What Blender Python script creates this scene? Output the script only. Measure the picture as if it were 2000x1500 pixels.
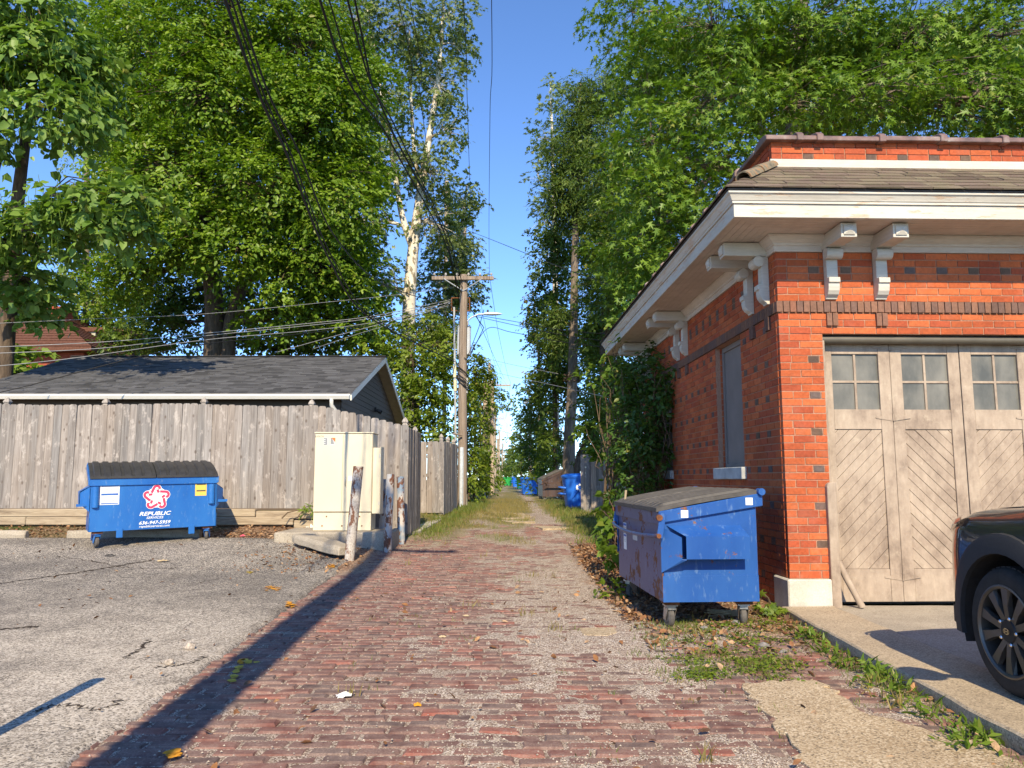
import bpy, bmesh, math, random
import numpy as np
from mathutils import Vector, Matrix, noise as mnoise

R = math.radians
scene = bpy.context.scene
for o in list(bpy.data.objects):
    bpy.data.objects.remove(o)

# ------------------------------------------------------------------ camera
CAM_Z, PITCH, FPX = 1.25, R(7.03), 1500.0
cam_d = bpy.data.cameras.new("camera")
cam_d.sensor_width = 36.0
cam_d.lens = 27.0
cam_d.clip_start = 0.05
cam_d.clip_end = 2000.0
cam = bpy.data.objects.new("camera", cam_d)
scene.collection.objects.link(cam)
cam.location = (0, 0, CAM_Z)
cam.rotation_euler = (math.pi / 2 + PITCH, 0, 0)
scene.camera = cam
scene.render.resolution_x, scene.render.resolution_y = 1024, 768

# ------------------------------------------------------------------ sky and sun
SUN_EL, SUN_AZ = R(37.0), R(2.4)          # sun behind the camera, a little to the right
world = bpy.data.worlds.new("World")
scene.world = world
world.use_nodes = True
wn = world.node_tree
wn.nodes.clear()
wout = wn.nodes.new('ShaderNodeOutputWorld')
wbg = wn.nodes.new('ShaderNodeBackground')
sky = wn.nodes.new('ShaderNodeTexSky')
sky.sky_type = 'NISHITA'
sky.sun_disc = False
sky.sun_elevation = SUN_EL
sky.sun_rotation = math.pi - SUN_AZ
sky.altitude = 150
sky.air_density = 0.72
sky.dust_density = 0.0
sky.ozone_density = 3.0
wbg.inputs[1].default_value = 0.135
wb = wn.nodes.new('ShaderNodeMix')          # the phone's cool white balance of a clear sky, the same in every direction
wb.data_type = 'RGBA'
wb.blend_type = 'MULTIPLY'
wb.inputs[0].default_value = 1.0
wb.inputs[7].default_value = (1.0, 1.22, 1.45, 1)
wn.links.new(sky.outputs[0], wb.inputs[6])
wn.links.new(wb.outputs[2], wbg.inputs[0])
wn.links.new(wbg.outputs[0], wout.inputs[0])

sun_d = bpy.data.lights.new("sun", 'SUN')
sun_d.energy = 4.9
sun_d.angle = R(0.5)
sun_d.color = (1.0, 0.85, 0.60)
sun = bpy.data.objects.new("sun", sun_d)
scene.collection.objects.link(sun)
to_sun = Vector((math.sin(SUN_AZ) * math.cos(SUN_EL), -math.cos(SUN_AZ) * math.cos(SUN_EL), math.sin(SUN_EL)))
sun.rotation_euler = to_sun.to_track_quat('Z', 'Y').to_euler()
sun.location = (6, -30, 30)

vs = scene.view_settings
vs.view_transform = 'Standard'
vs.look = 'None'
vs.gamma = 1.0
vs.exposure = 0.64
vs.use_curve_mapping = False
scene.cycles.max_bounces = 6
scene.cycles.transparent_max_bounces = 6
scene.cycles.use_denoising = True

# ------------------------------------------------------------------ measuring
_c, _s = math.cos(PITCH), math.sin(PITCH)

def at(px, py, D):
    """point seen at photo pixel (px, py) that stands D metres ahead of the camera"""
    dx, dy = (px - 1000) / FPX, (750 - py) / FPX
    d = (dx, _c - dy * _s, _s + dy * _c)
    t = D / d[1]
    return Vector((t * d[0], D, CAM_Z + t * d[2]))

def ss(a, b, x):
    t = min(1.0, max(0.0, (x - a) / (b - a)))
    return t * t * (3 - 2 * t)

def gz(x, y):
    """height of the ground"""
    return 0.28 * ss(9.5, 20, y) + 0.31 * ss(9.2, 15.4, y) * ss(-1.0, -4.5, x)

def hit(px, py):
    """where the ray of a photo pixel meets the ground"""
    lo = 1.0
    while lo < 250:
        p = at(px, py, lo)
        if p.z <= gz(p.x, p.y):
            return Vector((p.x, p.y, gz(p.x, p.y)))
        lo += 0.02
    return at(px, py, 250)

def fbm(x, y, z=0.0, o=3):
    v, a, f = 0.0, 0.5, 1.0
    for _ in range(o):
        v += a * mnoise.noise(Vector((x * f, y * f, z + 7.3 * _)))
        a *= 0.5
        f *= 2.1
    return v

# ------------------------------------------------------------------ object helpers
COL = scene.collection

def props(o, label=None, cat=None, group=None, kind=None):
    if label: o['label'] = label
    if cat: o['category'] = cat
    if group: o['group'] = group
    if kind: o['kind'] = kind
    return o

def empty(name, loc=(0, 0, 0), rz=0.0, label=None, cat=None, group=None):
    o = bpy.data.objects.new(name, None)
    o.empty_display_size = 0.2
    COL.objects.link(o)
    o.location = loc
    o.rotation_euler = (0, 0, rz)
    return props(o, label, cat, group)

def link(name, me, parent=None, loc=None, rot=None):
    o = bpy.data.objects.new(name, me)
    COL.objects.link(o)
    if parent is not None:
        o.parent = parent
    if loc is not None:
        o.location = loc
    if rot is not None:
        o.rotation_euler = rot
    return o

def copy_tree(o, parent=None):
    c = o.copy()
    COL.objects.link(c)
    c.parent = parent
    for ch in list(o.children):
        copy_tree(ch, c)
    return c

class MB:
    """collects polygons, becomes one mesh"""
    def __init__(self):
        self.v, self.f, self.t = [], [], []

    def add(self, vs_, fs_, tint=None):
        n = len(self.v)
        self.v.extend([tuple(p) for p in vs_])
        for f in fs_:
            self.f.append([n + i for i in f])
            self.t.append(tint or (1, 1, 1))
        return self

    def box(self, x0, x1, y0, y1, z0, z1, tint=None, M=None):
        p = [(x0, y0, z0), (x1, y0, z0), (x1, y1, z0), (x0, y1, z0), (x0, y0, z1), (x1, y0, z1), (x1, y1, z1), (x0, y1, z1)]
        if M is not None:
            p = [tuple(M @ Vector(q)) for q in p]
        return self.add(p, [(0, 3, 2, 1), (4, 5, 6, 7), (0, 1, 5, 4), (1, 2, 6, 5), (2, 3, 7, 6), (3, 0, 4, 7)], tint)

    def tube(self, pts, rad, n=8, cap=True, tint=None, phase=0.0):
        pts = [Vector(p) for p in pts]
        if not hasattr(rad, '__len__'):
            rad = [rad] * len(pts)
        vs_, fs_ = [], []
        up = None
        for i, p in enumerate(pts):
            d = (pts[min(i + 1, len(pts) - 1)] - pts[max(i - 1, 0)])
            if d.length < 1e-9:
                d = Vector((0, 0, 1))
            d.normalize()
            if up is None:
                up = Vector((0, 0, 1)) if abs(d.z) < 0.9 else Vector((1, 0, 0))
            a = d.cross(up)
            if a.length < 1e-6:
                a = d.cross(Vector((0.3, 1, 0.2)))
            a.normalize()
            b = d.cross(a).normalized()
            up = a.cross(d).normalized()
            for k in range(n):
                t = 2 * math.pi * k / n + phase
                vs_.append(p + (a * math.cos(t) + b * math.sin(t)) * rad[i])
        for i in range(len(pts) - 1):
            for k in range(n):
                k2 = (k + 1) % n
                fs_.append((i * n + k, i * n + k2, (i + 1) * n + k2, (i + 1) * n + k))
        if cap:
            fs_.append(tuple(range(n - 1, -1, -1)))
            fs_.append(tuple((len(pts) - 1) * n + k for k in range(n)))
        return self.add(vs_, fs_, tint)

    def cyl(self, p0, p1, r0, r1=None, n=16, tint=None):
        return self.tube([p0, p1], [r0, r0 if r1 is None else r1], n, True, tint)

    def prism(self, poly, a, b, axis='y', tint=None):
        """2-D outline pushed from a to b along an axis"""
        def P(u, w, h):
            return {'y': (u, h, w), 'x': (h, u, w), 'z': (u, w, h)}[axis]
        n = len(poly)
        vs_ = [P(u, w, a) for u, w in poly] + [P(u, w, b) for u, w in poly]
        fs_ = [tuple(range(n)), tuple(range(2 * n - 1, n - 1, -1))]
        for i in range(n):
            j = (i + 1) % n
            fs_.append((i, i + n, j + n, j))
        return self.add(vs_, fs_, tint)

    def lathe(self, prof, n=24, M=None, tint=None):
        """profile (r, z) turned about z"""
        vs_, fs_ = [], []
        for r, z in prof:
            for k in range(n):
                t = 2 * math.pi * k / n
                vs_.append(Vector((r * math.cos(t), r * math.sin(t), z)))
        for i in range(len(prof) - 1):
            for k in range(n):
                k2 = (k + 1) % n
                fs_.append((i * n + k, i * n + k2, (i + 1) * n + k2, (i + 1) * n + k))
        if M is not None:
            vs_ = [M @ q for q in vs_]
        return self.add(vs_, fs_, tint)

    def mesh(self, name, mat=None, smooth=False, bevel=0.0, seg=1, recalc=True):
        me = bpy.data.meshes.new(name)
        me.from_pydata(self.v, [], self.f)
        if mat is not None and mat.get('tint'):
            a = me.attributes.new('tint', 'FLOAT_VECTOR', 'FACE')
            a.data.foreach_set('vector', np.array(self.t, dtype=np.float32).ravel())
        if recalc or bevel:
            bm = bmesh.new()
            bm.from_mesh(me)
            bmesh.ops.recalc_face_normals(bm, faces=bm.faces)
            if bevel:
                ed = [e for e in bm.edges if len(e.link_faces) == 2 and e.calc_face_angle(0) > 0.5]
                bmesh.ops.bevel(bm, geom=ed, offset=bevel, segments=seg, affect='EDGES', clamp_overlap=True)
            bm.to_mesh(me)
            bm.free()
        if mat is not None:
            me.materials.append(mat)
        if smooth:
            me.polygons.foreach_set('use_smooth', [True] * len(me.polygons))
            if smooth is not True:
                sharp(me, smooth)
        return me

    def obj(self, name, mat, parent=None, smooth=False, bevel=0.0, seg=1, loc=None, rot=None, recalc=True):
        return link(name, self.mesh(name, mat, smooth, bevel, seg, recalc), parent, loc, rot)

def sharp(me, ang):
    bm = bmesh.new()
    bm.from_mesh(me)
    for e in bm.edges:
        if len(e.link_faces) == 2 and e.calc_face_angle(0) > ang:
            e.smooth = False
    bm.to_mesh(me)
    bm.free()

def tint_attr(me, n):
    if 'tint' not in me.attributes:
        a = me.attributes.new('tint', 'FLOAT_VECTOR', 'FACE')
        a.data.foreach_set('vector', np.ones(3 * len(me.polygons), dtype=np.float32))

def clip_rect(poly, x0, x1, y0, y1):
    """cut a 2-D polygon to a rectangle"""
    def cut(pl, f, inter):
        out = []
        for i, p in enumerate(pl):
            q = pl[(i + 1) % len(pl)]
            a, b = f(p), f(q)
            if a: out.append(p)
            if a != b: out.append(inter(p, q))
        return out
    def ix(v):
        return lambda p, q: (v, p[1] + (q[1] - p[1]) * (v - p[0]) / (q[0] - p[0]))
    def iy(v):
        return lambda p, q: (p[0] + (q[0] - p[0]) * (v - p[1]) / (q[1] - p[1]), v)
    for f, i in ((lambda p: p[0] >= x0, ix(x0)), (lambda p: p[0] <= x1, ix(x1)), (lambda p: p[1] >= y0, iy(y0)), (lambda p: p[1] <= y1, iy(y1))):
        poly = cut(poly, f, i)
        if len(poly) < 3:
            return []
    return poly

def text_mesh(name, s, size, mat, shear=0.0, offset=0.0, extrude=0.0005, space=1.0, width=None):
    cu = bpy.data.curves.new(name, 'FONT')
    cu.body = s
    cu.size = size
    cu.shear = shear
    cu.offset = offset
    cu.extrude = extrude
    cu.space_character = space
    cu.align_x = 'CENTER'
    cu.resolution_u = 3
    o = bpy.data.objects.new(name, cu)
    COL.objects.link(o)
    dg = bpy.context.evaluated_depsgraph_get()
    dg.update()
    me = bpy.data.meshes.new_from_object(o.evaluated_get(dg))
    bpy.data.objects.remove(o)
    bpy.data.curves.remove(cu)
    me.name = name
    co = np.array([v.co[:] for v in me.vertices])
    if width and len(co):
        k = width / (co[:, 0].max() - co[:, 0].min())
        for v in me.vertices:
            v.co.x *= k
    me.materials.clear()
    me.materials.append(mat)
    return me

# ------------------------------------------------------------------ materials
class NT:
    def __init__(self, name, tint=False):
        self.m = bpy.data.materials.new(name)
        self.m.use_nodes = True
        self.t = self.m.node_tree
        self.t.nodes.clear()
        self.out = self.t.nodes.new('ShaderNodeOutputMaterial')
        self.geo = None
        if tint:
            self.m['tint'] = 1
    def n(self, typ, **kw):
        nd = self.t.nodes.new(typ)
        for k, v in kw.items():
            setattr(nd, k, v)
        return nd
    def put(self, sock, v):
        if v is None:
            return
        if isinstance(v, bpy.types.NodeSocket):
            self.t.links.new(v, sock)
        elif hasattr(v, '__len__') and len(v) == 3 and sock.type == 'RGBA':
            sock.default_value = (*v, 1)
        else:
            sock.default_value = v
    def pos(self, sx=1, sy=1, sz=1, rz=0.0, obj=False):
        if obj:
            src = self.n('ShaderNodeTexCoord').outputs['Object']
        else:
            src = self.n('ShaderNodeNewGeometry').outputs['Position']
        if (sx, sy, sz, rz) == (1, 1, 1, 0.0):
            return src
        mp = self.n('ShaderNodeMapping')
        mp.inputs['Scale'].default_value = (sx, sy, sz)
        mp.inputs['Rotation'].default_value = (0, 0, rz)
        self.put(mp.inputs['Vector'], src)
        return mp.outputs[0]
    def noise(self, scale, detail=4, rough=0.55, co=None, dist=0.0):
        nd = self.n('ShaderNodeTexNoise')
        nd.inputs['Scale'].default_value = scale
        nd.inputs['Detail'].default_value = detail
        nd.inputs['Roughness'].default_value = rough
        nd.inputs['Distortion'].default_value = dist
        self.put(nd.inputs['Vector'], co if co is not None else self.pos())
        return nd.outputs[0]
    def voro(self, scale, co=None, feature='F1', out='Distance', rnd=1.0):
        nd = self.n('ShaderNodeTexVoronoi', feature=feature)
        nd.inputs['Scale'].default_value = scale
        nd.inputs['Randomness'].default_value = rnd
        self.put(nd.inputs['Vector'], co if co is not None else self.pos())
        return nd.outputs[out]
    def ramp(self, fac, stops, interp='LINEAR'):
        nd = self.n('ShaderNodeValToRGB')
        nd.color_ramp.interpolation = interp
        e = nd.color_ramp.elements
        while len(e) < len(stops):
            e.new(0.5)
        for el, (p, c) in zip(e, stops):
            el.position = p
            el.color = (*c, 1) if hasattr(c, '__len__') else (c, c, c, 1)
        self.put(nd.inputs[0], fac)
        return nd.outputs[0]
    def mix(self, fac, a, b, mode='MIX'):
        nd = self.n('ShaderNodeMix', data_type='RGBA', blend_type=mode)
        self.put(nd.inputs[0], fac)
        self.put(nd.inputs[6], a)
        self.put(nd.inputs[7], b)
        return nd.outputs[2]
    def math(self, op, a, b=None, clamp=False):
        nd = self.n('ShaderNodeMath', operation=op, use_clamp=clamp)
        self.put(nd.inputs[0], a)
        self.put(nd.inputs[1], b)
        return nd.outputs[0]
    def attr(self, name, out='Vector'):
        nd = self.n('ShaderNodeAttribute', attribute_name=name)
        return nd.outputs[out]
    def sep(self, v):
        nd = self.n('ShaderNodeSeparateXYZ')
        self.put(nd.inputs[0], v)
        return nd.outputs
    def bump(self, h, strength=0.5, dist=0.01, normal=None):
        nd = self.n('ShaderNodeBump')
        nd.inputs['Strength'].default_value = strength
        nd.inputs['Distance'].default_value = dist
        self.put(nd.inputs['Height'], h)
        self.put(nd.inputs['Normal'], normal)
        return nd.outputs[0]
    def pbr(self, col, rough=0.8, metal=0.0, normal=None, spec=0.3, coat=0.0, **kw):
        b = self.n('ShaderNodeBsdfPrincipled')
        self.put(b.inputs['Base Color'], col)
        self.put(b.inputs['Roughness'], rough)
        self.put(b.inputs['Metallic'], metal)
        self.put(b.inputs['Specular IOR Level'], spec)
        self.put(b.inputs['Coat Weight'], coat)
        if normal is not None:
            self.put(b.inputs['Normal'], normal)
        for k, v in kw.items():
            self.put(b.inputs[k], v)
        self.t.links.new(b.outputs[0], self.out.inputs[0])
        return self.m

MT = {}

def simple(name, col, rough=0.6, metal=0.0, spec=0.4, var=0.12, scale=6.0, bump=0.0, coat=0.0, bscale=60):
    t = NT(name)
    n = t.noise(scale, 4)
    c = t.mix(1.0, col, t.ramp(n, [(0.3, 1 - var), (0.7, 1 + var)]), 'MULTIPLY')
    nm = t.bump(t.noise(bscale, 3), bump, 0.004) if bump else None
    MT[name] = t.pbr(c, rough, metal, nm, spec, coat)
    return MT[name]

# wall brick: one tint for each brick, a little mottling
t = NT('wall_brick', tint=True)
n1 = t.noise(38, 5, 0.6)
n2 = t.noise(5, 3)
c = t.mix(1.0, t.attr('tint'), t.ramp(n1, [(0.25, 0.72), (0.75, 1.18)]), 'MULTIPLY')
c = t.mix(t.ramp(n2, [(0.55, 0.0), (0.8, 0.35)]), c, (0.36, 0.16, 0.11))
c = t.mix(1.0, c, t.ramp(t.noise(0.9, 5, 0.65), [(0.32, 0.74), (0.6, 1.04)]), 'MULTIPLY')
c = t.mix(t.math('MULTIPLY', t.ramp(t.sep(t.pos())[2], [(0.25, 0.5), (1.0, 0.0)]), t.ramp(t.noise(3.5, 6, 0.7), [(0.5, 0.0), (0.68, 0.8)])), c, (0.46, 0.30, 0.24))
MT['wall_brick'] = t.pbr(c, 0.82, 0, t.bump(n1, 0.35, 0.004), 0.25)

t = NT('mortar')
n1 = t.noise(60, 5, 0.65)
c = t.ramp(n1, [(0.25, (0.28, 0.15, 0.10)), (0.75, (0.47, 0.28, 0.195))])
MT['mortar'] = t.pbr(c, 0.95, 0, t.bump(n1, 0.6, 0.006), 0.1)

t = NT('limestone')
n1 = t.noise(4, 6, 0.6)
n2 = t.noise(70, 4)
c = t.ramp(n1, [(0.3, (0.42, 0.39, 0.33)), (0.62, (0.60, 0.56, 0.49))])
c = t.mix(1.0, c, t.ramp(n2, [(0.3, 0.85), (0.7, 1.08)]), 'MULTIPLY')
MT['limestone'] = t.pbr(c, 0.85, 0, t.bump(n2, 0.3, 0.004), 0.2)

t = NT('grey_stone')
n1 = t.noise(5, 6, 0.6)
n2 = t.noise(70, 4)
c = t.ramp(n1, [(0.3, (0.30, 0.31, 0.31)), (0.65, (0.46, 0.47, 0.46))])
MT['grey_stone'] = t.pbr(c, 0.85, 0, t.bump(n2, 0.3, 0.004), 0.2)

# white paint, peeling here and there to bare wood
def white_paint(name, peel, base=(0.74, 0.70, 0.62), dirt=0.25):
    t = NT(name)
    co = t.pos(1.2, 1.2, 9)
    n1 = t.noise(2.2, 7, 0.65, co)
    n2 = t.noise(1.6, 5, 0.6)
    n3 = t.noise(22, 5, 0.6, t.pos(0.35, 0.35, 3))
    c = t.mix(t.ramp(n2, [(0.35, 0.0), (0.75, dirt)]), base, (0.36, 0.31, 0.25))
    c = t.mix(1.0, c, t.ramp(n3, [(0.3, 0.86), (0.7, 1.04)]), 'MULTIPLY')
    pk = t.ramp(n1, [(1 - peel - 0.01, 0.0), (1 - peel + 0.015, 1.0)])
    c = t.mix(pk, c, t.ramp(t.noise(30, 3, 0.5, co), [(0.3, (0.42, 0.31, 0.22)), (0.7, (0.58, 0.45, 0.34))]))
    h = t.math('SUBTRACT', t.math('MULTIPLY', n3, 0.4), pk)
    MT[name] = t.pbr(c, 0.6, 0, t.bump(h, 0.4, 0.003), 0.35)
white_paint('white_paint', 0.43, (0.58, 0.545, 0.475), 0.4)
white_paint('soffit_paint', 0.22, (0.64, 0.57, 0.50), 0.5)
white_paint('bracket_paint', 0.24, (0.58, 0.55, 0.48), 0.5)

t = NT('brown_shingle', tint=True)
n1 = t.noise(120, 4, 0.7)
n2 = t.noise(9, 4)
c = t.mix(1.0, t.attr('tint'), t.ramp(n1, [(0.25, 0.6), (0.75, 1.35)]), 'MULTIPLY')
c = t.mix(t.ramp(n2, [(0.45, 0.0), (0.7, 0.5)]), c, (0.16, 0.15, 0.09))
MT['brown_shingle'] = t.pbr(c, 0.95, 0, t.bump(n1, 0.6, 0.006), 0.1)

t = NT('dark_shingle', tint=True)
n1 = t.noise(90, 4, 0.7)
c = t.mix(1.0, t.attr('tint'), t.ramp(n1, [(0.25, 0.7), (0.75, 1.3)]), 'MULTIPLY')
MT['dark_shingle'] = t.pbr(c, 0.95, 0, t.bump(n1, 0.5, 0.006), 0.1)

t = NT('glazed_tile')
n1 = t.noise(7, 5)
c = t.ramp(n1, [(0.3, (0.10, 0.065, 0.055)), (0.55, (0.20, 0.12, 0.10)), (0.75, (0.30, 0.26, 0.23))])
MT['glazed_tile'] = t.pbr(c, 0.38, 0, t.bump(t.noise(40, 4), 0.2, 0.004), 0.5)

t = NT('clay_tile')
n1 = t.noise(16, 6, 0.65)
c = t.ramp(n1, [(0.3, (0.09, 0.085, 0.07)), (0.5, (0.20, 0.17, 0.12)), (0.68, (0.33, 0.15, 0.06))])
MT['clay_tile'] = t.pbr(c, 0.95, 0, t.bump(n1, 0.5, 0.006), 0.1)

# garage door paint: tan, rubbed and dusty
t = NT('tan_door_paint')
n1 = t.noise(3.4, 9, 0.74, t.pos(1.0, 1.0, 0.7))
n2 = t.noise(30, 5, 0.6, t.pos(1, 1, 0.25))
n3 = t.noise(9, 6, 0.75)
c = t.ramp(n1, [(0.34, (0.23, 0.175, 0.135)), (0.48, (0.345, 0.27, 0.208)), (0.66, (0.44, 0.355, 0.275))])
c = t.mix(t.ramp(n3, [(0.58, 0.0), (0.66, 0.4)]), c, (0.50, 0.42, 0.32))
c = t.mix(1.0, c, t.ramp(n2, [(0.3, 0.88), (0.7, 1.05)]), 'MULTIPLY')
MT['tan_door_paint'] = t.pbr(c, 0.75, 0, t.bump(n2, 0.25, 0.003), 0.25)

t = NT('dusty_glass')
n1 = t.noise(5, 6, 0.6, t.pos(1, 1, 0.5))
c = t.ramp(n1, [(0.3, (0.085, 0.085, 0.075)), (0.7, (0.19, 0.185, 0.165))])
MT['dusty_glass'] = t.pbr(c, t.ramp(n1, [(0.3, 0.3), (0.7, 0.6)]), 0, None, 0.35)

# weathered fence boards
t = NT('fence_wood', tint=True)
grain = t.noise(26, 6, 0.7, t.pos(1.0, 1.0, 0.045), 0.6)
knot = t.voro(7.5, t.pos(1.0, 1.0, 0.6), 'F1')
broad = t.noise(1.4, 4, 0.6, t.pos(1, 1, 0.35))
c = t.ramp(grain, [(0.28, (0.13, 0.113, 0.103)), (0.5, (0.25, 0.225, 0.208)), (0.75, (0.37, 0.34, 0.316))])
c = t.mix(1.0, c, t.attr('tint'), 'MULTIPLY')
c = t.mix(t.ramp(broad, [(0.5, 0.0), (0.75, 0.35)]), c, (0.26, 0.20, 0.15))
c = t.mix(t.ramp(knot, [(0.08, 0.8), (0.2, 0.0)]), c, (0.11, 0.085, 0.07))
c = t.mix(t.ramp(t.noise(9, 4, 0.7, t.pos(1, 1, 0.5)), [(0.56, 0.0), (0.68, 0.55)]), c, (0.50, 0.45, 0.41))
MT['fence_wood'] = t.pbr(c, 0.9, 0, t.bump(grain, 0.5, 0.006), 0.12)

t = NT('timber')
grain = t.noise(14, 6, 0.7, t.pos(0.12, 1.0, 1.0), 0.5)
c = t.ramp(grain, [(0.28, (0.16, 0.12, 0.085)), (0.5, (0.34, 0.27, 0.19)), (0.75, (0.47, 0.40, 0.29))])
MT['timber'] = t.pbr(c, 0.9, 0, t.bump(grain, 0.6, 0.01), 0.1)

# old asphalt: pale worn stones, dark repairs, fine cracks, a few orange survey marks' dust
t = NT('asphalt')
st = t.voro(110, None, 'F1', 'Color')
stv = t.sep(st)[0]
st2 = t.sep(t.voro(55, None, 'F1', 'Color'))[1]
n1 = t.noise(0.55, 6, 0.62)
n2 = t.noise(3.1, 6, 0.7)
n3 = t.noise(240, 3, 0.6)
crk = t.voro(1.1, t.mix(0.16, t.pos(), t.noise(2.2, 4, 0.6, None)), 'DISTANCE_TO_EDGE')
dark = t.ramp(t.math('ADD', n1, t.math('MULTIPLY', t.math('SUBTRACT', n2, 0.5), 0.35)), [(0.40, 0.0), (0.60, 1.0)])
c = t.mix(dark, (0.17, 0.145, 0.12), (0.42, 0.36, 0.29))
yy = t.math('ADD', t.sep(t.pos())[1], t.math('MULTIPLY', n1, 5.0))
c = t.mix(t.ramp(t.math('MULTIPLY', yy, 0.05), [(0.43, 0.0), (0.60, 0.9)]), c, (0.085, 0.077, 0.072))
c = t.mix(t.ramp(t.noise(1.3, 6, 0.7), [(0.56, 0.0), (0.70, 0.6)]), c, (0.11, 0.09, 0.072))
pick = t.ramp(t.math('ADD', t.math('MULTIPLY', stv, 0.6), t.math('MULTIPLY', st2, 0.4)), [(0.42, 0.0), (0.72, 1.0)])
c = t.mix(t.math('MULTIPLY', pick, t.ramp(dark, [(0, 0.45), (1, 0.9)])), c, (0.66, 0.585, 0.49))
c = t.mix(t.ramp(stv, [(0.10, 0.75), (0.24, 0.0)]), c, (0.06, 0.052, 0.047))
c = t.mix(1.0, c, t.ramp(n3, [(0.3, 0.7), (0.7, 1.2)]), 'MULTIPLY')
ck = t.math('MULTIPLY', t.ramp(crk, [(0.0, 0.8), (0.011, 0.0)]), t.ramp(n2, [(0.52, 0.0), (0.64, 1.0)]))
c = t.mix(ck, c, (0.05, 0.04, 0.03))
h = t.math('SUBTRACT', t.math('ADD', stv, t.math('MULTIPLY', n3, 0.6)), t.math('MULTIPLY', ck, 2.0))
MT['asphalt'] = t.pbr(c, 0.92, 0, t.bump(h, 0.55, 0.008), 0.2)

# the bed between and over the alley bricks: pale grit, dirt, leaf litter, thatch (zones ride on the sheet as masks)
t = NT('alley_bed')
z = t.sep(t.attr('zone'))           # x grit, y litter, z thatch
g1 = t.voro(150, None, 'F1', 'Color')
gv = t.sep(g1)
n1 = t.noise(7, 6, 0.7)
n2 = t.noise(130, 3, 0.6)
grit = t.ramp(gv[0], [(0.10, (0.10, 0.07, 0.055)), (0.38, (0.25, 0.18, 0.14)), (0.62, (0.44, 0.35, 0.28)), (0.88, (0.78, 0.70, 0.60))])
grit = t.mix(t.ramp(n1, [(0.45, 0.0), (0.68, 0.6)]), grit, (0.30, 0.205, 0.15))
dirt = t.mix(t.ramp(gv[1], [(0.45, 0.0), (0.75, 0.85)]), t.ramp(n2, [(0.3, (0.11, 0.075, 0.055)), (0.7, (0.25, 0.175, 0.13))]), (0.60, 0.50, 0.41))
lit = t.ramp(t.sep(t.voro(42, None, 'F1', 'Color'))[0], [(0.1, (0.05, 0.032, 0.022)), (0.45, (0.21, 0.105, 0.055)), (0.7, (0.34, 0.185, 0.10)), (0.92, (0.47, 0.32, 0.21))])
tha = t.ramp(t.noise(60, 4, 0.7), [(0.3, (0.09, 0.085, 0.03)), (0.7, (0.30, 0.25, 0.10))])
c = t.mix(z[0], dirt, grit)
c = t.mix(z[1], c, lit)
c = t.mix(z[2], c, tha)
MT['alley_bed'] = t.pbr(c, 0.95, 0, t.bump(t.math('ADD', gv[0], n2), 0.7, 0.008), 0.15)

# alley pavers, purple-red, dusty
t = NT('paver', tint=True)
n1 = t.noise(45, 5, 0.65)
n2 = t.noise(6, 5, 0.65)
n3 = t.sep(t.voro(160, None, 'F1', 'Color'))[0]
c = t.mix(1.0, t.attr('tint'), t.ramp(n1, [(0.25, 0.72), (0.75, 1.2)]), 'MULTIPLY')
dust = t.math('MULTIPLY', t.ramp(n2, [(0.34, 0.0), (0.58, 1.0)]), t.ramp(n3, [(0.5, 0.30), (0.9, 0.60)]))
c = t.mix(dust, c, (0.36, 0.265, 0.215))
MT['paver'] = t.pbr(c, 0.85, 0, t.bump(n1, 0.55, 0.006), 0.25)

t = NT('ground')
n1 = t.noise(0.35, 6, 0.6)
n2 = t.noise(40, 4, 0.7)
lit = t.ramp(t.sep(t.voro(30, None, 'F1', 'Color'))[0], [(0.1, (0.05, 0.034, 0.022)), (0.5, (0.17, 0.095, 0.055)), (0.9, (0.33, 0.22, 0.14))])
gr = t.ramp(n2, [(0.3, (0.03, 0.045, 0.012)), (0.7, (0.115, 0.13, 0.035))])
MT['ground'] = t.pbr(t.mix(t.ramp(n1, [(0.42, 0.0), (0.58, 1.0)]), lit, gr), 0.95, 0, t.bump(n2, 0.6, 0.02), 0.1)

def concrete(name, a, b, agg, aggc=(0.62, 0.55, 0.45)):
    t = NT(name)
    n1 = t.noise(1.5, 6, 0.65)
    n2 = t.noise(160, 3, 0.6)
    v = t.sep(t.voro(120, None, 'F1', 'Color'))[0]
    c = t.ramp(n1, [(0.3, a), (0.68, b)])
    ag = t.math('MULTIPLY', t.ramp(v, [(0.55, 0.0), (0.8, 1.0)]), t.ramp(t.noise(2.3, 4), [(0.35, agg * 0.5), (0.65, agg)]))
    c = t.mix(ag, c, aggc)
    c = t.mix(t.ramp(v, [(0.08, agg * 0.8), (0.2, 0.0)]), c, (0.08, 0.065, 0.05))
    c = t.mix(1.0, c, t.ramp(n2, [(0.3, 0.82), (0.7, 1.12)]), 'MULTIPLY')
    MT[name] = t.pbr(c, 0.9, 0, t.bump(t.math('ADD', v, n2), 0.3, 0.006), 0.2)
concrete('concrete_driveway', (0.285, 0.225, 0.155), (0.44, 0.355, 0.25), 0.55, (0.62, 0.50, 0.36))
concrete('concrete_worn', (0.31, 0.225, 0.135), (0.44, 0.335, 0.215), 0.85, (0.66, 0.55, 0.40))
concrete('concrete_pale', (0.38, 0.345, 0.29), (0.52, 0.47, 0.40), 0.2)
concrete('concrete_grey', (0.25, 0.215, 0.17), (0.41, 0.355, 0.28), 0.35)

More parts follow.
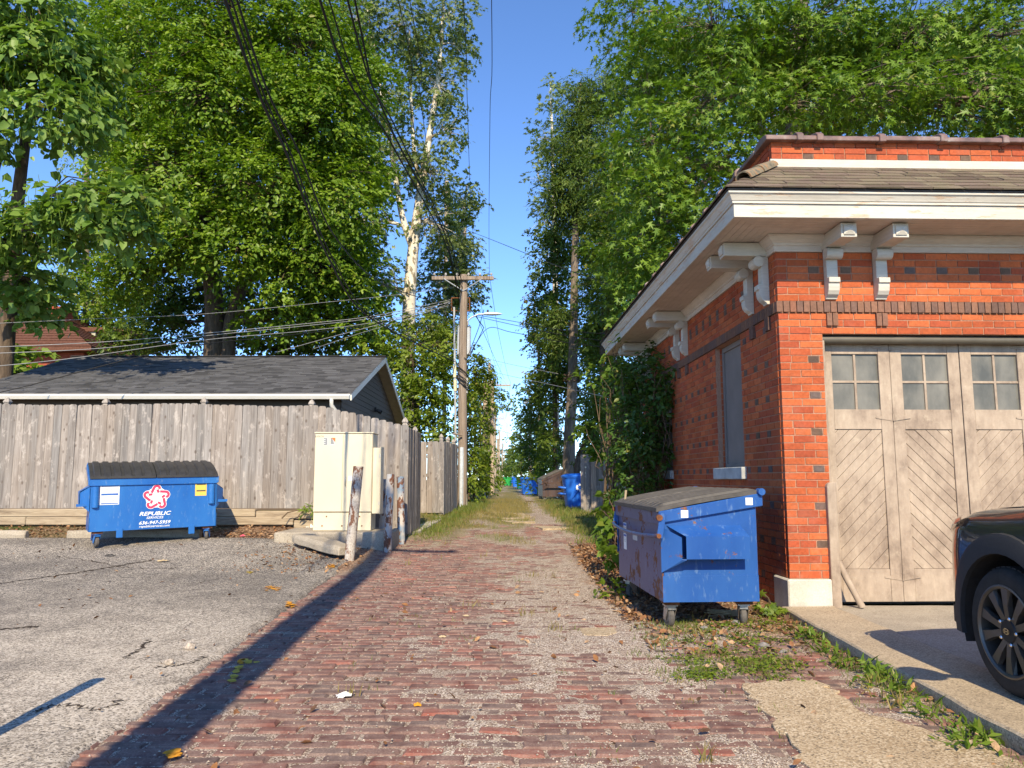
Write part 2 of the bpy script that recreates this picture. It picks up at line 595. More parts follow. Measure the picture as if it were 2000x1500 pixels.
# dumpster paint: blue with sun-fade, scrapes and rust
def dumpster_paint(name, rust, base=(0.02, 0.12, 0.46), fade=(0.06, 0.22, 0.58)):
    t = NT(name)
    n1 = t.noise(1.7, 5, 0.6, t.pos(1, 1, 0.35))
    n2 = t.noise(4.2, 8, 0.72)
    n3 = t.noise(26, 5, 0.65, t.pos(1, 1, 0.3))
    c = t.mix(t.ramp(n1, [(0.35, 0.0), (0.7, 1.0)]), base, fade)
    c = t.mix(t.ramp(n3, [(0.58, 0.0), (0.76, 0.5)]), c, (0.20, 0.31, 0.45))
    c = t.mix(t.ramp(t.noise(2.6, 6, 0.7, t.pos(1, 1, 0.25)), [(0.58, 0.0), (0.74, 0.3)]), c, (0.015, 0.055, 0.16))
    pr = t.ramp(n2, [(0.74 - rust, 0.0), (0.765 - rust, 1.0)])
    rs = t.ramp(n3, [(0.25, (0.06, 0.028, 0.016)), (0.6, (0.19, 0.075, 0.032)), (0.8, (0.24, 0.20, 0.16))])
    c = t.mix(pr, c, rs)
    MT[name] = t.pbr(c, t.ramp(pr, [(0, 0.38), (1, 0.85)]), 0, t.bump(t.math('SUBTRACT', t.math('MULTIPLY', n1, 0.6), t.math('MULTIPLY', pr, 0.25)), 0.3, 0.01), 0.45)
dumpster_paint('dumpster_blue', 0.11, (0.012, 0.066, 0.265), (0.03, 0.115, 0.35))
dumpster_paint('dumpster_clean', 0.03, (0.010, 0.095, 0.36), (0.025, 0.15, 0.44))
dumpster_paint('dumpster_rusty', 0.19, (0.016, 0.045, 0.15), (0.035, 0.065, 0.17))
dumpster_paint('dumpster_brown', 0.1, (0.055, 0.032, 0.024), (0.09, 0.055, 0.04))

simple('black_plastic', (0.035, 0.033, 0.032), 0.5, 0, 0.4, 0.25, 9)
simple('grey_plastic', (0.075, 0.068, 0.062), 0.62, 0, 0.3, 0.3, 12, 0.15)
simple('rubber', (0.028, 0.026, 0.025), 0.8, 0, 0.25, 0.25, 14, 0.2)
simple('caster_rubber', (0.10, 0.092, 0.085), 0.8, 0, 0.25, 0.3, 24, 0.2)
simple('steel', (0.45, 0.45, 0.44), 0.4, 0.9, 0.5, 0.2, 20)
simple('galvanised', (0.50, 0.53, 0.56), 0.5, 0.55, 0.5, 0.15, 12)
simple('rust', (0.17, 0.07, 0.033), 0.9, 0, 0.15, 0.4, 18, 0.4)
simple('sticker_white', (0.72, 0.73, 0.72), 0.5, 0, 0.4, 0.05)
simple('sticker_yellow', (0.72, 0.48, 0.09), 0.5, 0, 0.4, 0.08)
simple('sticker_blue', (0.03, 0.12, 0.42), 0.5)
simple('sticker_ink', (0.04, 0.045, 0.05), 0.6)
simple('sticker_faint', (0.46, 0.47, 0.48), 0.6)
simple('sticker_red', (0.62, 0.07, 0.12), 0.5)
simple('sticker_orange', (0.68, 0.16, 0.035), 0.5)
simple('logo_white', (0.80, 0.80, 0.78), 0.45, 0, 0.4, 0.04)
simple('logo_red', (0.66, 0.045, 0.11), 0.45, 0, 0.4, 0.06)
simple('box_beige', (0.62, 0.55, 0.40), 0.5, 0, 0.4, 0.06, 1.5)
simple('black_wire', (0.015, 0.014, 0.014), 0.6, 0, 0.3)
simple('grey_wire', (0.30, 0.30, 0.30), 0.55, 0.2, 0.3)
simple('porcelain', (0.42, 0.40, 0.38), 0.25, 0, 0.5)
simple('pvc_grey', (0.36, 0.37, 0.37), 0.5)
simple('pvc_cream', (0.62, 0.55, 0.36), 0.5)
simple('pvc_green', (0.12, 0.33, 0.24), 0.6)
simple('lamp_grey', (0.62, 0.64, 0.66), 0.4, 0.1)
simple('gutter_white', (0.76, 0.73, 0.66), 0.45, 0, 0.4, 0.04)
simple('window_board', (0.19, 0.165, 0.15), 0.7, 0, 0.25, 0.1, 4)
simple('brown_siding', (0.115, 0.085, 0.066), 0.6, 0, 0.35, 0.08)
simple('soffit_tan', (0.44, 0.37, 0.29), 0.6)
simple('dark_trim', (0.05, 0.038, 0.03), 0.55)
simple('house_roof', (0.13, 0.06, 0.042), 0.9, 0, 0.15, 0.3, 12, 0.4)
simple('house_brick', (0.30, 0.075, 0.045), 0.9, 0, 0.15, 0.25, 8, 0.3)
simple('house_trim', (0.40, 0.40, 0.31), 0.6)
simple('plastic_blue', (0.012, 0.13, 0.60), 0.45, 0, 0.45, 0.12, 3)
simple('plastic_green', (0.02, 0.30, 0.06), 0.5, 0, 0.4, 0.12, 3)
simple('lintel_paint', (0.12, 0.105, 0.08), 0.45, 0.2, 0.4)
simple('dry_stalk', (0.40, 0.31, 0.19), 0.9)
simple('paper_white', (0.74, 0.72, 0.69), 0.85)
simple('survey_paint', (0.62, 0.28, 0.03), 0.9, 0, 0.1, 0.3, 30)
simple('survey_paint_yellow', (0.55, 0.40, 0.07), 0.9, 0, 0.1, 0.3, 30)
simple('pebble_pale', (0.36, 0.305, 0.25), 0.9, 0, 0.2, 0.5, 40)
simple('rock_grey', (0.20, 0.185, 0.175), 0.9, 0, 0.2, 0.35, 30, 0.5)

t = NT('dead_leaf', tint=True)
MT['dead_leaf'] = t.pbr(t.mix(1.0, t.attr('tint'), t.ramp(t.noise(60, 3), [(0.3, 0.7), (0.7, 1.2)]), 'MULTIPLY'), 0.85, 0, None, 0.2)

t = NT('bollard_rust')
n1 = t.noise(6.5, 7, 0.7, t.pos(1.4, 1.4, 0.6))
n2 = t.noise(40, 4)
rs = t.ramp(n2, [(0.3, (0.10, 0.045, 0.028)), (0.7, (0.24, 0.115, 0.07))])
c = t.mix(t.ramp(n1, [(0.475, 0.0), (0.50, 1.0)]), rs, t.ramp(n2, [(0.35, (0.34, 0.30, 0.26)), (0.65, (0.50, 0.46, 0.41))]))
MT['bollard_rust'] = t.pbr(c, 0.75, 0, t.bump(n1, 0.3, 0.004), 0.3)
# rusty bollard with flaking blue-grey paint in bands
t = NT('bollard_paint')
n1 = t.noise(5.5, 7, 0.7, t.pos(1.4, 1.4, 0.75))
n2 = t.noise(40, 4)
rs = t.ramp(n2, [(0.3, (0.085, 0.035, 0.02)), (0.7, (0.20, 0.09, 0.055))])
c = t.mix(t.ramp(n1, [(0.455, 0.0), (0.48, 1.0)]), rs, t.ramp(t.noise(3.3, 3), [(0.42, (0.46, 0.42, 0.38)), (0.56, (0.17, 0.24, 0.33))]))
MT['bollard_paint'] = t.pbr(c, 0.7, 0, t.bump(n1, 0.3, 0.004), 0.3)

def bark(name, a, b, stretch=0.15, scale=14, patch=None):
    t = NT(name)
    n1 = t.noise(scale, 6, 0.7, t.pos(1, 1, stretch), 0.4)
    c = t.ramp(n1, [(0.3, a), (0.7, b)])
    if patch:
        c = t.mix(t.ramp(t.noise(2.4, 5, 0.65, t.pos(1, 1, 0.6)), [(0.52, 0.0), (0.56, 1.0)]), c, patch)
    MT[name] = t.pbr(c, 0.9, 0, t.bump(n1, 0.8, 0.03), 0.1)
bark('bark_brown', (0.05, 0.036, 0.026), (0.17, 0.125, 0.09))
bark('bark_grey', (0.09, 0.07, 0.052), (0.26, 0.205, 0.16))
bark('bark_sycamore', (0.52, 0.47, 0.38), (0.74, 0.69, 0.60), 0.4, 4, (0.24, 0.20, 0.14))
bark('pole_wood', (0.13, 0.10, 0.078), (0.37, 0.295, 0.235), 0.05, 20)
bark('pole_wood_pale', (0.28, 0.215, 0.16), (0.52, 0.42, 0.32), 0.05, 14)
bark('vine_stem', (0.08, 0.055, 0.035), (0.20, 0.14, 0.09))

def leaf_mat(name, a, b, trans=0.32, gloss=0.35):
    """a..b: shade range picked by each leaf's own tint"""
    t = NT(name, tint=True)
    k = t.sep(t.attr('tint'))
    c = t.ramp(k[0], [(0.0, a), (1.0, b)])
    c = t.mix(t.ramp(k[1], [(0.93, 0.0), (1.0, 0.7)]), c, (0.26, 0.22, 0.05))
    pb = t.n('ShaderNodeBsdfPrincipled')
    t.put(pb.inputs['Base Color'], c)
    pb.inputs['Roughness'].default_value = 0.46
    pb.inputs['Specular IOR Level'].default_value = gloss
    tr = t.n('ShaderNodeBsdfTranslucent')
    t.put(tr.inputs[0], t.mix(1.0, c, (1.2, 1.4, 0.5), 'MULTIPLY'))
    mx = t.n('ShaderNodeMixShader')
    mx.inputs[0].default_value = trans
    t.t.links.new(pb.outputs[0], mx.inputs[1])
    t.t.links.new(tr.outputs[0], mx.inputs[2])
    t.t.links.new(mx.outputs[0], t.out.inputs[0])
    MT[name] = t.m
leaf_mat('leaf_catalpa', (0.090, 0.170, 0.028), (0.225, 0.330, 0.065))
leaf_mat('leaf_elm', (0.072, 0.145, 0.010), (0.210, 0.305, 0.022))
leaf_mat('leaf_maple', (0.070, 0.145, 0.015), (0.200, 0.300, 0.034))
leaf_mat('leaf_sycamore', (0.085, 0.130, 0.034), (0.200, 0.245, 0.080), 0.3)
leaf_mat('leaf_dark', (0.044, 0.085, 0.011), (0.130, 0.185, 0.022))
leaf_mat('leaf_mid', (0.070, 0.125, 0.011), (0.205, 0.265, 0.022))
leaf_mat('leaf_feather', (0.065, 0.115, 0.022), (0.140, 0.195, 0.040), 0.3, 0.2)
leaf_mat('leaf_ivy', (0.032, 0.080, 0.012), (0.080, 0.145, 0.022), 0.3, 0.4)
leaf_mat('leaf_bright', (0.090, 0.165, 0.016), (0.190, 0.270, 0.035), 0.4)
leaf_mat('leaf_autumn', (0.16, 0.12, 0.045), (0.30, 0.20, 0.08), 0.3)
leaf_mat('grass', (0.075, 0.125, 0.018), (0.19, 0.21, 0.05), 0.3, 0.25)
leaf_mat('grass_dry', (0.17, 0.135, 0.045), (0.33, 0.265, 0.10), 0.3, 0.2)

# car
t = NT('car_paint')
fl = t.noise(900, 1, 0.5)
MT['car_paint'] = t.pbr((0.012, 0.013, 0.017), 0.32, 0.25, None, 0.5, 1.0, **{'Coat Roughness': 0.03})
simple('car_cladding', (0.030, 0.030, 0.032), 0.7, 0, 0.3, 0.1, 40, 0.1, 0, 400)
simple('rim_paint', (0.115, 0.108, 0.10), 0.34, 0.7, 0.5, 0.06)
simple('rim_dark', (0.018, 0.018, 0.019), 0.5, 0.3, 0.4, 0.1)
simple('chrome', (0.72, 0.72, 0.72), 0.15, 1.0, 0.5, 0.02)
t = NT('lamp_glass')
MT['lamp_glass'] = t.pbr((0.36, 0.20, 0.12), 0.08, 0.0, None, 0.6, 1.0)  # reflection of the brick put into the reddish base colour
t = NT('car_glass')
MT['car_glass'] = t.pbr((0.02, 0.022, 0.024), 0.04, 0, None, 0.6, 1.0)

# ------------------------------------------------------------------ the setting: ground, lot, alley, driveway
def grid_sheet(name, xs, ys, zf, mat, zone=None, kind='structure', smooth=True):
    """one sheet over a grid; xs may be a function of y"""
    rows = []
    vs_, zz = [], []
    for y in ys:
        xr = xs(y) if callable(xs) else xs
        for i, x in enumerate(xr):
            vs_.append((x, y, zf(x, y)))
            if zone:
                zz.append(zone(x, y))
        rows.append(len(xr))
    nx = rows[0]
    fs_ = [(j * nx + i, j * nx + i + 1, (j + 1) * nx + i + 1, (j + 1) * nx + i) for j in range(len(ys) - 1) for i in range(nx - 1)]
    me = bpy.data.meshes.new(name)
    me.from_pydata(vs_, [], fs_)
    if zone:
        a = me.attributes.new('zone', 'FLOAT_VECTOR', 'POINT')
        a.data.foreach_set('vector', np.array(zz, dtype=np.float32).ravel())
    me.materials.append(mat)
    if smooth:
        me.polygons.foreach_set('use_smooth', [True] * len(me.polygons))
    o = link(name, me)
    o['kind'] = kind
    return o

def steps(*spans):
    out = []
    for a, b, d in spans:
        n = max(1, int(round((b - a) / d)))
        out += [a + (b - a) * i / n for i in range(n)]
    out.append(spans[-1][1])
    return out

def lot_edge(y):
    return -1.75 - 0.055 * min(y, 12.5) + 0.05 * fbm(3.1, y * 1.7) + 0.04 * fbm(9.1, y * 7)

def alley_right(y):
    return 2.35 - 1.42 * ss(5.6, 8.2, y) + 0.75 * ss(12.5, 17, y)

def paved(x, y):
    return x < alley_right(y) + 0.4 and y < 32 and (x > -2.7 or y < 13.4)

ground_z = lambda x, y: gz(x, y) - (0.07 if paved(x, y) else 0.0) + 0.02 * fbm(x * 1.3, y * 1.3)
grid_sheet('ground', steps((-260, -40, 30), (-40, -12, 2), (-12, 10, 0.4), (10, 40, 2), (40, 260, 30)),
           steps((-40, -6, 4), (-6, 34, 0.4), (34, 80, 3), (80, 420, 30)), ground_z, MT['ground'])

# asphalt parking lot
def lot_xs(y):
    e = lot_edge(y)
    return [-40, -24, -14] + [-14 + (e + 14) * i / 120.0 for i in range(1, 120)] + [e - 0.03, e, e + 0.012]

def lot_z(x, y):
    e = lot_edge(y)
    z = gz(x, y) + 0.016 + 0.018 * fbm(x * 0.9, y * 0.9) + 0.006 * fbm(x * 6, y * 6)
    if x >= e - 0.001:
        z = gz(x, y) + (-0.004 if x <= e + 0.001 else -0.06)
    if y > 12.95:
        z -= 0.10
    return z
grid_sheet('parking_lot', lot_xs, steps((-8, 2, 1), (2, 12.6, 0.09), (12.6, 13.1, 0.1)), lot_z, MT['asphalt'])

# alley: a bed of grit and dirt with the paving bricks in it
def zones(x, y):
    n = fbm(x * 1.1, y * 0.8, 2.0, 4)
    n2 = fbm(x * 3.3, y * 3.3, 5.0, 3)
    grit = ss(0.02, 0.22, 0.22 * math.exp(-((x - 0.5) / 0.6) ** 2) * ss(5.0, 6.5, y) * (1 - ss(10.5, 13, y)) * 1.6
              + 0.10 * math.exp(-((x - 0.25 - 0.05 * (y - 4)) / 0.35) ** 2) * (1 - ss(5.2, 7.5, y))
              + 0.13 * math.exp(-((x - 1.05) / 0.3) ** 2) * (1 - ss(5.0, 7.0, y))
              + 0.12 * ss(12.5, 14, y) + n * 0.42 + n2 * 0.34 + 0.05 * ss(-0.6, 0.3, x) - 0.06 * ss(-0.3, -1.4, x))
    lit = ss(-0.12, 0.28, x - alley_right(y) + 0.5 * n + 0.25 * n2) * (1 - 0.8 * ss(14.5, 17, y))
    lit = max(lit, 0.9 * ss(-1.9, -2.5, x + 0.4 * n) * ss(9.8, 10.8, y))
    far = ss(12.2, 17, y)
    track = math.exp(-((x - 0.75) / 0.33) ** 2) + 0.45 * math.exp(-((x + 0.75) / 0.3) ** 2)
    tha = far * ss(0.1, 0.45, 0.30 + 0.7 * ss(14, 24, y) * 0.4 + n * 0.9 - 0.55 * track + 0.25 * ss(-0.6, -1.6, x))
    tha = max(tha, ss(13, 15.5, y) * ss(1.1, 1.6, x + 0.3 * n))
    return (grit, lit, tha)

def bed_z(x, y):
    g, l, th = zones(x, y)
    n = fbm(x * 9, y * 9, 1.0, 2)
    d = -0.011 + 0.012 * g + 0.032 * l + 0.02 * th + 0.006 * n
    if x < lot_edge(y) - 0.05 and y < 12.5:
        d = -0.05
    return gz(x, y) + d

bed_xs = steps((-2.75, 2.75, 0.045))
alley = grid_sheet('alley', bed_xs, steps((1.0, 3.0, 0.2), (3.0, 9, 0.045), (9, 18, 0.09), (18, 34, 0.25)), bed_z, MT['alley_bed'], zones)
grid_sheet('alley_far', steps((-2.3, 2.4, 0.25)), steps((33.9, 60, 1.0), (60, 250, 5)), lambda x, y: gz(x, y) + 0.012, MT['alley_bed'], zones)
bpy.data.objects['alley_far'].name = 'lane'

rng = random.Random(11)
def paver_tint(r):
    k = r.random()
    if k < 0.06:
        b = (0.235, 0.080, 0.058)
    elif k < 0.42:
        b = (0.158, 0.068, 0.055)
    elif k < 0.92:
        b = (0.128, 0.066, 0.057)
    else:
        b = (0.100, 0.066, 0.060)
    s = r.uniform(0.9, 1.1)
    return tuple(s * q for q in b)

def paver_geo(L, W, H, r, j=0.006):
    """a worn brick, round-shouldered, open below"""
    c = 0.012
    vs_ = []
    for (sx, sy) in ((-1, -1), (1, -1), (1, 1), (-1, 1)):
        vs_.append((sx * L / 2 + r.uniform(-j, j), sy * W / 2 + r.uniform(-j, j) * 0.6, -H))
    for (sx, sy) in ((-1, -1), (1, -1), (1, 1), (-1, 1)):
        vs_.append((sx * L / 2 + r.uniform(-j, j) * 0.7, sy * W / 2 + r.uniform(-j, j) * 0.5, -c * r.uniform(0.7, 1.5)))
    for (sx, sy) in ((-1, -1), (1, -1), (1, 1), (-1, 1)):
        vs_.append((sx * (L / 2 - c * r.uniform(0.7, 1.8)), sy * (W / 2 - c * r.uniform(0.7, 1.5)), r.uniform(-0.003, 0.002)))
    fs_ = [(8, 9, 10, 11)]
    for i in range(4):
        k = (i + 1) % 4
        fs_.append((i, k, 4 + k, 4 + i))
        fs_.append((4 + i, 4 + k, 8 + k, 8 + i))
    return vs_, fs_

paver_meshes = []
for k in range(40):
    mb = MB()
    v, f = paver_geo(0.208 + rng.uniform(-0.006, 0.006), 0.092 + rng.uniform(-0.004, 0.004), 0.05, rng)
    mb.add(v, f, paver_tint(rng))
    paver_meshes.append(mb.mesh('brick', MT['paver'], recalc=False))
far_bricks = MB()
n_obj = 0
pitch_row, pitch_len = 0.103, 0.221
row = 0
y = 2.9
while y < 17.5:
    off = (0.5 if row % 2 else 0.0) * pitch_len + rng.uniform(-0.02, 0.02)
    x = -2.62 + off
    while x < 2.5:
        yy = y + 0.012 * math.sin(x * 2.1 + y) + 0.02 * fbm(x * 0.7, y * 0.7, 3.0) * 2 + rng.uniform(-0.004, 0.004)
        if x > lot_edge(yy) - 0.16 and x < alley_right(yy) + 0.25:
            top = gz(x, yy) + 0.006 * fbm(x * 2, yy * 2, 8) + rng.uniform(-0.005, 0.004) - (0.012 if rng.random() < 0.06 else 0)
            cov = max(bed_z(x + a, yy) for a in (-0.05, 0.05))
            if top > cov - 0.004:
                rx, ry, rz = rng.uniform(-0.035, 0.035), rng.uniform(-0.018, 0.018), rng.uniform(-0.03, 0.03)
                flip = math.pi if rng.random() < 0.5 else 0
                if yy > 3.42 and n_obj < 300 and (abs(x) < 0.69 * yy):
                    link('brick', rng.choice(paver_meshes), alley, (x, yy, top), (rx, ry, rz + flip))
                    n_obj += 1
                else:
                    v, f = paver_geo(0.208 + rng.uniform(-0.006, 0.006), 0.092 + rng.uniform(-0.004, 0.004), 0.03, rng)
                    M = Matrix.Translation((x, yy, top)) @ Matrix.Rotation(rz, 4, 'Z') @ Matrix.Rotation(rx, 4, 'X') @ Matrix.Rotation(ry, 4, 'Y')
                    far_bricks.add([M @ Vector(q) for q in v], f, paver_tint(rng))
        x += pitch_len
    y += pitch_row
    row += 1
o = far_bricks.obj('paving_bricks', MT['paver'], alley, recalc=False)
o['kind'] = 'stuff'

# ---- concrete: driveway slabs, worn patch in the alley, apron by the gate, strips across the alley
def slab(name, poly, z0, z1, mat, rag=0.0, bevel=0.01, parent=None, zf=None, seed=1, sub=0.18):
    r = random.Random(seed)
    pts = []
    for i, p in enumerate(poly):
        q = poly[(i + 1) % len(poly)]
        L = math.hypot(q[0] - p[0], q[1] - p[1])
        n = max(1, int(L / sub)) if rag else 1
        for k in range(n):
            f = k / n
            a = 0 if k == 0 else rag
            pts.append((p[0] + (q[0] - p[0]) * f + r.uniform(-a, a), p[1] + (q[1] - p[1]) * f + r.uniform(-a, a)))
    mb = MB()
    n = len(pts)
    zf = zf or (lambda x, y: 0.0)
    mb.add([(x, y, z0 + zf(x, y)) for x, y in pts] + [(x, y, z1 + zf(x, y)) for x, y in pts],
           [tuple(range(n, 2 * n))] + [(i, (i + 1) % n, n + (i + 1) % n, n + i) for i in range(n)])
    o = mb.obj(name, mat, parent, bevel=bevel)
    return o

drive = slab('driveway', [(2.22, 1.0), (2.90, 1.0), (2.97, 7.28), (2.47, 7.26)], -0.12, 0.085, MT['concrete_driveway'], 0.012, 0.012, zf=lambda x, y: 0.0)
drive['kind'] = 'structure'
slab('slab', [(2.925, 0.5), (6.4, 0.5), (6.4, 4.9), (2.975, 4.9)], -0.12, 0.058, MT['concrete_grey'], 0.006, 0.01, drive)
slab('slab', [(2.978, 4.93), (6.4, 4.93), (6.4, 7.45), (3.005, 7.45)], -0.12, 0.064, MT['concrete_grey'], 0.006, 0.01, drive, seed=4)

pp = [hit(px, py) for px, py in ((1450, 1338), (1588, 1328), (1650, 1366), (1700, 1402), (1800, 1425), (1900, 1452), (1990, 1492), (2060, 1560), (1600, 1570), (1565, 1475), (1505, 1402))]
p_ = slab('concrete_patch', [(p.x, p.y) for p in pp], -0.06, 0.012, MT['concrete_worn'], 0.04, 0.004, sub=0.07)
props(p_, kind='structure')
strip_no = 0
for quad in (((930, 1003), (1010, 1000), (1040, 1010), (1035, 1014), (990, 1016), (935, 1009)),
             ((1040, 1027), (1115, 1028), (1120, 1034), (1060, 1036)),
             ((970, 1013), (1035, 1014), (1045, 1022), (1000, 1024), (972, 1016)),
             ((1130, 1228), (1200, 1226), (1205, 1236), (1185, 1243), (1140, 1241))):
    q = [hit(*p) for p in quad]
    zz = sum(p.z for p in q) / len(q)
    o = slab('concrete_remnant', [(p.x, p.y) for p in q], zz - 0.08, zz + (0.02 if strip_no < 3 else 0.006), MT['concrete_worn'], 0.03, 0.004, seed=strip_no + 3)
    o['kind'] = 'structure'
    strip_no += 1
# apron behind the fence corner
q = [at(808, 1000, 19.2), at(856, 1001, 18.6), at(822, 1036, 15.2), at(800, 1046, 14.6)]
o = slab('gate_apron', [(-3.2, 19.3), (-1.72, 19.1), (-1.62, 18.0), (-1.78, 15.2), (-1.95, 14.6), (-3.2, 14.6)], 0.12, 0.335, MT['concrete_pale'], 0.0, 0.01,
         zf=lambda x, y: -0.09 * (1 - ss(14.6, 18.5, y)))
o['kind'] = 'structure'

# ------------------------------------------------------------------ brick garage
GX, GY, GYAW = 2.59, 7.34, R(1.6)
garage = empty('brick_garage', (GX, GY, 0), GYAW,
               'orange-red brick garage with bracketed white eaves, tan folding doors and a shingled skirt roof', 'garage')
GW, GL = 3.74, 6.7            # width, depth
CH, PZ = 0.0704, 0.324        # course height, top of plinth
DX0, DX1 = 0.43, 3.29         # door opening
K_HEAD, K_SOLD, K_TOP = 33, 36, 7
Z_HEAD = PZ + K_HEAD * CH     # 2.647
Z_S0 = PZ + K_SOLD * CH       # 2.858
Z_S1 = Z_S0 + 0.112
Z_FR = Z_S1 + K_TOP * CH      # 3.463
Z_SOF = 3.62
OV = 0.59
WIN = [(1.15, 2.12), (4.5, 5.5)]
WZ0 = PZ + 15 * CH

wall = MB()
wy0, th = 0.007, 0.28
wall.box(0.007, DX0, wy0, th, 0, Z_FR + 0.1)
wall.box(DX1, GW - 0.007, wy0, th, 0, Z_FR + 0.1)
wall.box(DX0, DX1, wy0, th, Z_HEAD + 0.002, Z_FR + 0.1)
ys_ = [th, WIN[0][0], WIN[0][1], WIN[1][0], WIN[1][1], GL]
for i in range(5):
    a, b = ys_[i], ys_[i + 1]
    if i in (1, 3):
        wall.box(0.007, th, a, b, -0.1, WZ0)
        wall.box(0.007, th, a, b, Z_S0, Z_FR + 0.1)
    else:
        wall.box(0.007, th, a, b, -0.1, Z_FR + 0.1)
wall.box(GW - th, GW - 0.007, th, GL, -0.1, Z_FR + 0.1)
wall.box(th, GW - th, GL - th, GL - 0.007, -0.1, Z_FR + 0.1)
wall.obj('wall', MT['mortar'], garage)

rb = random.Random(5)
def brick_tint(r, dark=False):
    if dark:
        b = r.choice([(0.115, 0.075, 0.058), (0.14, 0.09, 0.062), (0.125, 0.09, 0.08)])
        s = r.uniform(0.85, 1.2)
    else:
        b = r.choice([(0.45, 0.105, 0.036), (0.42, 0.092, 0.034), (0.48, 0.122, 0.042), (0.38, 0.080, 0.034)])
        s = r.uniform(0.86, 1.12)
    return tuple(s * q for q in b)

_bc = {}
def wall_brick(L, H, dark, dep=0.06):
    key = (round(L, 3), round(H, 3), dark, rb.randrange(7 if not dark else 4))
    if key not in _bc:
        mb = MB()
        e = 0.0022
        j = lambda: rb.uniform(-e, e)
        p = [(-L / 2 + j(), 0.0015 + j() * 0.7, -H / 2 + j()), (L / 2 + j(), 0.0015 + j() * 0.7, -H / 2 + j()), (L / 2, dep, -H / 2), (-L / 2, dep, -H / 2),
             (-L / 2 + j(), j() * 0.7, H / 2 + j()), (L / 2 + j(), j() * 0.7, H / 2 + j()), (L / 2, dep, H / 2), (-L / 2, dep, H / 2)]
        mb.add(p, [(0, 1, 5, 4), (4, 5, 6, 7), (0, 3, 2, 1), (1, 2, 6, 5), (3, 0, 4, 7)], brick_tint(rb, dark))
        _bc[key] = mb.mesh('brick', MT['wall_brick'], recalc=False)
    return _bc[key]

rest = MB()       # bricks of the garage that stand out of view or beyond the nearest 300
n_front = 0
def front_brick(x0, x1, z0, z1, dark=False, y=0.0):
    global n_front
    g = 0.0052
    cx, cz = (x0 + x1) / 2, (z0 + z1) / 2
    L, H = x1 - x0 - 2 * g, z1 - z0 - 2 * g
    if cx < 2.5 and n_front < 300:
        link('brick', wall_brick(L, H, dark), garage, (cx, y + rb.uniform(-0.0015, 0.0015), cz))
        n_front += 1
    else:
        rest.box(x0 + g, x1 - g, y, y + 0.05, z0 + g, z1 - g, brick_tint(rb, dark))

SL = 0.2135
for k in range(K_HEAD):                       # the two piers
    z0 = PZ + k * CH
    for (a, b, flip) in ((0.0, DX0, False), (DX1, GW, True)):
        w = b - a
        if k % 2:
            cuts = [0, 0.47 * w, w]
        else:
            cuts = [0, 0.235 * w, 0.72 * w, w]
        if k % 5 == 4:
            cuts = [0, 0.27 * w, 0.64 * w, 0.9 * w, w]
        if flip:
            cuts = [w - c for c in reversed(cuts)]
        for i in range(len(cuts) - 1):
            dk = (k % 5 == 4) and i == (1 if flip else 2)
            front_brick(a + cuts[i], a + cuts[i + 1], z0, z0 + CH, dk)
def run(z0, off, darks=False, u1=GW):
    u = 0.0
    first = True
    n = 0
    while u < u1 - 0.02:
        L = SL if not darks else (SL if n % 2 else SL / 2)
        if first and off:
            L = off
        first = False
        e = min(u1, u + L)
        if u1 - e < 0.05:
            e = u1
        front_brick(u, e, z0, z0 + CH, darks and n % 2 == 0 and n > 0)
        u = e
        n += 1
for k in range(K_HEAD, K_SOLD):
    run(PZ + k * CH, 0.107 if k % 2 else 0)
for k in range(K_TOP):
    run(Z_S1 + k * CH, 0.107 if k % 2 else 0, k == 4)

# brick band on end, with hanging blocks under the brackets
def soldier(x0, x1, z0, z1, y, name, d=True):
    g = 0.004
    mb_key = ('s', round(x1 - x0, 3), round(z1 - z0, 3), rb.randrange(8))
    if mb_key not in _bc:
        mb = MB()
        L, H = x1 - x0 - 2 * g, z1 - z0 - 0.006
        tb = rb.choice([(0.20, 0.105, 0.072), (0.235, 0.12, 0.078), (0.25, 0.11, 0.07), (0.18, 0.105, 0.082)])
        s = rb.uniform(0.85, 1.15)
        mb.box(-L / 2, L / 2, 0, 0.07, -H / 2, H / 2, tuple(s * q for q in tb))
        _bc[mb_key] = mb.mesh(name, MT['wall_brick'])
    link(name, _bc[mb_key], garage, ((x0 + x1) / 2, y + rb.uniform(-0.002, 0.002), (z0 + z1) / 2))
u = -0.02
while u < GW:
    soldier(u, u + 0.0665, Z_S0, Z_S1, -0.022, 'soldier_brick')
    u += 0.0665
BR_F = [0.525, 1.015, GW - 1.015, GW - 0.525]        # bracket centres on the front
BR_S = [0.25, 0.71, 3.45, 3.92, GL - 0.71, GL - 0.25]  # and on the alley side
for c in BR_F:
    for s in (-1, 1):
        soldier(c + min(0, s * 0.058), c + max(0, s * 0.058), Z_S0 - 0.135, Z_S0 - 0.003, -0.028, 'hanging_brick')

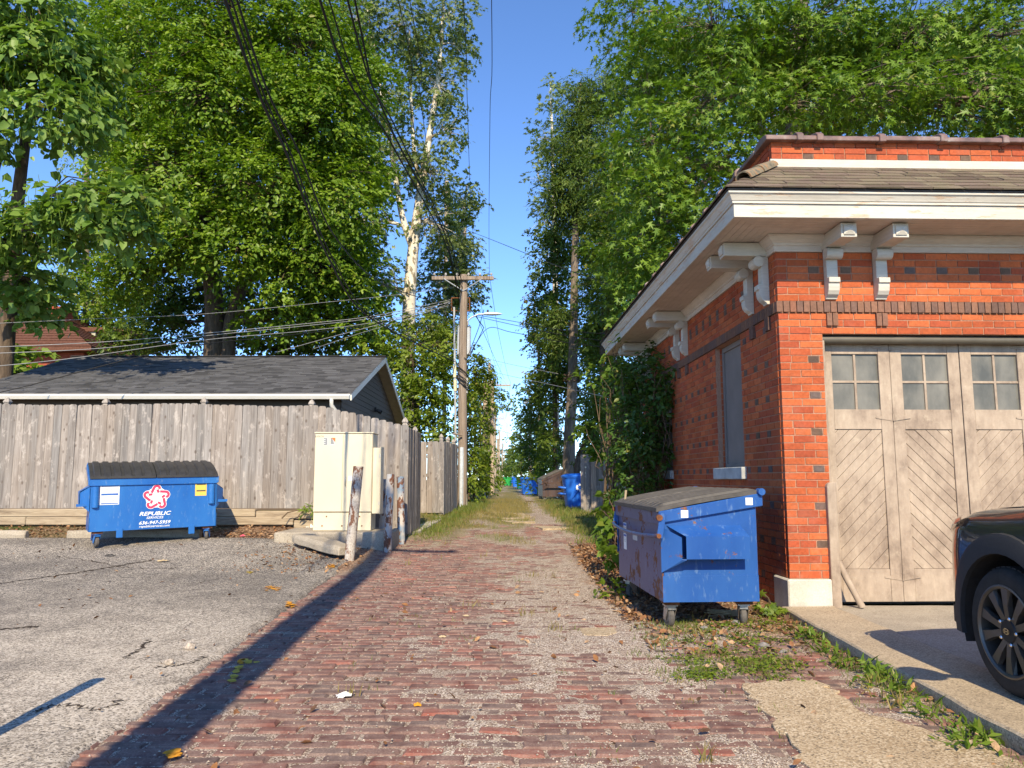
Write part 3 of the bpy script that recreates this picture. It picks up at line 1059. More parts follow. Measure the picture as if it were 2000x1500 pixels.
# side wall towards the alley
def side_brick(y0, y1, z0, z1, dark=False, x=0.0, dep=0.06):
    g = 0.0052
    t_ = rb.uniform(-0.002, 0.002)
    rest.box(x + t_, x + dep, y0 + g, y1 - g, z0 + g, z1 - g, brick_tint(rb, dark))
kk = -5
while True:
    z0 = PZ + kk * CH
    if kk >= K_SOLD:
        z0 = Z_S1 + (kk - K_SOLD) * CH
    if kk >= K_SOLD + K_TOP:
        break
    off = 0.107 if kk % 2 else 0.0
    dkrow = kk % 5 == 4 or kk == K_SOLD + 4
    u, n = 0.0, 0
    while u < GL - 0.02:
        L = off if (n == 0 and off) else (SL if not dkrow else (SL if n % 2 else SL / 2))
        e = min(GL, u + L)
        segs = [(u, e)]
        if WZ0 - 0.01 < z0 < Z_S0 - 0.01:
            for a, b in WIN:
                ns = []
                for p, q in segs:
                    if q <= a or p >= b: ns.append((p, q))
                    else:
                        if p < a - 0.02: ns.append((p, a))
                        if q > b + 0.02: ns.append((b, q))
                segs = ns
        for p, q in segs:
            if u == 0.0:
                p = 0.058 if z0 > PZ - 0.01 else 0.0
            side_brick(p, q, z0, z0 + CH, dkrow and n % 2 == 0 and n > 0)
        u = e
        n += 1
    if WZ0 - 0.01 < z0 < Z_S0 - 0.01:                 # window reveals
        for a, b in WIN:
            for yy0, yy1 in ((a - 0.05, a + 0.0035), (b - 0.0035, b + 0.05)):
                rest.box(0.062, 0.17, yy0, yy1, z0 + 0.005, z0 + CH - 0.005, brick_tint(rb))
    kk += 1
v_ = 0.05
while v_ < GL:
    tb = rb.choice([(0.155, 0.085, 0.062), (0.185, 0.10, 0.066), (0.14, 0.085, 0.07)])
    rest.box(-0.02, 0.05, v_ + 0.004, v_ + 0.0625, Z_S0 + 0.003, Z_S1 - 0.003, tb)
    v_ += 0.0665
for c in BR_S:
    for s in (-1, 1):
        rest.box(-0.028, 0.05, c + (0.003 if s > 0 else -0.055), c + (0.055 if s > 0 else -0.003), Z_S0 - 0.135, Z_S0 - 0.003, (0.15, 0.085, 0.065))

# parapet bricks
Z_FL0, Z_FL1, Z_CP = 4.322, 4.42, 4.606
for k in range(3):
    run_z = Z_FL1 + k * 0.062
    u, n = 0.0, 0
    while u < GW - 0.01:
        L = 0.107 if (n == 0 and k % 2) else (SL if k != 0 or n % 2 else 0.107)
        e = min(GW, u + L)
        g = 0.005
        yo = rb.uniform(-0.008, 0.004) if k == 2 else rb.uniform(-0.002, 0.002)
        if u < 2.5:
            key = ('p', round(e - u, 3), rb.randrange(6), k == 0 and n % 2 == 0)
            if key not in _bc:
                mb = MB()
                L2 = e - u - 2 * g
                mb.box(-L2 / 2, L2 / 2, 0, 0.07, -0.0262, 0.0262, brick_tint(rb, key[3] and n > 0))
                _bc[key] = mb.mesh('parapet_brick', MT['wall_brick'])
            link('parapet_brick', _bc[key], garage, ((u + e) / 2, yo, run_z + 0.031))
        else:
            rest.box(u + g, e - g, yo, yo + 0.07, run_z + 0.005, run_z + 0.057, brick_tint(rb))
        u = e
        n += 1
    u = 0.08
    while u < GL - 0.1:
        rest.box(0.0, 0.07, u, u + SL - 0.01, run_z + 0.005, run_z + 0.057, brick_tint(rb))
        u += SL
mb = MB()
mb.box(0.01, GW - 0.01, 0.009, 0.24, Z_FL0 - 0.5, Z_CP)
mb.box(0.01, 0.24, 0.24, GL - 0.24, Z_FL0 - 0.5, Z_CP)
mb.box(GW - 0.24, GW - 0.01, 0.24, GL - 0.24, Z_FL0 - 0.5, Z_CP)
mb.box(0.01, GW - 0.01, GL - 0.24, GL - 0.01, Z_FL0 - 0.5, Z_CP)
mb.box(0.24, GW - 0.24, 0.24, GL - 0.24, Z_FL0 - 0.4, Z_FL0)
mb.obj('parapet', MT['mortar'], garage)
o = rest.obj('side_bricks', MT['wall_brick'], garage)
o['kind'] = 'stuff'
o['label'] = 'shaded brickwork of the alley side wall'

# plinth, door jamb guards
mb = MB()
mb.box(-0.03, 0.412, -0.045, 0.33, -0.1, PZ - 0.004)
mb.obj('plinth', MT['limestone'], garage, bevel=0.012)
mb = MB()
mb.box(DX1 + 0.015, GW + 0.03, -0.045, 0.33, -0.1, PZ - 0.004)
mb.obj('plinth', MT['limestone'], garage, bevel=0.012)
for gx in (0.378, DX1 - 0.045):
    mb = MB()
    mb.prism([(gx, -0.02), (gx + 0.09, -0.02), (gx + 0.09, 1.215), (gx + 0.03, 1.215), (gx + 0.008, 1.20), (gx, 1.175)], -0.05, 0.03, 'y')
    mb.obj('jamb_guard', MT['tan_door_paint'], garage, bevel=0.006)
mb = MB()
mb.tube([(0.485, 0.03, 0.47), (0.53, -0.02, 0.33), (0.63, -0.10, 0.075)], 0.03, 12)
mb.obj('guard_pipe', MT['tan_door_paint'], garage, smooth=0.9)

# ring mouldings round the whole building: profile (out, z)
def ring(mb, prof, close=True):
    vs_ = []
    for o_, z_ in prof:
        vs_ += [(-o_, -o_, z_), (GW + o_, -o_, z_), (GW + o_, GL + o_, z_), (-o_, GL + o_, z_)]
    n = len(prof)
    fs_ = []
    for i in range(n if close else n - 1):
        j = (i + 1) % n
        for k in range(4):
            k2 = (k + 1) % 4
            fs_.append((i * 4 + k, i * 4 + k2, j * 4 + k2, j * 4 + k))
    mb.add(vs_, fs_)
mb = MB()
ring(mb, [(0.0, Z_FR), (0.022, Z_FR), (0.022, 3.52), (0.034, 3.525), (0.036, 3.545), (0.06, 3.565), (0.085, 3.60), (0.095, 3.605), (0.095, Z_SOF - 0.002), (0.0, Z_SOF - 0.002)])
mb.obj('frieze', MT['soffit_paint'], garage)
mb = MB()
ring(mb, [(OV, Z_SOF - 0.012), (OV, 3.735), (OV - 0.03, 3.735), (OV - 0.03, Z_SOF - 0.012)])
mb.obj('fascia', MT['white_paint'], garage, bevel=0.003)
mb = MB()
ring(mb, [(OV - 0.02, 3.735), (OV + 0.016, 3.735), (OV + 0.016, 3.755), (OV + 0.024, 3.76), (OV + 0.030, 3.775), (OV + 0.045, 3.805), (OV + 0.062, 3.818), (OV + 0.062, 3.838), (OV - 0.02, 3.838)])
mb.obj('crown_moulding', MT['white_paint'], garage)
mb = MB()
ring(mb, [(OV + 0.075, 3.842), (OV + 0.075, 3.852), (0.004, Z_FL0 + 0.004), (0.004, Z_FL0 - 0.02), (OV - 0.02, 3.842)])
mb.obj('roof', MT['dark_trim'], garage)
mb = MB()
ring(mb, [(0.004, Z_FL0 - 0.01), (0.05, Z_FL0 - 0.022), (0.05, Z_FL0 - 0.012), (0.014, Z_FL0 + 0.012), (0.014, Z_FL1 - 0.004), (0.004, Z_FL1 - 0.002)])
mb.obj('flashing', MT['bracket_paint'], garage)

# soffit boards, mitred at the corner
nb = 8
for i in range(nb):
    a, b = 0.02 + (OV - 0.05) * i / nb, 0.02 + (OV - 0.05) * (i + 1) / nb - 0.004
    z_ = Z_SOF + rb.uniform(0, 0.002)
    for side in ('front', 'alley'):
        if side == 'front':
            pl = [(-a, -a), (GW + a, -a), (GW + b, -b), (-b, -b)]
        else:
            pl = [(-a, -a), (-b, -b), (-b, GL + b), (-a, GL + a)]
        mb = MB()
        mb.prism(pl, z_, z_ + 0.012, 'z')
        mb.obj('soffit_board', MT['soffit_paint'], garage)
mb = MB()
ring(mb, [(0.0, Z_SOF + 0.02), (OV - 0.03, Z_SOF + 0.02), (OV - 0.03, Z_SOF + 0.03), (0.0, Z_SOF + 0.03)])
mb.obj('soffit_backing', MT['dark_trim'], garage)

# shingles on the skirt roof
e0, e1 = (OV + 0.085, 3.858), (0.02, Z_FL0 + 0.0)     # (out, z) of eave and top
NR = 7
def on_slope(f, lift=0.0):
    o_ = e0[0] + (e1[0] - e0[0]) * f
    z_ = e0[1] + (e1[1] - e0[1]) * f
    L = math.hypot(e1[0] - e0[0], e1[1] - e0[1])
    nx, nz = (e1[1] - e0[1]) / L, -(e1[0] - e0[0]) / L     # outward, up
    return o_ + nx * lift, z_ + nz * lift
side_sh = MB()
for r_ in range(NR):
    f0, f1 = r_ / NR - 0.01, (r_ + 1) / NR + 0.02
    o0, z0 = on_slope(f0, 0.016)
    o1, z1 = on_slope(f1, 0.007)
    ob, zb = on_slope(f0, 0.004)
    u = -o0 + rb.uniform(-0.02, 0.0)
    while u < GW + o0:
        L = rb.uniform(0.24, 0.36)
        e = min(u + L, GW + o0)
        base = rb.choice([(0.15, 0.115, 0.085), (0.175, 0.14, 0.10), (0.12, 0.09, 0.07), (0.16, 0.12, 0.095)])
        s = rb.uniform(0.85, 1.15)
        ua, ub = u + 0.002, e - 0.002
        sk = rb.uniform(-0.006, 0.006)
        mb = MB()
        lim = lambda v_, o_: min(max(v_, -o_), GW + o_)
        mb.add([(lim(ua, o0), -o0, z0 + sk), (lim(ub, o0), -o0, z0 - sk), (lim(ub, o1), -o1, z1), (lim(ua, o1), -o1, z1), (lim(ua, o0), -ob, zb), (lim(ub, o0), -ob, zb)],
               [(0, 1, 2, 3), (4, 5, 1, 0), (4, 0, 3), (1, 5, 2)], tuple(s * q for q in base))
        if u < 2.6:
            mb.obj('shingle', MT['brown_shingle'], garage, recalc=False)
        else:
            side_sh.add(mb.v, mb.f, mb.t[0])
        u = e
    u = -o0
    while u < GL + o0:
        e = min(u + rb.uniform(0.24, 0.36), GL + o0)
        lim = lambda v_, o_: min(max(v_, -o_), GL + o_)
        base = rb.choice([(0.15, 0.115, 0.085), (0.12, 0.09, 0.07)])
        side_sh.add([(-o0, lim(u + 0.002, o0), z0), (-o0, lim(e - 0.002, o0), z0), (-o1, lim(e - 0.002, o1), z1), (-o1, lim(u + 0.002, o1), z1), (-ob, lim(u + 0.002, o0), zb), (-ob, lim(e - 0.002, o0), zb)],
                    [(3, 2, 1, 0), (0, 1, 5, 4)], base)
        u = e
o = side_sh.obj('side_shingles', MT['brown_shingle'], garage, recalc=False)
o['kind'] = 'stuff'
# barrel tiles on the hip
for i in range(2):
    f0, f1 = 0.36 + i * 0.32, 0.36 + (i + 1) * 0.32 + 0.05
    o0, z0 = on_slope(f0, 0.0)
    o1, z1 = on_slope(min(f1, 1.05), 0.0)
    d = Vector((o0 - o1, o0 - o1, z1 - z0)).normalized()
    a = Vector((1, -1, 0)).normalized()
    nrm = a.cross(d)
    if nrm.z < 0: nrm = -nrm
    mb = MB()
    vs_ = []
    for (cc, ra) in ((Vector((-o0, -o0, z0)), 0.082), (Vector((-o1, -o1, z1)), 0.066)):
        for rr in (ra, ra - 0.014):
            for k in range(9):
                t_ = math.pi * k / 8
                vs_.append(cc + a * math.cos(t_) * rr + nrm * math.sin(t_) * rr * 0.95)
    fs_ = []
    for k in range(8):
        fs_ += [(k, k + 1, 19 + k, 18 + k), (9 + k, 27 + k, 28 + k, 10 + k), (k, 9 + k, 10 + k, k + 1), (18 + k, 19 + k, 28 + k, 27 + k)]
    mb.add(vs_, fs_)
    mb.obj('hip_tile', MT['clay_tile'], garage, smooth=0.7)

# glazed coping with collars
cp = [(-0.07, Z_CP - 0.012), (-0.07, Z_CP + 0.03), (-0.035, Z_CP + 0.052), (0.10, Z_CP + 0.075), (0.25, Z_CP + 0.052), (0.285, Z_CP + 0.03), (0.285, Z_CP - 0.012)]
def grow(pr, k):
    cx, cz = 0.1, Z_CP + 0.01
    return [(cx + (a - cx) * (1 + k * 0.6), cz + (b - cz) * (1 + k * 2.4)) for a, b in pr]
xs_ = [-0.07, 0.30, 0.50, 1.13, 1.75, 2.38, 3.0, GW + 0.07]
for i in range(len(xs_) - 1):
    a, b = xs_[i], xs_[i + 1]
    dz = rb.uniform(-0.004, 0.006)
    mb = MB()
    mb.prism([(p, q + dz) for p, q in cp], a + 0.002, b - 0.05, 'x')
    mb.prism([(p, q + dz) for p, q in grow(cp, 0.22)], b - 0.062, b + 0.004, 'x')
    mb.obj('coping_tile', MT['glazed_tile'], garage, bevel=0.006)
a = 0.30
while a < GL - 0.3:
    mb = MB()
    mb.prism(cp, a + 0.002, a + 0.56, 'y')
    mb.prism(grow(cp, 0.22), a + 0.55, a + 0.625, 'y')
    mb.obj('coping_tile', MT['glazed_tile'], garage, bevel=0.006)
    a += 0.622

# brackets: profiled board on the wall, scroll, square beam with a cut pyramid end
prof = [(0, 2.985), (0.028, 2.985), (0.034, 3.0), (0.07, 3.025), (0.092, 3.06), (0.1, 3.10), (0.1, 3.135), (0.118, 3.135), (0.118, 3.185), (0.10, 3.185),
        (0.072, 3.192), (0.072, 3.40), (0.072, 3.475), (0, 3.475)]
def make_bracket(c, side):
    M = Matrix.Translation((c, 0, 0)) if not side else Matrix(((0, -1, 0, 0), (1, 0, 0, c), (0, 0, 1, 0), (0, 0, 0, 1)))
    if side:
        M = Matrix.Translation((0, c, 0)) @ Matrix.Rotation(-math.pi / 2, 4, 'Z')
    def out(mb, name, parent, bevel=0.004, smooth=False):
        mb.v = [tuple(M @ Vector(p)) for p in mb.v]
        return mb.obj(name, MT['bracket_paint'], parent, bevel=bevel, smooth=smooth)
    mb = MB()
    mb.prism([(-a_, b_) for a_, b_ in prof], -0.055, 0.055, 'x')
    br = out(mb, 'bracket', garage, 0.003)
    mb = MB()
    mb.box(-0.075, 0.075, -0.455, -0.002, 3.475, 3.612)
    beam = out(mb, 'beam', br)
    mb = MB()
    zc, hw, hh = 3.543, 0.052, 0.047
    mb.add([(-hw, -0.455, zc - hh), (hw, -0.455, zc - hh), (hw, -0.455, zc + hh), (-hw, -0.455, zc + hh),
            (-hw, -0.467, zc - hh), (hw, -0.467, zc - hh), (hw, -0.467, zc + hh), (-hw, -0.467, zc + hh), (0, -0.492, zc)],
           [(0, 1, 5, 4), (1, 2, 6, 5), (2, 3, 7, 6), (3, 0, 4, 7), (4, 5, 8), (5, 6, 8), (6, 7, 8), (7, 4, 8)])
    out(mb, 'end_block', br, 0.0)
    mb = MB()
    mb.cyl((-0.078, -0.105, 3.42), (0.078, -0.105, 3.42), 0.055, n=20)
    out(mb, 'scroll', br, 0.0, 0.7)
for c in BR_F: make_bracket(c, False)
for c in BR_S: make_bracket(c, True)

# side windows: boarded panels in recess, stone sills
for a, b in WIN:
    mb = MB()
    mb.box(0.105, 0.125, a + 0.055, b - 0.055, WZ0 + 0.045, Z_S0 - 0.06)
    w_ = mb.obj('window', MT['window_board'], garage)
    mb = MB()
    for (p, q, r_, s) in ((a + 0.004, a + 0.06, WZ0, Z_S0 - 0.003), (b - 0.06, b - 0.004, WZ0, Z_S0 - 0.003), (a + 0.06, b - 0.06, WZ0, WZ0 + 0.05), (a + 0.06, b - 0.06, Z_S0 - 0.065, Z_S0 - 0.003)):
        mb.box(0.085, 0.14, p, q, r_, s)
    mb.obj('window_frame', MT['window_board'], w_, bevel=0.003)
    mb = MB()
    mb.box(-0.055, 0.16, a - 0.055, b + 0.055, WZ0 - 0.135, WZ0 - 0.002)
    mb.obj('window_sill', MT['grey_stone'], w_, bevel=0.006)

# folding doors
DY = 0.15
lw = (DX1 - DX0 - 0.05) / 4
for a in (DX0 + 0.002, DX1 - 0.024):
    mb = MB()
    mb.box(a, a + 0.022, 0.02, 0.24, 0.02, Z_HEAD - 0.06)
    mb.obj('door_jamb', MT['tan_door_paint'], garage, bevel=0.004)
mb = MB()
mb.box(DX0 + 0.002, DX1 - 0.002, 0.12, 0.26, Z_HEAD - 0.055, Z_HEAD + 0.0)
mb.obj('door_head', MT['lintel_paint'], garage)
mb = MB()
mb.cyl((DX0 + 0.002, 0.075, Z_HEAD - 0.042), (DX1 - 0.002, 0.075, Z_HEAD - 0.042), 0.04, n=16)
mb.obj('door_track', MT['lintel_paint'], garage, smooth=0.7)
mb = MB()
mb.box(DX0 + 0.03, DX1 - 0.03, DY + 0.06, DY + 0.08, 0.06, Z_HEAD - 0.06)
mb.obj('door_backing', MT['dark_trim'], garage)
ZB, Z1, Z2, Z3, Z4 = 0.085, 0.39, 1.73, 1.925, 2.475
ZT = 2.588
for i in range(4):
    x0 = DX0 + 0.025 + i * lw + 0.003
    x1 = x0 + lw - 0.006
    st = 0.115
    y0 = DY + (0.006 if i % 2 else 0)
    mb = MB()
    mb.box(x0, x0 + st, y0, y0 + 0.045, ZB, ZT)
    mb.box(x1 - st, x1, y0, y0 + 0.045, ZB, ZT)
    for a, b in ((ZB, Z1), (Z2, Z3), (Z4, ZT)):
        mb.box(x0 + st + 0.001, x1 - st - 0.001, y0 + 0.002, y0 + 0.043, a, b)
    leaf = mb.obj('door_leaf', MT['tan_door_paint'], garage, bevel=0.003)
    px0, px1 = x0 + st, x1 - st
    d = 1 if i % 2 == 0 else -1
    wv = 0.112
    k = -12
    while k < 30:
        a0, b0 = Z1 - 0.6 + k * wv, Z1 - 0.6 + (k + 1) * wv - 0.005
        if d > 0:
            pl = [(px0, a0), (px1, a0 + (px1 - px0)), (px1, b0 + (px1 - px0)), (px0, b0)]
        else:
            pl = [(px0, a0 + (px1 - px0)), (px1, a0), (px1, b0), (px0, b0 + (px1 - px0))]
        pl = clip_rect(pl, px0 + 0.001, px1 - 0.001, Z1 + 0.002, Z2 - 0.002)
        if len(pl) >= 3:
            mb = MB()
            yo = y0 + 0.014 + rb.uniform(-0.0025, 0.0025)
            mb.prism(pl, yo, yo + 0.018, 'y')
            mb.obj('plank', MT['tan_door_paint'], leaf, bevel=0.002)
        k += 1
    cx, cz = (px0 + px1) / 2, (Z3 + Z4) / 2
    for (a, b) in ((px0, cx - 0.011), (cx + 0.011, px1)):
        for (c, e) in ((Z3, cz - 0.011), (cz + 0.011, Z4)):
            mb = MB()
            mb.box(a, b, y0 + 0.026, y0 + 0.032, c, e)
            mb.obj('pane', MT['dusty_glass'], leaf)
    mb = MB()
    mb.box(cx - 0.0115, cx + 0.0115, y0 + 0.012, y0 + 0.034, Z3 - 0.001, Z4 + 0.001)
    mb.box(px0 - 0.001, px1 + 0.001, y0 + 0.014, y0 + 0.0335, cz - 0.0115, cz + 0.0115)
    mb.obj('muntin', MT['tan_door_paint'], leaf, bevel=0.002)
    if i % 2 == 0:
        for hz_ in (0.315, 1.845, 2.545):
            mb = MB()
            hx = x1 + 0.003
            mb.prism([(hx - 0.175, hz_ - 0.006), (hx - 0.012, hz_ - 0.032), (hx - 0.012, hz_ + 0.032), (hx - 0.175, hz_ + 0.006)], y0 - 0.005, y0 + 0.0005, 'y')
            mb.prism([(hx + 0.012, hz_ - 0.032), (hx + 0.175, hz_ - 0.006), (hx + 0.175, hz_ + 0.006), (hx + 0.012, hz_ + 0.032)], y0 - 0.003, y0 + 0.0065, 'y')
            mb.cyl((hx, y0 - 0.004, hz_ - 0.034), (hx, y0 - 0.004, hz_ + 0.034), 0.009, n=8)
            mb.obj('hinge', MT['tan_door_paint'], leaf)

# ------------------------------------------------------------------ fences
rf = random.Random(21)
_pk = {}
def picket_mesh(h, w=0.14, ear=0.03, tone=1.0, name='picket'):
    key = (round(h, 2), w, ear, round(tone, 1), rf.randrange(7), name)
    if key not in _pk:
        s = rf.uniform(0.82, 1.14) * tone
        warm = rf.uniform(-0.04, 0.05)
        tint = (s * (1 + warm), s, s * (1 - warm))
        mb = MB()
        hw = w / 2 + 0.0005
        mb.prism([(-hw, 0), (hw, 0), (hw, h - ear), (hw - ear * 0.35, h - ear * 0.35), (hw - ear, h), (-hw + ear, h), (-hw + ear * 0.35, h - ear * 0.35), (-hw, h - ear)], 0, 0.017, 'y', tint)
        _pk[key] = mb.mesh(name, MT['fence_wood'])
    return _pk[key]

def picket_run(fence, p0, p1, zb, zt, w=0.14, ear=0.03, tone=None):
    """boards from p0 to p1 (2-D); the boards' outer face is to the right-hand side of p0 -> p1"""
    a, b = Vector(p0), Vector(p1)
    d = (b - a)
    L = d.length
    d.normalize()
    ang = math.atan2(d.y, d.x)
    n = int(round(L / w))
    for i in range(n):
        s = (i + 0.5) / n
        q = a + d * (s * L)
        z0, z1 = zb(s), zt(s)
        tn = tone(s) if tone else 1.0
        o = link('picket', picket_mesh(z1 - z0 + rf.uniform(-0.008, 0.008), w, ear, tn), fence,
                 (q.x + rf.uniform(-0.002, 0.002), q.y + (0.005 if i % 2 else 0.0) + rf.uniform(-0.002, 0.002), z0), (rf.uniform(-0.006, 0.006), rf.uniform(-0.005, 0.005), ang + rf.uniform(-0.012, 0.012)))
    for hz_ in (0.18, 0.5, 0.82):        # rails behind
        mb = MB()
        nn = 6
        for i in range(nn):
            s0, s1 = i / nn, (i + 1) / nn
            A, B = a + d * (s0 * L), a + d * (s1 * L)
            nrm = Vector((-d.y, d.x))
            za = zb(s0) + hz_ * (zt(s0) - zb(s0))
            zb_ = zb(s1) + hz_ * (zt(s1) - zb(s1))
            f0, f1 = nrm * 0.024, nrm * 0.06
            mb.add([(A.x + f0.x, A.y + f0.y, za), (B.x + f0.x, B.y + f0.y, zb_), (B.x + f1.x, B.y + f1.y, zb_), (A.x + f1.x, A.y + f1.y, za),
                    (A.x + f0.x, A.y + f0.y, za + 0.085), (B.x + f0.x, B.y + f0.y, zb_ + 0.085), (B.x + f1.x, B.y + f1.y, zb_ + 0.085), (A.x + f1.x, A.y + f1.y, za + 0.085)],
                   [(0, 3, 2, 1), (4, 5, 6, 7), (0, 1, 5, 4), (2, 3, 7, 6)], (0.9, 0.9, 0.9))
        mb.obj('rail', MT['fence_wood'], fence)

def post(fence, x, y, z0, z1, w=0.095):
    mb = MB()
    mb.box(-w / 2, w / 2, -w / 2, w / 2, 0, z1 - z0 - 0.16, (0.95, 0.95, 0.95))
    p = mb.obj('post', MT['fence_wood'], fence, loc=(x, y, z0), bevel=0.004)
    h = z1 - z0
    mb = MB()
    r4 = math.sqrt(2)
    prof = [(w * 0.50, h - 0.16), (w * 0.52, h - 0.135), (w * 0.40, h - 0.125), (w * 0.40, h - 0.115), (w * 0.56, h - 0.10), (w * 0.58, h - 0.08), (w * 0.34, h - 0.03), (0.002, h)]
    vs_, fs_ = [], []
    for r_, z_ in prof:
        vs_ += [(-r_, -r_, z_), (r_, -r_, z_), (r_, r_, z_), (-r_, r_, z_)]
    for i in range(len(prof) - 1):
        for k in range(4):
            fs_.append((i * 4 + k, i * 4 + (k + 1) % 4, (i + 1) * 4 + (k + 1) % 4, (i + 1) * 4 + k))
    mb.add(vs_, fs_, (1.25, 1.25, 1.22))
    mb.obj('finial', MT['fence_wood'], p)

FY = 14.3
fence1 = empty('picket_fence', (0, 0, 0), 0, 'long weathered grey board fence behind the parking lot, stepping down to its corner', 'fence')
fx0, fx1 = -10.8, -1.93
def f1_top(s):
    x = fx0 + (fx1 - fx0) * s
    return 2.635 - 0.03 * ss(-6, -3.6, x) - 0.385 * max(0.0, (x + 3.62) / 1.69) + 0.012 * math.sin(x * 1.7)
def f1_bot(s):
    x = fx0 + (fx1 - fx0) * s
    return 0.71 - 0.46 * ss(-4.0, -1.95, x)
picket_run(fence1, (fx0, FY), (fx1, FY), f1_bot, f1_top)
picket_run(fence1, (fx1 + 0.012, FY + 0.0), (fx1 + 0.10, FY + 1.26), lambda s: 0.24, lambda s: 2.20 - 0.04 * s, tone=lambda s: 0.9)
for px in (12, 205, 397, 608):
    x = (px - 1000) / 1500 * 14.45
    post(fence1, x, FY + 0.13, 0.3, f1_top((x - fx0) / (fx1 - fx0)) + 0.135)
post(fence1, -2.0, FY + 0.075, 0.2, 2.225 + 0.17)
post(fence1, -1.955, FY + 1.2, 0.2, 2.30)

fence2 = empty('picket_fence', (0, 0, 0), 0, 'short grey board fence by the concrete apron, in front of the utility pole', 'fence')
picket_run(fence2, (-3.6, 19.5), (-1.72, 19.5), lambda s: 0.40, lambda s: 2.19)
picket_run(fence2, (-1.708, 19.5), (-1.60, 22.7), lambda s: 0.36, lambda s: 2.19 + 0.05 * s, tone=lambda s: 0.85)
for x, y in ((-1.80, 19.58), (-1.74, 20.9), (-1.69, 22.2)):
    post(fence2, x, y, 0.3, 2.19 + 0.20)

fence3 = empty('board_fence', (0, 0, 0), 0, 'rough grey plank fence with a pale post between the blue cart and the vines', 'fence')
picket_run(fence3, (1.98, 22.3), (4.4, 22.3), lambda s: 0.26, lambda s: 1.93 + 0.015 * math.sin(17 * s), 0.15, 0.012, tone=lambda s: 0.95)
mb = MB()
mb.box(2.27, 2.42, 22.21, 22.29, 0.2, 1.98, (1.25, 1.12, 0.98))
mb.obj('post', MT['fence_wood'], fence3, bevel=0.008)

# landscape timbers under the long fence
for lv in range(2):
    x = -11.2 - 0.7 * lv
    while x < -3.6:
        e = min(x + 2.42, -3.45)
        mb = MB()
        z0 = 0.42 + lv * 0.145
        mb.box(0, e - x - 0.012, 0, 0.15, 0, 0.14)
        o = mb.obj('landscape_timber', MT['timber'], None, loc=(x, FY - 0.24 + 0.02 * lv + rf.uniform(-0.01, 0.01), z0 - 0.06 * ss(-6, -3.6, x)), bevel=0.012)
        vis = 'upper' if lv else 'lower'
        k = int(round((x + 11.9) / 2.42))
        where = ['at the left end', 'left of the blue dumpster', 'behind the lettered dumpster', 'between the dumpster and the cream cabinet', 'beside the cream cabinet'][min(4, max(0, k))]
        props(o, f'{vis} landscape timber under the long fence {where}', 'timber', 'landscape timbers under the fence')
        x = e

# wheel stops and broken kerb
def kerb(p0, p1, w, h, name, label, cat, z=None, tilt=0.0, mat='concrete_grey', group=None):
    a, b = Vector((p0[0], p0[1])), Vector((p1[0], p1[1]))
    d = b - a
    L = d.length
    ang = math.atan2(d.y, d.x)
    mb = MB()
    pr = [(-w / 2, -0.05), (w / 2, -0.05), (w / 2, h * 0.5), (w / 2 - 0.03, h), (-w / 2 + 0.03, h), (-w / 2, h * 0.5)]
    n = 9
    vs_, fs_ = [], []
    for i in range(n + 1):
        f = i / n
        ins = 0.05 if i in (0, n) else 0.0
        for (u, v) in pr:
            j = 0.012
            vs_.append((f * L, u * (1 - ins * 4) + rf.uniform(-j, j) * 0.6, (v * (1 - ins) + rf.uniform(-j, j) * 0.5)))
    m = len(pr)
    for i in range(n):
        for k in range(m):
            fs_.append((i * m + k, i * m + (k + 1) % m, (i + 1) * m + (k + 1) % m, (i + 1) * m + k))
    fs_ += [tuple(range(m)), tuple(n * m + k for k in range(m - 1, -1, -1))]
    mb.add(vs_, fs_)
    zz = z if z is not None else min(gz(*a), gz(*b))
    o = mb.obj(name, MT[mat], None, loc=(a.x, a.y, zz), rot=(0, -math.atan2((gz(*b) - gz(*a)) if z is None else tilt, L), ang), bevel=0.012)
    return props(o, label, cat, group)
kerb((-10.6, 12.9), (-8.02, 12.92), 0.16, 0.13, 'wheel_stop', 'worn concrete wheel stop at the far left of the lot', 'wheel stop', group='wheel stops along the lot')
kerb((-7.35, 12.93), (-5.2, 13.05), 0.16, 0.13, 'wheel_stop', 'concrete wheel stop half hidden behind the lettered dumpster', 'wheel stop', group='wheel stops along the lot')
a, b = at(447, 1046, 13.1), at(650, 1092, 11.0)
kerb((a.x, a.y), (b.x, b.y), 0.17, 0.16, 'wheel_stop', 'grey concrete wheel stop turned towards the leaning bollard', 'wheel stop', group='wheel stops along the lot')
a, b = at(585, 1052, 12.5), at(678, 1076, 11.45)
kerb((a.x, a.y), (b.x, b.y), 0.34, 0.09, 'concrete_slab', 'tilted slab of broken concrete in front of the cream cabinet', 'slab', z=0.30, tilt=-0.12)

# ------------------------------------------------------------------ cream utility cabinet on its pad
mb = MB()
mb.box(-3.85, -1.95, 12.62, 13.95, 0.05, 0.385)
props(mb.obj('equipment_pad', MT['concrete_grey'], None, bevel=0.015), 'low concrete pad carrying the cream utility cabinet', 'pad')
CX0, CX1, CY = -3.325, -2.352, 13.0
cab = empty('utility_cabinet', ((CX0 + CX1) / 2, CY, 0.39), R(1.0), 'tall cream metal utility cabinet with stickers and a side box', 'cabinet')
hw, H = (CX1 - CX0) / 2, 1.62
mb = MB()
mb.box(-hw, hw, 0, 0.52, 0.30, H)
mb.obj('body', MT['box_beige'], cab, bevel=0.008)
mb = MB()
mb.box(-hw - 0.012, hw + 0.012, -0.02, 0.54, H + 0.001, H + 0.022)
mb.obj('top_cap', MT['box_beige'], cab, bevel=0.006)
mb = MB()
mb.box(-hw + 0.006, hw - 0.006, 0.008, 0.50, 0.0, 0.294)
mb.obj('base_skirt', MT['box_beige'], cab, bevel=0.006)
seam = -0.01
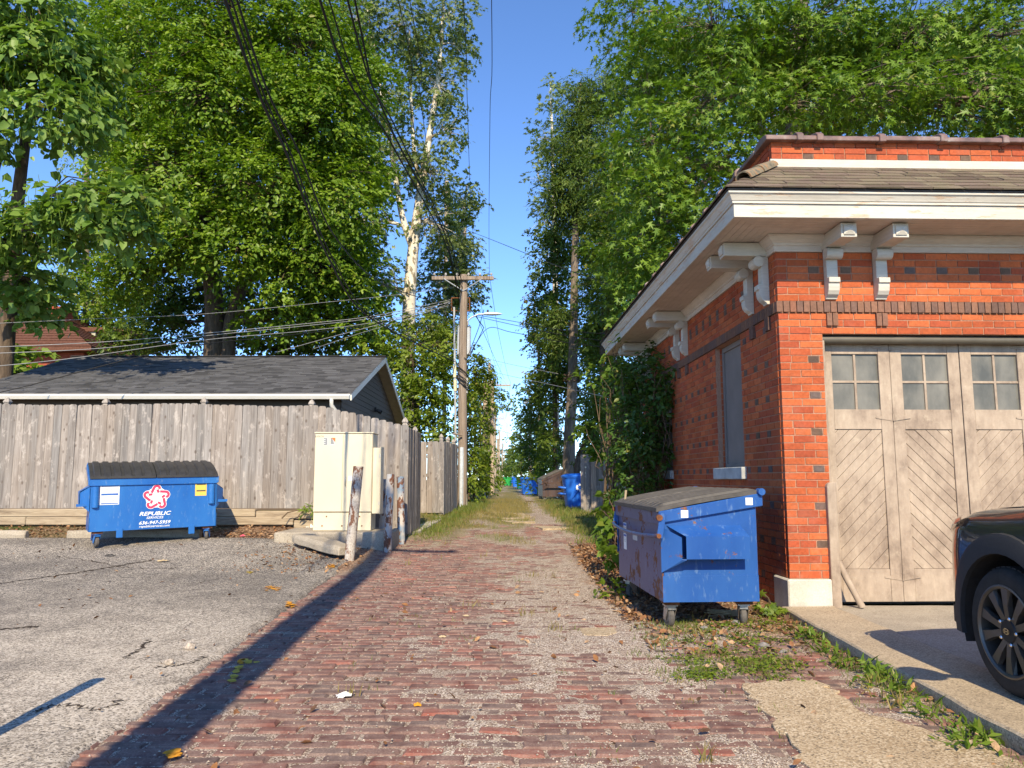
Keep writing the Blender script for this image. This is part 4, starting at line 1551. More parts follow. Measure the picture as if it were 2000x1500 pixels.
for a, b in ((-hw + 0.008, seam - 0.003), (seam + 0.003, hw - 0.008)):
    mb = MB()
    mb.box(a, b, -0.014, -0.001, 0.315, H - 0.012)
    mb.obj('door', MT['box_beige'], cab, bevel=0.004)
mb = MB()
mb.tube([(0.045, -0.015, 0.74), (0.045, -0.045, 0.76), (0.045, -0.045, 0.87), (0.045, -0.015, 0.89)], 0.008, 8)
mb.obj('handle', MT['steel'], cab, smooth=0.9)
mb = MB()
mb.box(0.09, 0.155, -0.0165, -0.0145, 0.83, 0.905)
mb.obj('label_plate', MT['sticker_white'], cab)
mb = MB()
mb.box(hw + 0.003, hw + 0.125, 0.02, 0.34, 0.28, 1.38)
mb.box(hw + 0.127, hw + 0.142, 0.0, 0.34, 0.27, 1.40)
sb = mb.obj('side_box', MT['box_beige'], cab, bevel=0.005)
for z in (0.43, 1.22):
    mb = MB()
    mb.box(hw + 0.115, hw + 0.1255, 0.012, 0.0195, z, z + 0.05)
    mb.obj('latch', MT['steel'], sb)
def sticker(parent, x0, x1, z0, z1, y, mat, name='sticker'):
    mb = MB()
    mb.box(x0, x1, y - 0.001, y, z0, z1)
    return mb.obj(name, MT[mat], parent)
s_ = sticker(cab, -hw + 0.145, -hw + 0.225, H - 0.20, H - 0.075, -0.0145, 'sticker_faint')
for k in range(7):
    sticker(s_, -hw + 0.15 + (0.03 if k % 2 else 0), -hw + 0.205, H - 0.092 - k * 0.016, H - 0.084 - k * 0.016, -0.0158, 'sticker_ink', 'print_line')
s_ = sticker(cab, -hw + 0.26, -hw + 0.345, H - 0.20, H - 0.07, -0.0145, 'sticker_faint')
mb = MB()
mb.prism([(-hw + 0.275, H - 0.073), (-hw + 0.343, H - 0.073), (-hw + 0.343, H - 0.15)], -0.0165, -0.0158, 'y')
mb.obj('print_patch', MT['sticker_orange'], s_)
for k in range(6):
    sticker(s_, -hw + 0.265, -hw + 0.29 + 0.006 * k, H - 0.09 - k * 0.017, H - 0.082 - k * 0.017, -0.0158, 'sticker_ink', 'print_line')
lm = text_mesh('lettering', 'SUISCN', 0.045, MT['sticker_ink'], offset=0.0)
link('lettering', lm, cab, (-hw + 0.07, -0.0155, H - 0.065), (math.pi / 2, 0, 0))
for x, z in ((-0.26, 0.235), (0.29, 0.235), (-0.33, 0.08), (0.0, 0.08), (0.33, 0.08)):
    mb = MB()
    mb.cyl((x, -0.001, z), (x, 0.008, z), 0.012, n=10)
    mb.obj('bolt', MT['rust'], cab)

# bollards
def bollard(base, top, r, label, mat='bollard_paint', loc=None):
    e = empty('bollard', base, 0, label, 'bollard', 'steel pipe bollards')
    t_ = Vector(top) - Vector(base)
    d = t_.normalized()
    mb = MB()
    mb.tube([-d * 0.2, t_ * 0.5, t_], r, 20, False)
    mb.tube([t_, t_ - d * 0.12], [r * 0.86, r * 0.86], 20, False)
    n0 = len(mb.v)
    mb.f += [(60 - 20 + k, 60 - 20 + (k + 1) % 20, 60 + (k + 1) % 20, 60 + k) for k in range(20)]
    mb.t += [(1, 1, 1)] * 20
    mb.obj('pipe', MT[mat], e, smooth=0.6)
    mb = MB()
    mb.cyl(t_ - d * 0.11, t_ - d * 0.10, r * 0.84, n=16)
    mb.obj('fill', MT['concrete_grey'], e)
    return e
b1 = hit(682, 1097)
bollard(b1, at(700, 911, b1.y + 0.05), 0.075, 'rusty leaning bollard with grey paint bands nearest the lot', 'bollard_rust')
b2 = at(757, 1063, 12.5); b2.z = gz(b2.x, b2.y) - 0.02
bollard(b2, at(763, 926, 12.5), 0.062, 'rusty bollard with blue flaking paint in front of the fence corner')
b3 = at(784, 1050, 13.55); b3.z = gz(b3.x, b3.y) - 0.02
bollard(b3, at(782, 931, 13.6), 0.066, 'dark blue-grey bollard tight against the fence corner')
bollard((-2.30, 13.75, 0.2), at(754, 936, 13.75), 0.06, 'dark bollard half hidden behind the side box of the cabinet')
# a fourth post stands just left of the frame; its shadow lies on the lot
bollard((-2.50, 3.36, 0.0), (-2.50, 3.36, 1.21), 0.045, 'slim bollard at the lot edge casting the short shadow')

# ------------------------------------------------------------------ frame garage with dark shingles
fg = empty('frame_garage', (-7.9, 21.5, 0.5), 0, 'low brown-sided garage with a charcoal shingle roof behind the long fence', 'garage')
def LV(p):
    return (p[0] + 7.9, p[1] - 21.5, p[2] - 0.5)
class FMB(MB):
    def obj(self, *a, **k):
        self.v = [LV(p) for p in self.v]
        return MB.obj(self, *a, **k)
RX0, RX1, EY0, RY, EY1, EZ, RZ = -12.4, -3.6, 17.0, 21.5, 26.0, 3.13, 4.66
def roof_z(y, lift=0.0):
    return (EZ + (RZ - EZ) * (1 - abs(y - RY) / (RY - EY0))) + lift
mb = FMB()
WX0, WX1, WY0, WY1 = RX0 + 0.3, RX1 - 0.3, EY0 + 0.42, EY1 - 0.42
mb.box(WX0, WX1, WY0, WY1, 0.3, EZ - 0.05)
mb.add([(WX0, WY0, EZ - 0.05), (WX1, WY0, EZ - 0.05), (WX1, WY1, EZ - 0.05), (WX0, WY1, EZ - 0.05), (WX0, WY0, roof_z(WY0, -0.1)), (WX1, WY0, roof_z(WY0, -0.1)), (WX1, WY1, roof_z(WY1, -0.1)), (WX0, WY1, roof_z(WY1, -0.1)), (WX0, RY, RZ - 0.1), (WX1, RY, RZ - 0.1)],
       [(0, 1, 5, 4), (2, 3, 7, 6), (4, 5, 9, 8), (6, 7, 8, 9), (1, 2, 6, 9, 5), (3, 0, 4, 8, 7)])
mb.obj('wall', MT['brown_siding'], fg)
# lap siding on the gable towards the alley and on the front
z = 1.5
while z < RZ - 0.25:
    z1 = min(z + 0.135, RZ - 0.16)
    def span(zz):
        k = max(0.0, min(1.0, (zz + 0.12 - roof_z(WY0)) / (RZ - roof_z(WY0))))
        return WY0 + (RY - WY0) * k, WY1 + (RY - WY1) * k
    a0, b0 = span(z)
    a1, b1_ = span(z1)
    if b1_ - a1 > 0.05:
        mb = FMB()
        mb.add([(WX1 + 0.022, a0, z), (WX1 + 0.022, b0, z), (WX1 + 0.006, b1_, z1 + 0.01), (WX1 + 0.006, a1, z1 + 0.01), (WX1, a0, z), (WX1, b0, z)], [(0, 1, 2, 3), (4, 5, 1, 0)])
        mb.obj('siding_board', MT['brown_siding'], fg)
    if z1 < EZ:
        mb = FMB()
        mb.add([(WX0, WY0 - 0.022, z), (WX1, WY0 - 0.022, z), (WX1, WY0 - 0.006, z1 + 0.01), (WX0, WY0 - 0.006, z1 + 0.01), (WX0, WY0, z), (WX1, WY0, z)], [(0, 1, 2, 3), (4, 5, 1, 0)])
        mb.obj('siding_board', MT['brown_siding'], fg)
    z += 0.135
mb = FMB()
th_ = 0.09
mb.add([(RX0, EY0, EZ), (RX1, EY0, EZ), (RX1, RY, RZ), (RX0, RY, RZ), (RX0, EY1, EZ), (RX1, EY1, EZ),
        (RX0, EY0, EZ - th_), (RX1, EY0, EZ - th_), (RX1, RY, RZ - th_), (RX0, RY, RZ - th_), (RX0, EY1, EZ - th_), (RX1, EY1, EZ - th_)],
       [(0, 1, 2, 3), (3, 2, 5, 4), (7, 6, 9, 8), (8, 9, 10, 11), (0, 6, 7, 1), (4, 5, 11, 10), (1, 7, 8, 2), (2, 8, 11, 5), (0, 3, 9, 6), (3, 4, 10, 9)])
roof = mb.obj('roof', MT['soffit_tan'], fg)
sh = FMB()
rs = random.Random(8)
NRW = 34
for side in (0, 1):
    for r_ in range(NRW):
        f0, f1 = r_ / NRW, (r_ + 1) / NRW + 0.006
        def pt(f, lift):
            y = EY0 - 0.03 + (RY - EY0 + 0.03) * f if side == 0 else EY1 + 0.03 - (EY1 - RY + 0.03) * f
            return y, EZ - 0.008 + (RZ - EZ + 0.008) * f + lift
        y0, z0 = pt(f0, 0.020)
        y1, z1 = pt(f1, 0.010)
        u = RX0 - 0.03
        while u < RX1 + 0.03:
            e = min(u + rs.uniform(0.12, 0.42), RX1 + 0.03)
            s = rs.choice([0.052, 0.085, 0.07, 0.10, 0.08]) * rs.uniform(0.9, 1.1)
            lift = rs.choice([0, 0.006])
            sh.add([(u, y0, z0 + lift), (e, y0, z0 + lift), (e, y1, z1), (u, y1, z1), (u, y0, z0 - 0.02), (e, y0, z0 - 0.02)], [(0, 1, 2, 3), (4, 5, 1, 0)], (s, s * 1.0, s * 1.06))
            u = e
o = sh.obj('shingles', MT['dark_shingle'], roof, recalc=False)
o['kind'] = 'stuff'
mb = FMB()
mb.prism([(RX0 - 0.04, RZ + 0.012), (RX1 + 0.04, RZ + 0.012), (RX1 + 0.04, RZ + 0.034), (RX0 - 0.04, RZ + 0.034)], RY - 0.12, RY + 0.12, 'y', (0.05, 0.05, 0.053))
mb.obj('ridge_cap', MT['dark_shingle'], roof)
mb = FMB()
mb.prism([(EY0 - 0.14, EZ - 0.03), (EY0 - 0.14, EZ - 0.06), (EY0 - 0.10, EZ - 0.13), (EY0 - 0.012, EZ - 0.13), (EY0 - 0.012, EZ - 0.01), (EY0 - 0.03, EZ - 0.01), (EY0 - 0.03, EZ - 0.05)], RX0, RX1, 'x')
gut = mb.obj('gutter', MT['gutter_white'], fg)
for (ya, yb) in ((EY0, RY), (EY1, RY)):
    mb = FMB()
    za, zb2 = EZ, RZ
    for x0, x1 in ((RX1 + 0.002, RX1 + 0.03),):
        mb.add([(x0, ya, za - 0.15), (x1, ya, za - 0.15), (x1, yb, zb2 - 0.15), (x0, yb, zb2 - 0.15), (x0, ya, za + 0.005), (x1, ya, za + 0.005), (x1, yb, zb2 + 0.005), (x0, yb, zb2 + 0.005)],
               [(0, 3, 2, 1), (4, 5, 6, 7), (0, 1, 5, 4), (1, 2, 6, 5), (2, 3, 7, 6), (3, 0, 4, 7)])
    mb.obj('rake_board', MT['gutter_white'], fg)
mb = FMB()
mb.tube([(-4.0, EY0 - 0.07, EZ - 0.12), (-4.0, EY0 - 0.06, EZ - 0.26), (-3.88, EY0 + 0.30, EZ - 0.50), (-3.86, EY0 + 0.34, EZ - 0.60), (-3.86, EY0 + 0.34, 0.7)], 0.045, 10)
mb.obj('downspout', MT['gutter_white'], fg, smooth=0.8)
mb = FMB()
p = at(728, 800, 21.6)
lx = WX1 + 0.03
mb.box(lx, lx + 0.05, p.y - 0.06, p.y + 0.06, p.z - 0.06, p.z + 0.06)
for s in (-1, 1):
    mb.lathe([(0.03, 0.0), (0.05, 0.03), (0.06, 0.12), (0.05, 0.125)], 12, Matrix.Translation((lx + 0.06, p.y + s * 0.09, p.z - 0.02)) @ Matrix.Rotation(s * -0.7, 4, 'X') @ Matrix.Rotation(R(120), 4, 'Y'))
mb.obj('flood_light', MT['dark_trim'], fg)
mb = FMB()
p = at(744, 727, 21.5)
mb.box(WX1 + 0.03, WX1 + 0.12, 20.9, 21.2, RZ - 0.45, RZ - 0.33)
mb.obj('camera', MT['gutter_white'], fg, bevel=0.02)

# ------------------------------------------------------------------ house far left behind the catalpa
hs = empty('brick_house', at(120, 760, 36), 0, 'red brick house with a brown hipped roof and chimney behind the catalpa leaves', 'house')
HO = hs.location.copy()
class HMB(MB):
    def obj(self, *a, **k):
        self.v = [(p[0] - HO.x, p[1] - HO.y, p[2] - HO.z) for p in self.v]
        return MB.obj(self, *a, **k)
c0 = at(178, 677, 36)          # eave corner nearest the alley
ez = c0.z
pk = at(60, 576, 41)
mb = HMB()
mb.box(c0.x - 11, c0.x - 0.7, 36.7, 46, 0.3, ez + 0.1)
mb.obj('wall', MT['house_brick'], hs)
mb = HMB()
x0, x1, y0, y1 = c0.x - 12, c0.x, 36, 47
rz_ = pk.z
ra, rb2 = Vector((x0 + 4, 41.5, rz_)), Vector((pk.x, 41.5, rz_))
for dz in (0.0,):
    mb.add([(x0, y0, ez), (x1, y0, ez), (x1, y1, ez), (x0, y1, ez), tuple(ra), tuple(rb2), (x0, y0, ez - 0.18), (x1, y0, ez - 0.18), (x1, y1, ez - 0.18), (x0, y1, ez - 0.18)],
           [(0, 1, 5, 4), (1, 2, 5), (2, 3, 4, 5), (3, 0, 4), (0, 6, 7, 1), (1, 7, 8, 2), (2, 8, 9, 3), (3, 9, 6, 0), (6, 9, 8, 7)])
hr = mb.obj('roof', MT['house_roof'], hs)
mb = HMB()                      # shingle courses as real steps on the two slopes in view
for r_ in range(22):
    f0, f1 = r_ / 22, (r_ + 1) / 22
    for (a, b, c, d) in (((x0, y0, ez), (x1, y0, ez), tuple(rb2), tuple(ra)), ((x1, y0, ez), (x1, y1, ez), tuple(rb2), tuple(rb2))):
        A, B, C, D_ = Vector(a), Vector(b), Vector(c), Vector(d)
        p0, p1 = A.lerp(D_, f0), B.lerp(C, f0)
        q0, q1 = A.lerp(D_, f1), B.lerp(C, f1)
        n_ = (B - A).cross(D_ - A).normalized()
        mb.add([p0 + n_ * 0.06, p1 + n_ * 0.06, q1 + n_ * 0.015, q0 + n_ * 0.015, p0, p1], [(0, 1, 2, 3), (4, 5, 1, 0)])
o = mb.obj('shingle_courses', MT['house_roof'], hr, recalc=False)
o['kind'] = 'stuff'
ch = at(112, 640, 39)
mb = HMB()
mb.box(ch.x - 0.42, ch.x + 0.42, 38.6, 39.6, ez, at(112, 602, 38.6).z)
mb.box(ch.x - 0.5, ch.x + 0.5, 38.52, 39.68, at(112, 604, 38.6).z, at(112, 599, 38.6).z)
mb.obj('chimney', MT['house_brick'], hr)
mb = HMB()
pa, pb = at(138, 648, 40), at(186, 657, 40)
mb.box(pa.x - 0.5, pb.x, 40, 46, pb.z - 0.02, pa.z)
mb.obj('wing_eave', MT['house_trim'], hs)
mb = HMB()
mb.box(pa.x - 0.5, pb.x - 0.3, 40.4, 46, 0.3, pb.z - 0.03)
mb.obj('wing_wall', MT['house_brick'], hs)
mb = HMB()
mb.box(pa.x - 0.6, pb.x + 1.6, 39.9, 46.1, pa.z + 0.005, pa.z + 0.22)
mb.obj('wing_roof', MT['house_roof'], hs)
mb = HMB()
q0, q1 = at(192, 660, 40.2), at(188, 682, 40.2)
mb.tube([q0, q1], 0.07, 8)
mb.obj('downspout', MT['house_trim'], hs)
mb = HMB()
q0, q1 = at(157, 684, 37), at(186, 690, 37)
mb.box(q0.x, q1.x, 36.6, 38, q1.z, q0.z)
mb.obj('porch_eave', MT['house_trim'], hs)

# ------------------------------------------------------------------ dumpsters
def caster(parent, x, y, h, rot, mat_fork, r=0.085):
    mb = MB()
    M = Matrix.Translation((x, y, 0)) @ Matrix.Rotation(rot, 4, 'Z')
    mb.box(-0.05, 0.05, -0.05, 0.05, h - 0.016, h, None, M)
    mb.box(-0.034, 0.034, -0.04, 0.05, h - 0.045, h - 0.017, None, M)
    for s in (-1, 1):
        mb.add([M @ Vector(p) for p in ((s * 0.036, -0.045, h - 0.03), (s * 0.036, 0.045, h - 0.03), (s * 0.036, 0.06, r - 0.02), (s * 0.036, 0.02, r - 0.025),
                                        (s * 0.042, -0.045, h - 0.03), (s * 0.042, 0.045, h - 0.03), (s * 0.042, 0.06, r - 0.02), (s * 0.042, 0.02, r - 0.025))],
               [(0, 1, 2, 3), (7, 6, 5, 4), (0, 4, 5, 1), (1, 5, 6, 2), (2, 6, 7, 3), (3, 7, 4, 0)])
    f = mb.obj('caster', mat_fork, parent)
    mb = MB()
    Mw = M @ Matrix.Translation((0, 0.035, r)) @ Matrix.Rotation(math.pi / 2, 4, 'Y')
    w = 0.027
    mb.lathe([(0.012, -w), (0.05, -w), (0.055, -w * 0.8), (r - 0.015, -w), (r, -w * 0.6), (r, w * 0.6), (r - 0.015, w), (0.055, w * 0.8), (0.05, w), (0.012, w)], 20, Mw)
    mb.obj('wheel', MT['caster_rubber'], f, smooth=0.7)
    return f

def lid_mesh(name, mat, x0, x1, d, zf, zb, yo=-0.045, arc=0.05, ribs=6, rib_h=0.022, dent=0.0):
    mb = MB()
    xs, hs_ = [], []
    W = x1 - x0
    pitch = (W - 0.06) / ribs
    xs.append(x0); hs_.append(0.0)
    for i in range(ribs):
        a = x0 + 0.03 + i * pitch
        for f, h in ((0.14, 0), (0.22, 1), (0.78, 1), (0.86, 0)):
            xs.append(a + f * pitch); hs_.append(rib_h * h)
    xs.append(x1); hs_.append(0.0)
    ny = 12
    vs_, fs_ = [], []
    for j in range(ny + 1):
        f = j / ny
        y = yo + (d + 0.02 - yo) * f
        z = zf + (zb - zf) * f + arc * math.sin(math.pi * min(1, f * 1.0)) ** 0.8
        for i, x in enumerate(xs):
            taper = min(1.0, f / 0.06) * min(1.0, (1 - f) / 0.06)
            vs_.append((x, y, z + hs_[i] * taper - dent * math.exp(-((x - (x0 + x1) / 2) / 0.25) ** 2) * math.sin(math.pi * f)))
    nx = len(xs)
    for j in range(ny):
        for i in range(nx - 1):
            fs_.append((j * nx + i, j * nx + i + 1, (j + 1) * nx + i + 1, (j + 1) * nx + i))
    base = len(vs_)
    edge = [i for i in range(nx)] + [j * nx + nx - 1 for j in range(1, ny + 1)] + [ny * nx + i for i in range(nx - 2, -1, -1)] + [j * nx for j in range(ny - 1, 0, -1)]
    for e in edge:
        p = vs_[e]
        vs_.append((p[0], p[1], p[2] - 0.035))
    m = len(edge)
    for k in range(m):
        k2 = (k + 1) % m
        fs_.append((edge[k], edge[k2], base + k2, base + k))
    mb.add(vs_, fs_)
    return mb

def dumpster(name, loc, rz, label, W, D, z0, zf, zb, paint, front_paint, lid_mat, posts=False, tilt=0.0, group=None, arc=0.012, caster_rots=(0.3, -0.4, 0.2, 0.9), detail=True):
    e = empty(name, loc, rz, label, 'dumpster', group)
    e.rotation_euler = (0, tilt, rz)
    # body shell: side profile pushed along x, front sheet separate so it can carry its own wear
    mb = MB()
    mb.prism([(0.012, z0), (D, z0), (D, zb - 0.01), (0.012, zf - 0.01)], 0, W, 'x')
    body = mb.obj('body', MT[paint], e, bevel=0.006)
    mb = MB()
    mb.box(0.004, W - 0.004, -0.003, 0.011, z0 + 0.003, zf - 0.02)
    mb.obj('front_panel', MT[front_paint], e, bevel=0.002)
    # rims
    mb = MB()
    mb.box(-0.012, W + 0.012, -0.028, -0.004, zf - 0.115, zf - 0.004)
    mb.obj('front_rim', MT[front_paint], e, bevel=0.006)
    for s, x in ((-1, 0), (1, W)):
        mb = MB()
        a, b = (x - 0.03, x - 0.002) if s < 0 else (x + 0.002, x + 0.03)
        mb.prism([(-0.028, zf - 0.10), (D + 0.05, zb - 0.10), (D + 0.05, zb + 0.01), (-0.028, zf + 0.0)], a, b, 'x')
        mb.obj('side_rim', MT[paint], e, bevel=0.006)
        # welded band low on the side
        mb = MB()
        a, b = (x - 0.005, x - 0.001) if s < 0 else (x + 0.001, x + 0.005)
        mb.box(a, b, 0.0, D - 0.001, z0 + 0.002, z0 + 0.215)
        mb.obj('skirt_band', MT[paint], e)
        # fork pocket
        q = s
        o = 0.135
        def X(k):
            return x + q * k
        zt0, zt1, zp0, zp1 = zf - 0.30, zf - 0.20, zf - 0.39, zf - 0.205
        mb = MB()
        pA, pB = 0.17, D * 0.86
        zlo, zhi, zs = zf - 0.385, zf - 0.20, zf - 0.115
        mb.add([(X(o), pA, zlo), (X(o), pB, zlo), (X(o), pB, zhi), (X(o), pA, zhi), (X(0.003), pA, zlo), (X(0.003), pB, zlo), (X(0.003), pB - 0.03, zs), (X(0.003), pA - 0.13, zs)],
               [(0, 1, 2, 3), (3, 2, 6, 7), (0, 4, 5, 1), (1, 5, 6, 2)])
        # inner lining, so the pocket reads as an open sleeve
        mb.add([(X(o - 0.008), pA, zlo + 0.008), (X(o - 0.008), pB, zlo + 0.008), (X(o - 0.008), pB, zhi - 0.008), (X(o - 0.008), pA, zhi - 0.008)], [(3, 2, 1, 0)])
        # flared guide plates at the mouth
        mb.add([(X(0.003), -0.01, zf - 0.125), (X(0.003), -0.01, zf - 0.50), (X(o * 0.92), pA - 0.035, zlo - 0.0), (X(o * 0.92), pA - 0.035, zhi - 0.01)], [(0, 1, 2, 3)])
        mb.add([(X(0.003), -0.01, zf - 0.50), (X(o * 0.92), pA - 0.035, zlo), (X(o), pA + 0.0, zlo - 0.001), (X(0.003), pA + 0.02, zlo - 0.02)], [(0, 1, 2, 3)])
        o_ = mb.obj('fork_pocket', MT[paint], e, recalc=False)
        m_ = o_.modifiers.new('thick', 'SOLIDIFY')
        m_.thickness = 0.006
        if posts:
            mb = MB()
            px_ = 0.075 if s < 0 else W - 0.075
            mb.tube([(px_, -0.005, zf - 0.44), (px_, -0.005, zf - 0.125)], 0.052, 14)
            mb.obj('corner_tube', MT[front_paint], e, smooth=0.8)
            mb = MB()       # bracket of the open sleeve
            mb.box(X(0.03) if s > 0 else X(0.18), X(0.18) if s > 0 else X(0.03), 0.02, 0.06, zf - 0.42, zf - 0.38)
            mb.obj('sleeve_tab', MT[front_paint], e)
        else:
            mb = MB()       # arm that carries the lock bar
            mb.prism([(-0.055, zf - 0.215), (-0.005, zf - 0.225), (0.03, zf - 0.02), (-0.022, zf - 0.01)], X(0.034), X(0.052), 'x')
            mb.obj('bar_arm', MT[paint], e, bevel=0.003)
            mb = MB()
            mb.cyl((X(0.028), -0.03, zf - 0.05), (X(0.066), -0.03, zf - 0.05), 0.026, n=14)
            mb.cyl((X(0.02), -0.04, zf - 0.20), (X(0.07), -0.04, zf - 0.20), 0.02, n=12)
            mb.obj('pivot', MT['rust'], e, smooth=0.7)
            mb = MB()
            mb.cyl((X(-0.02), D + 0.035, zb + 0.02), (X(0.06), D + 0.035, zb + 0.02), 0.03, n=14)
            mb.obj('hinge_end', MT[paint], e, smooth=0.7)
    if not posts:
        mb = MB()
        n = 10
        mb.tube([(-0.05 + (W + 0.10) * i / n, -0.045 - 0.045 * math.sin(math.pi * i / n) ** 0.5, zf - 0.20 - 0.03 * math.sin(math.pi * i / n)) for i in range(n + 1)], 0.016, 10)
        mb.obj('lock_bar', MT['dumpster_rusty'], e, smooth=0.9)
    mb = MB()
    mb.cyl((-0.02, D + 0.035, zb + 0.02), (W + 0.02, D + 0.035, zb + 0.02), 0.014, n=10)
    mb.obj('hinge_rod', MT[paint], e, smooth=0.8)
    for i, (a, b) in enumerate(((-0.012, W / 2 - 0.006), (W / 2 + 0.006, W + 0.012))):
        ld = lid_mesh('lid', None, a, b, D, zf + 0.03, zb + 0.035, arc=arc, dent=(0.02 if i == 0 else 0.008) if posts else 0.004)
        ld.obj('lid', MT[lid_mat], e, smooth=0.35)
    # casters and skid feet
    for k, (x, y) in enumerate(((0.12, 0.09), (W - 0.12, 0.09), (0.12, D - 0.1), (W - 0.12, D - 0.1))):
        caster(e, x, y, z0 - 0.03, caster_rots[k], MT['steel'] if not posts else MT['dumpster_clean'])
        mb = MB()
        mb.box(x - 0.075, x + 0.075, y - 0.06, y + 0.06, z0 - 0.03, z0 - 0.001)
        mb.obj('caster_plate', MT['rust'], e)
    return e

LD_Z = 0.195
ld = dumpster('dumpster', (-6.43, 11.86, LD_Z), R(31), 'blue dumpster with a red and white star emblem in front of the long fence', 1.83, 0.85, 0.235, 1.045, 1.27,
              'dumpster_clean', 'dumpster_clean', 'black_plastic', posts=True, arc=0.05, tilt=-0.012, group='dumpsters in the alley')
ld.location.z = gz(-6.0, 12.2) + 0.012
ld.rotation_euler = (0, -0.022, R(31))
W_ = 1.83
for s in (0.42, 1.46):      # welded feet
    mb = MB()
    mb.box(s - 0.045, s + 0.045, -0.02, 0.02, 0.13, 0.27)
    mb.obj('skid_foot', MT['dumpster_clean'], ld, bevel=0.004)
# decals
fy = -0.0045
def decal_poly(parent, name, polys, mat, y):
    mb = MB()
    for p in polys:
        mb.prism(p, y - 0.0012, y, 'y')
    return mb.obj(name, MT[mat], parent)
cx, cz, RR = 0.93, 0.73, 0.205
blob = []
for k in range(5):
    a0 = math.pi / 2 + k * 2 * math.pi / 5
    for t in range(9):
        b = a0 - R(82) + R(164) * t / 8
        blob.append((cx - (0.655 * RR * math.cos(a0) + 0.345 * RR * math.cos(b)), cz + 0.655 * RR * math.sin(a0) + 0.345 * RR * math.sin(b)))
emb = decal_poly(ld, 'emblem', [blob], 'logo_white', fy)
def band(pts, w):
    out_l, out_r = [], []
    for i, p in enumerate(pts):
        q0, q1 = pts[max(0, i - 1)], pts[min(len(pts) - 1, i + 1)]
        dx, dz = q1[0] - q0[0], q1[1] - q0[1]
        L = math.hypot(dx, dz) or 1
        out_l.append((p[0] - dz / L * w / 2, p[1] + dx / L * w / 2))
        out_r.append((p[0] + dz / L * w / 2, p[1] - dx / L * w / 2))
    return [[out_l[i], out_l[i + 1], out_r[i + 1], out_r[i]] for i in range(len(pts) - 1)]
for k in range(5):
    a0 = math.pi / 2 + k * 2 * math.pi / 5
    u = (math.cos(a0), math.sin(a0))
    v = (math.sin(a0), -math.cos(a0))       # to the right of the arm
    def P(al, ac):
        return (cx + RR * (u[0] * al + v[0] * ac), cz + RR * (u[1] * al + v[1] * ac))
    w = 0.185 * RR
    polys = band([P(0.36, -0.36), P(0.70, -0.215)], w)
    polys += band([P(0.70, -0.215), P(0.80, -0.17), P(0.865, -0.08), P(0.88, 0.02), P(0.845, 0.12), P(0.77, 0.185), P(0.64, 0.20)], w)
    polys += band([P(0.60, 0.035), P(0.36, 0.14)], w * 0.95)
    decal_poly(emb, 'emblem_ribbon', polys, 'logo_red', fy - 0.0013)
for txt, size, z, wd, sh_, off in (('REPUBLIC', 0.082, 0.452, 0.46, 0.28, 0.0016), ('SERVICES', 0.052, 0.398, 0.25, 0.28, 0.0004), ('636-947-5959', 0.072, 0.315, 0.455, 0.28, 0.001), ('republicservices.com', 0.05, 0.268, 0.44, 0.28, 0.0004)):
    me = text_mesh('lettering', txt, size, MT['logo_white'], sh_, off, 0.0006, 1.0, wd)
    link('lettering', me, ld, (cx - 0.02, fy - 0.0012, z), (math.pi / 2, 0, 0))
st = sticker(ld, 0.135, 0.40, 0.64, 0.955, fy + 0.0005, 'sticker_white')
for z in (0.915, 0.785, 0.652):
    sticker(st, 0.15, 0.385, z, z + (0.028 if z > 0.7 else 0.015), fy - 0.0007, 'sticker_blue', 'print_bar')
for i in range(4):
    for z in (0.865, 0.83):
        sticker(st, 0.16 + i * 0.055, 0.185 + i * 0.055, z, z + 0.018, fy - 0.0007, 'sticker_faint', 'pictogram')
for i in range(3):
    for z in (0.735, 0.695):
        sticker(st, 0.18 + i * 0.06, 0.21 + i * 0.06, z, z + 0.02, fy - 0.0007, 'sticker_faint', 'pictogram')
st = sticker(ld, 1.50, 1.675, 0.735, 0.945, fy + 0.0005, 'sticker_yellow')
for z in (0.91, 0.805):
    sticker(st, 1.52, 1.66, z, z + 0.02, fy - 0.0007, 'sticker_ink', 'print_bar')

# the dumpster beside the brick garage
rd = dumpster('dumpster', (0, 0, 0), 0, 'scuffed blue dumpster with rust and a grey lid beside the brick garage', 1.83, 0.82, 0.225, 0.975, 1.12,
              'dumpster_blue', 'dumpster_rusty', 'grey_plastic', caster_rots=(0.5, R(97), -2.0, R(80)), group='dumpsters in the alley')
rz = R(-90 + 3.5)
near = Vector((1.262, 6.58, 0.0))
off = Matrix.Rotation(rz, 4, 'Z') @ Vector((1.83, 0, 0))
rd.location = near - off
rd.rotation_euler = (0, 0, rz)
for (y0, z_) in ((0.16, 0.985), (0.72, 1.09)):      # white reflector squares on the rim
    mb = MB()
    mb.box(1.8605, 1.8625, y0, y0 + 0.062, z_ - 0.062, z_)
    mb.obj('reflector', MT['sticker_white'], rd)
for (x0, x1, z0, z1, mt) in ((0.28, 0.42, 0.70, 0.80, 'sticker_white'), (0.28, 0.42, 0.53, 0.69, 'sticker_white'), (0.72, 0.92, 0.66, 0.74, 'sticker_faint')):
    s_ = sticker(rd, x0, x1, z0, z1, -0.0045, mt)
    sticker(s_, x0 + 0.01, x1 - 0.01, z1 - 0.03, z1 - 0.008, -0.0058, 'sticker_blue' if mt == 'sticker_white' else 'sticker_red', 'print_bar')
    for k in range(3):
        sticker(s_, x0 + 0.02, x1 - 0.03, z1 - 0.05 - 0.016 * k, z1 - 0.044 - 0.016 * k, -0.0058, 'sticker_faint', 'print_line')
mb = MB()
mb.tube([(0.25, 0.02, 1.0), (0.27, 0.03, 1.13)], 0.012, 6)
mb.obj('stick', MT['dry_stalk'], rd)

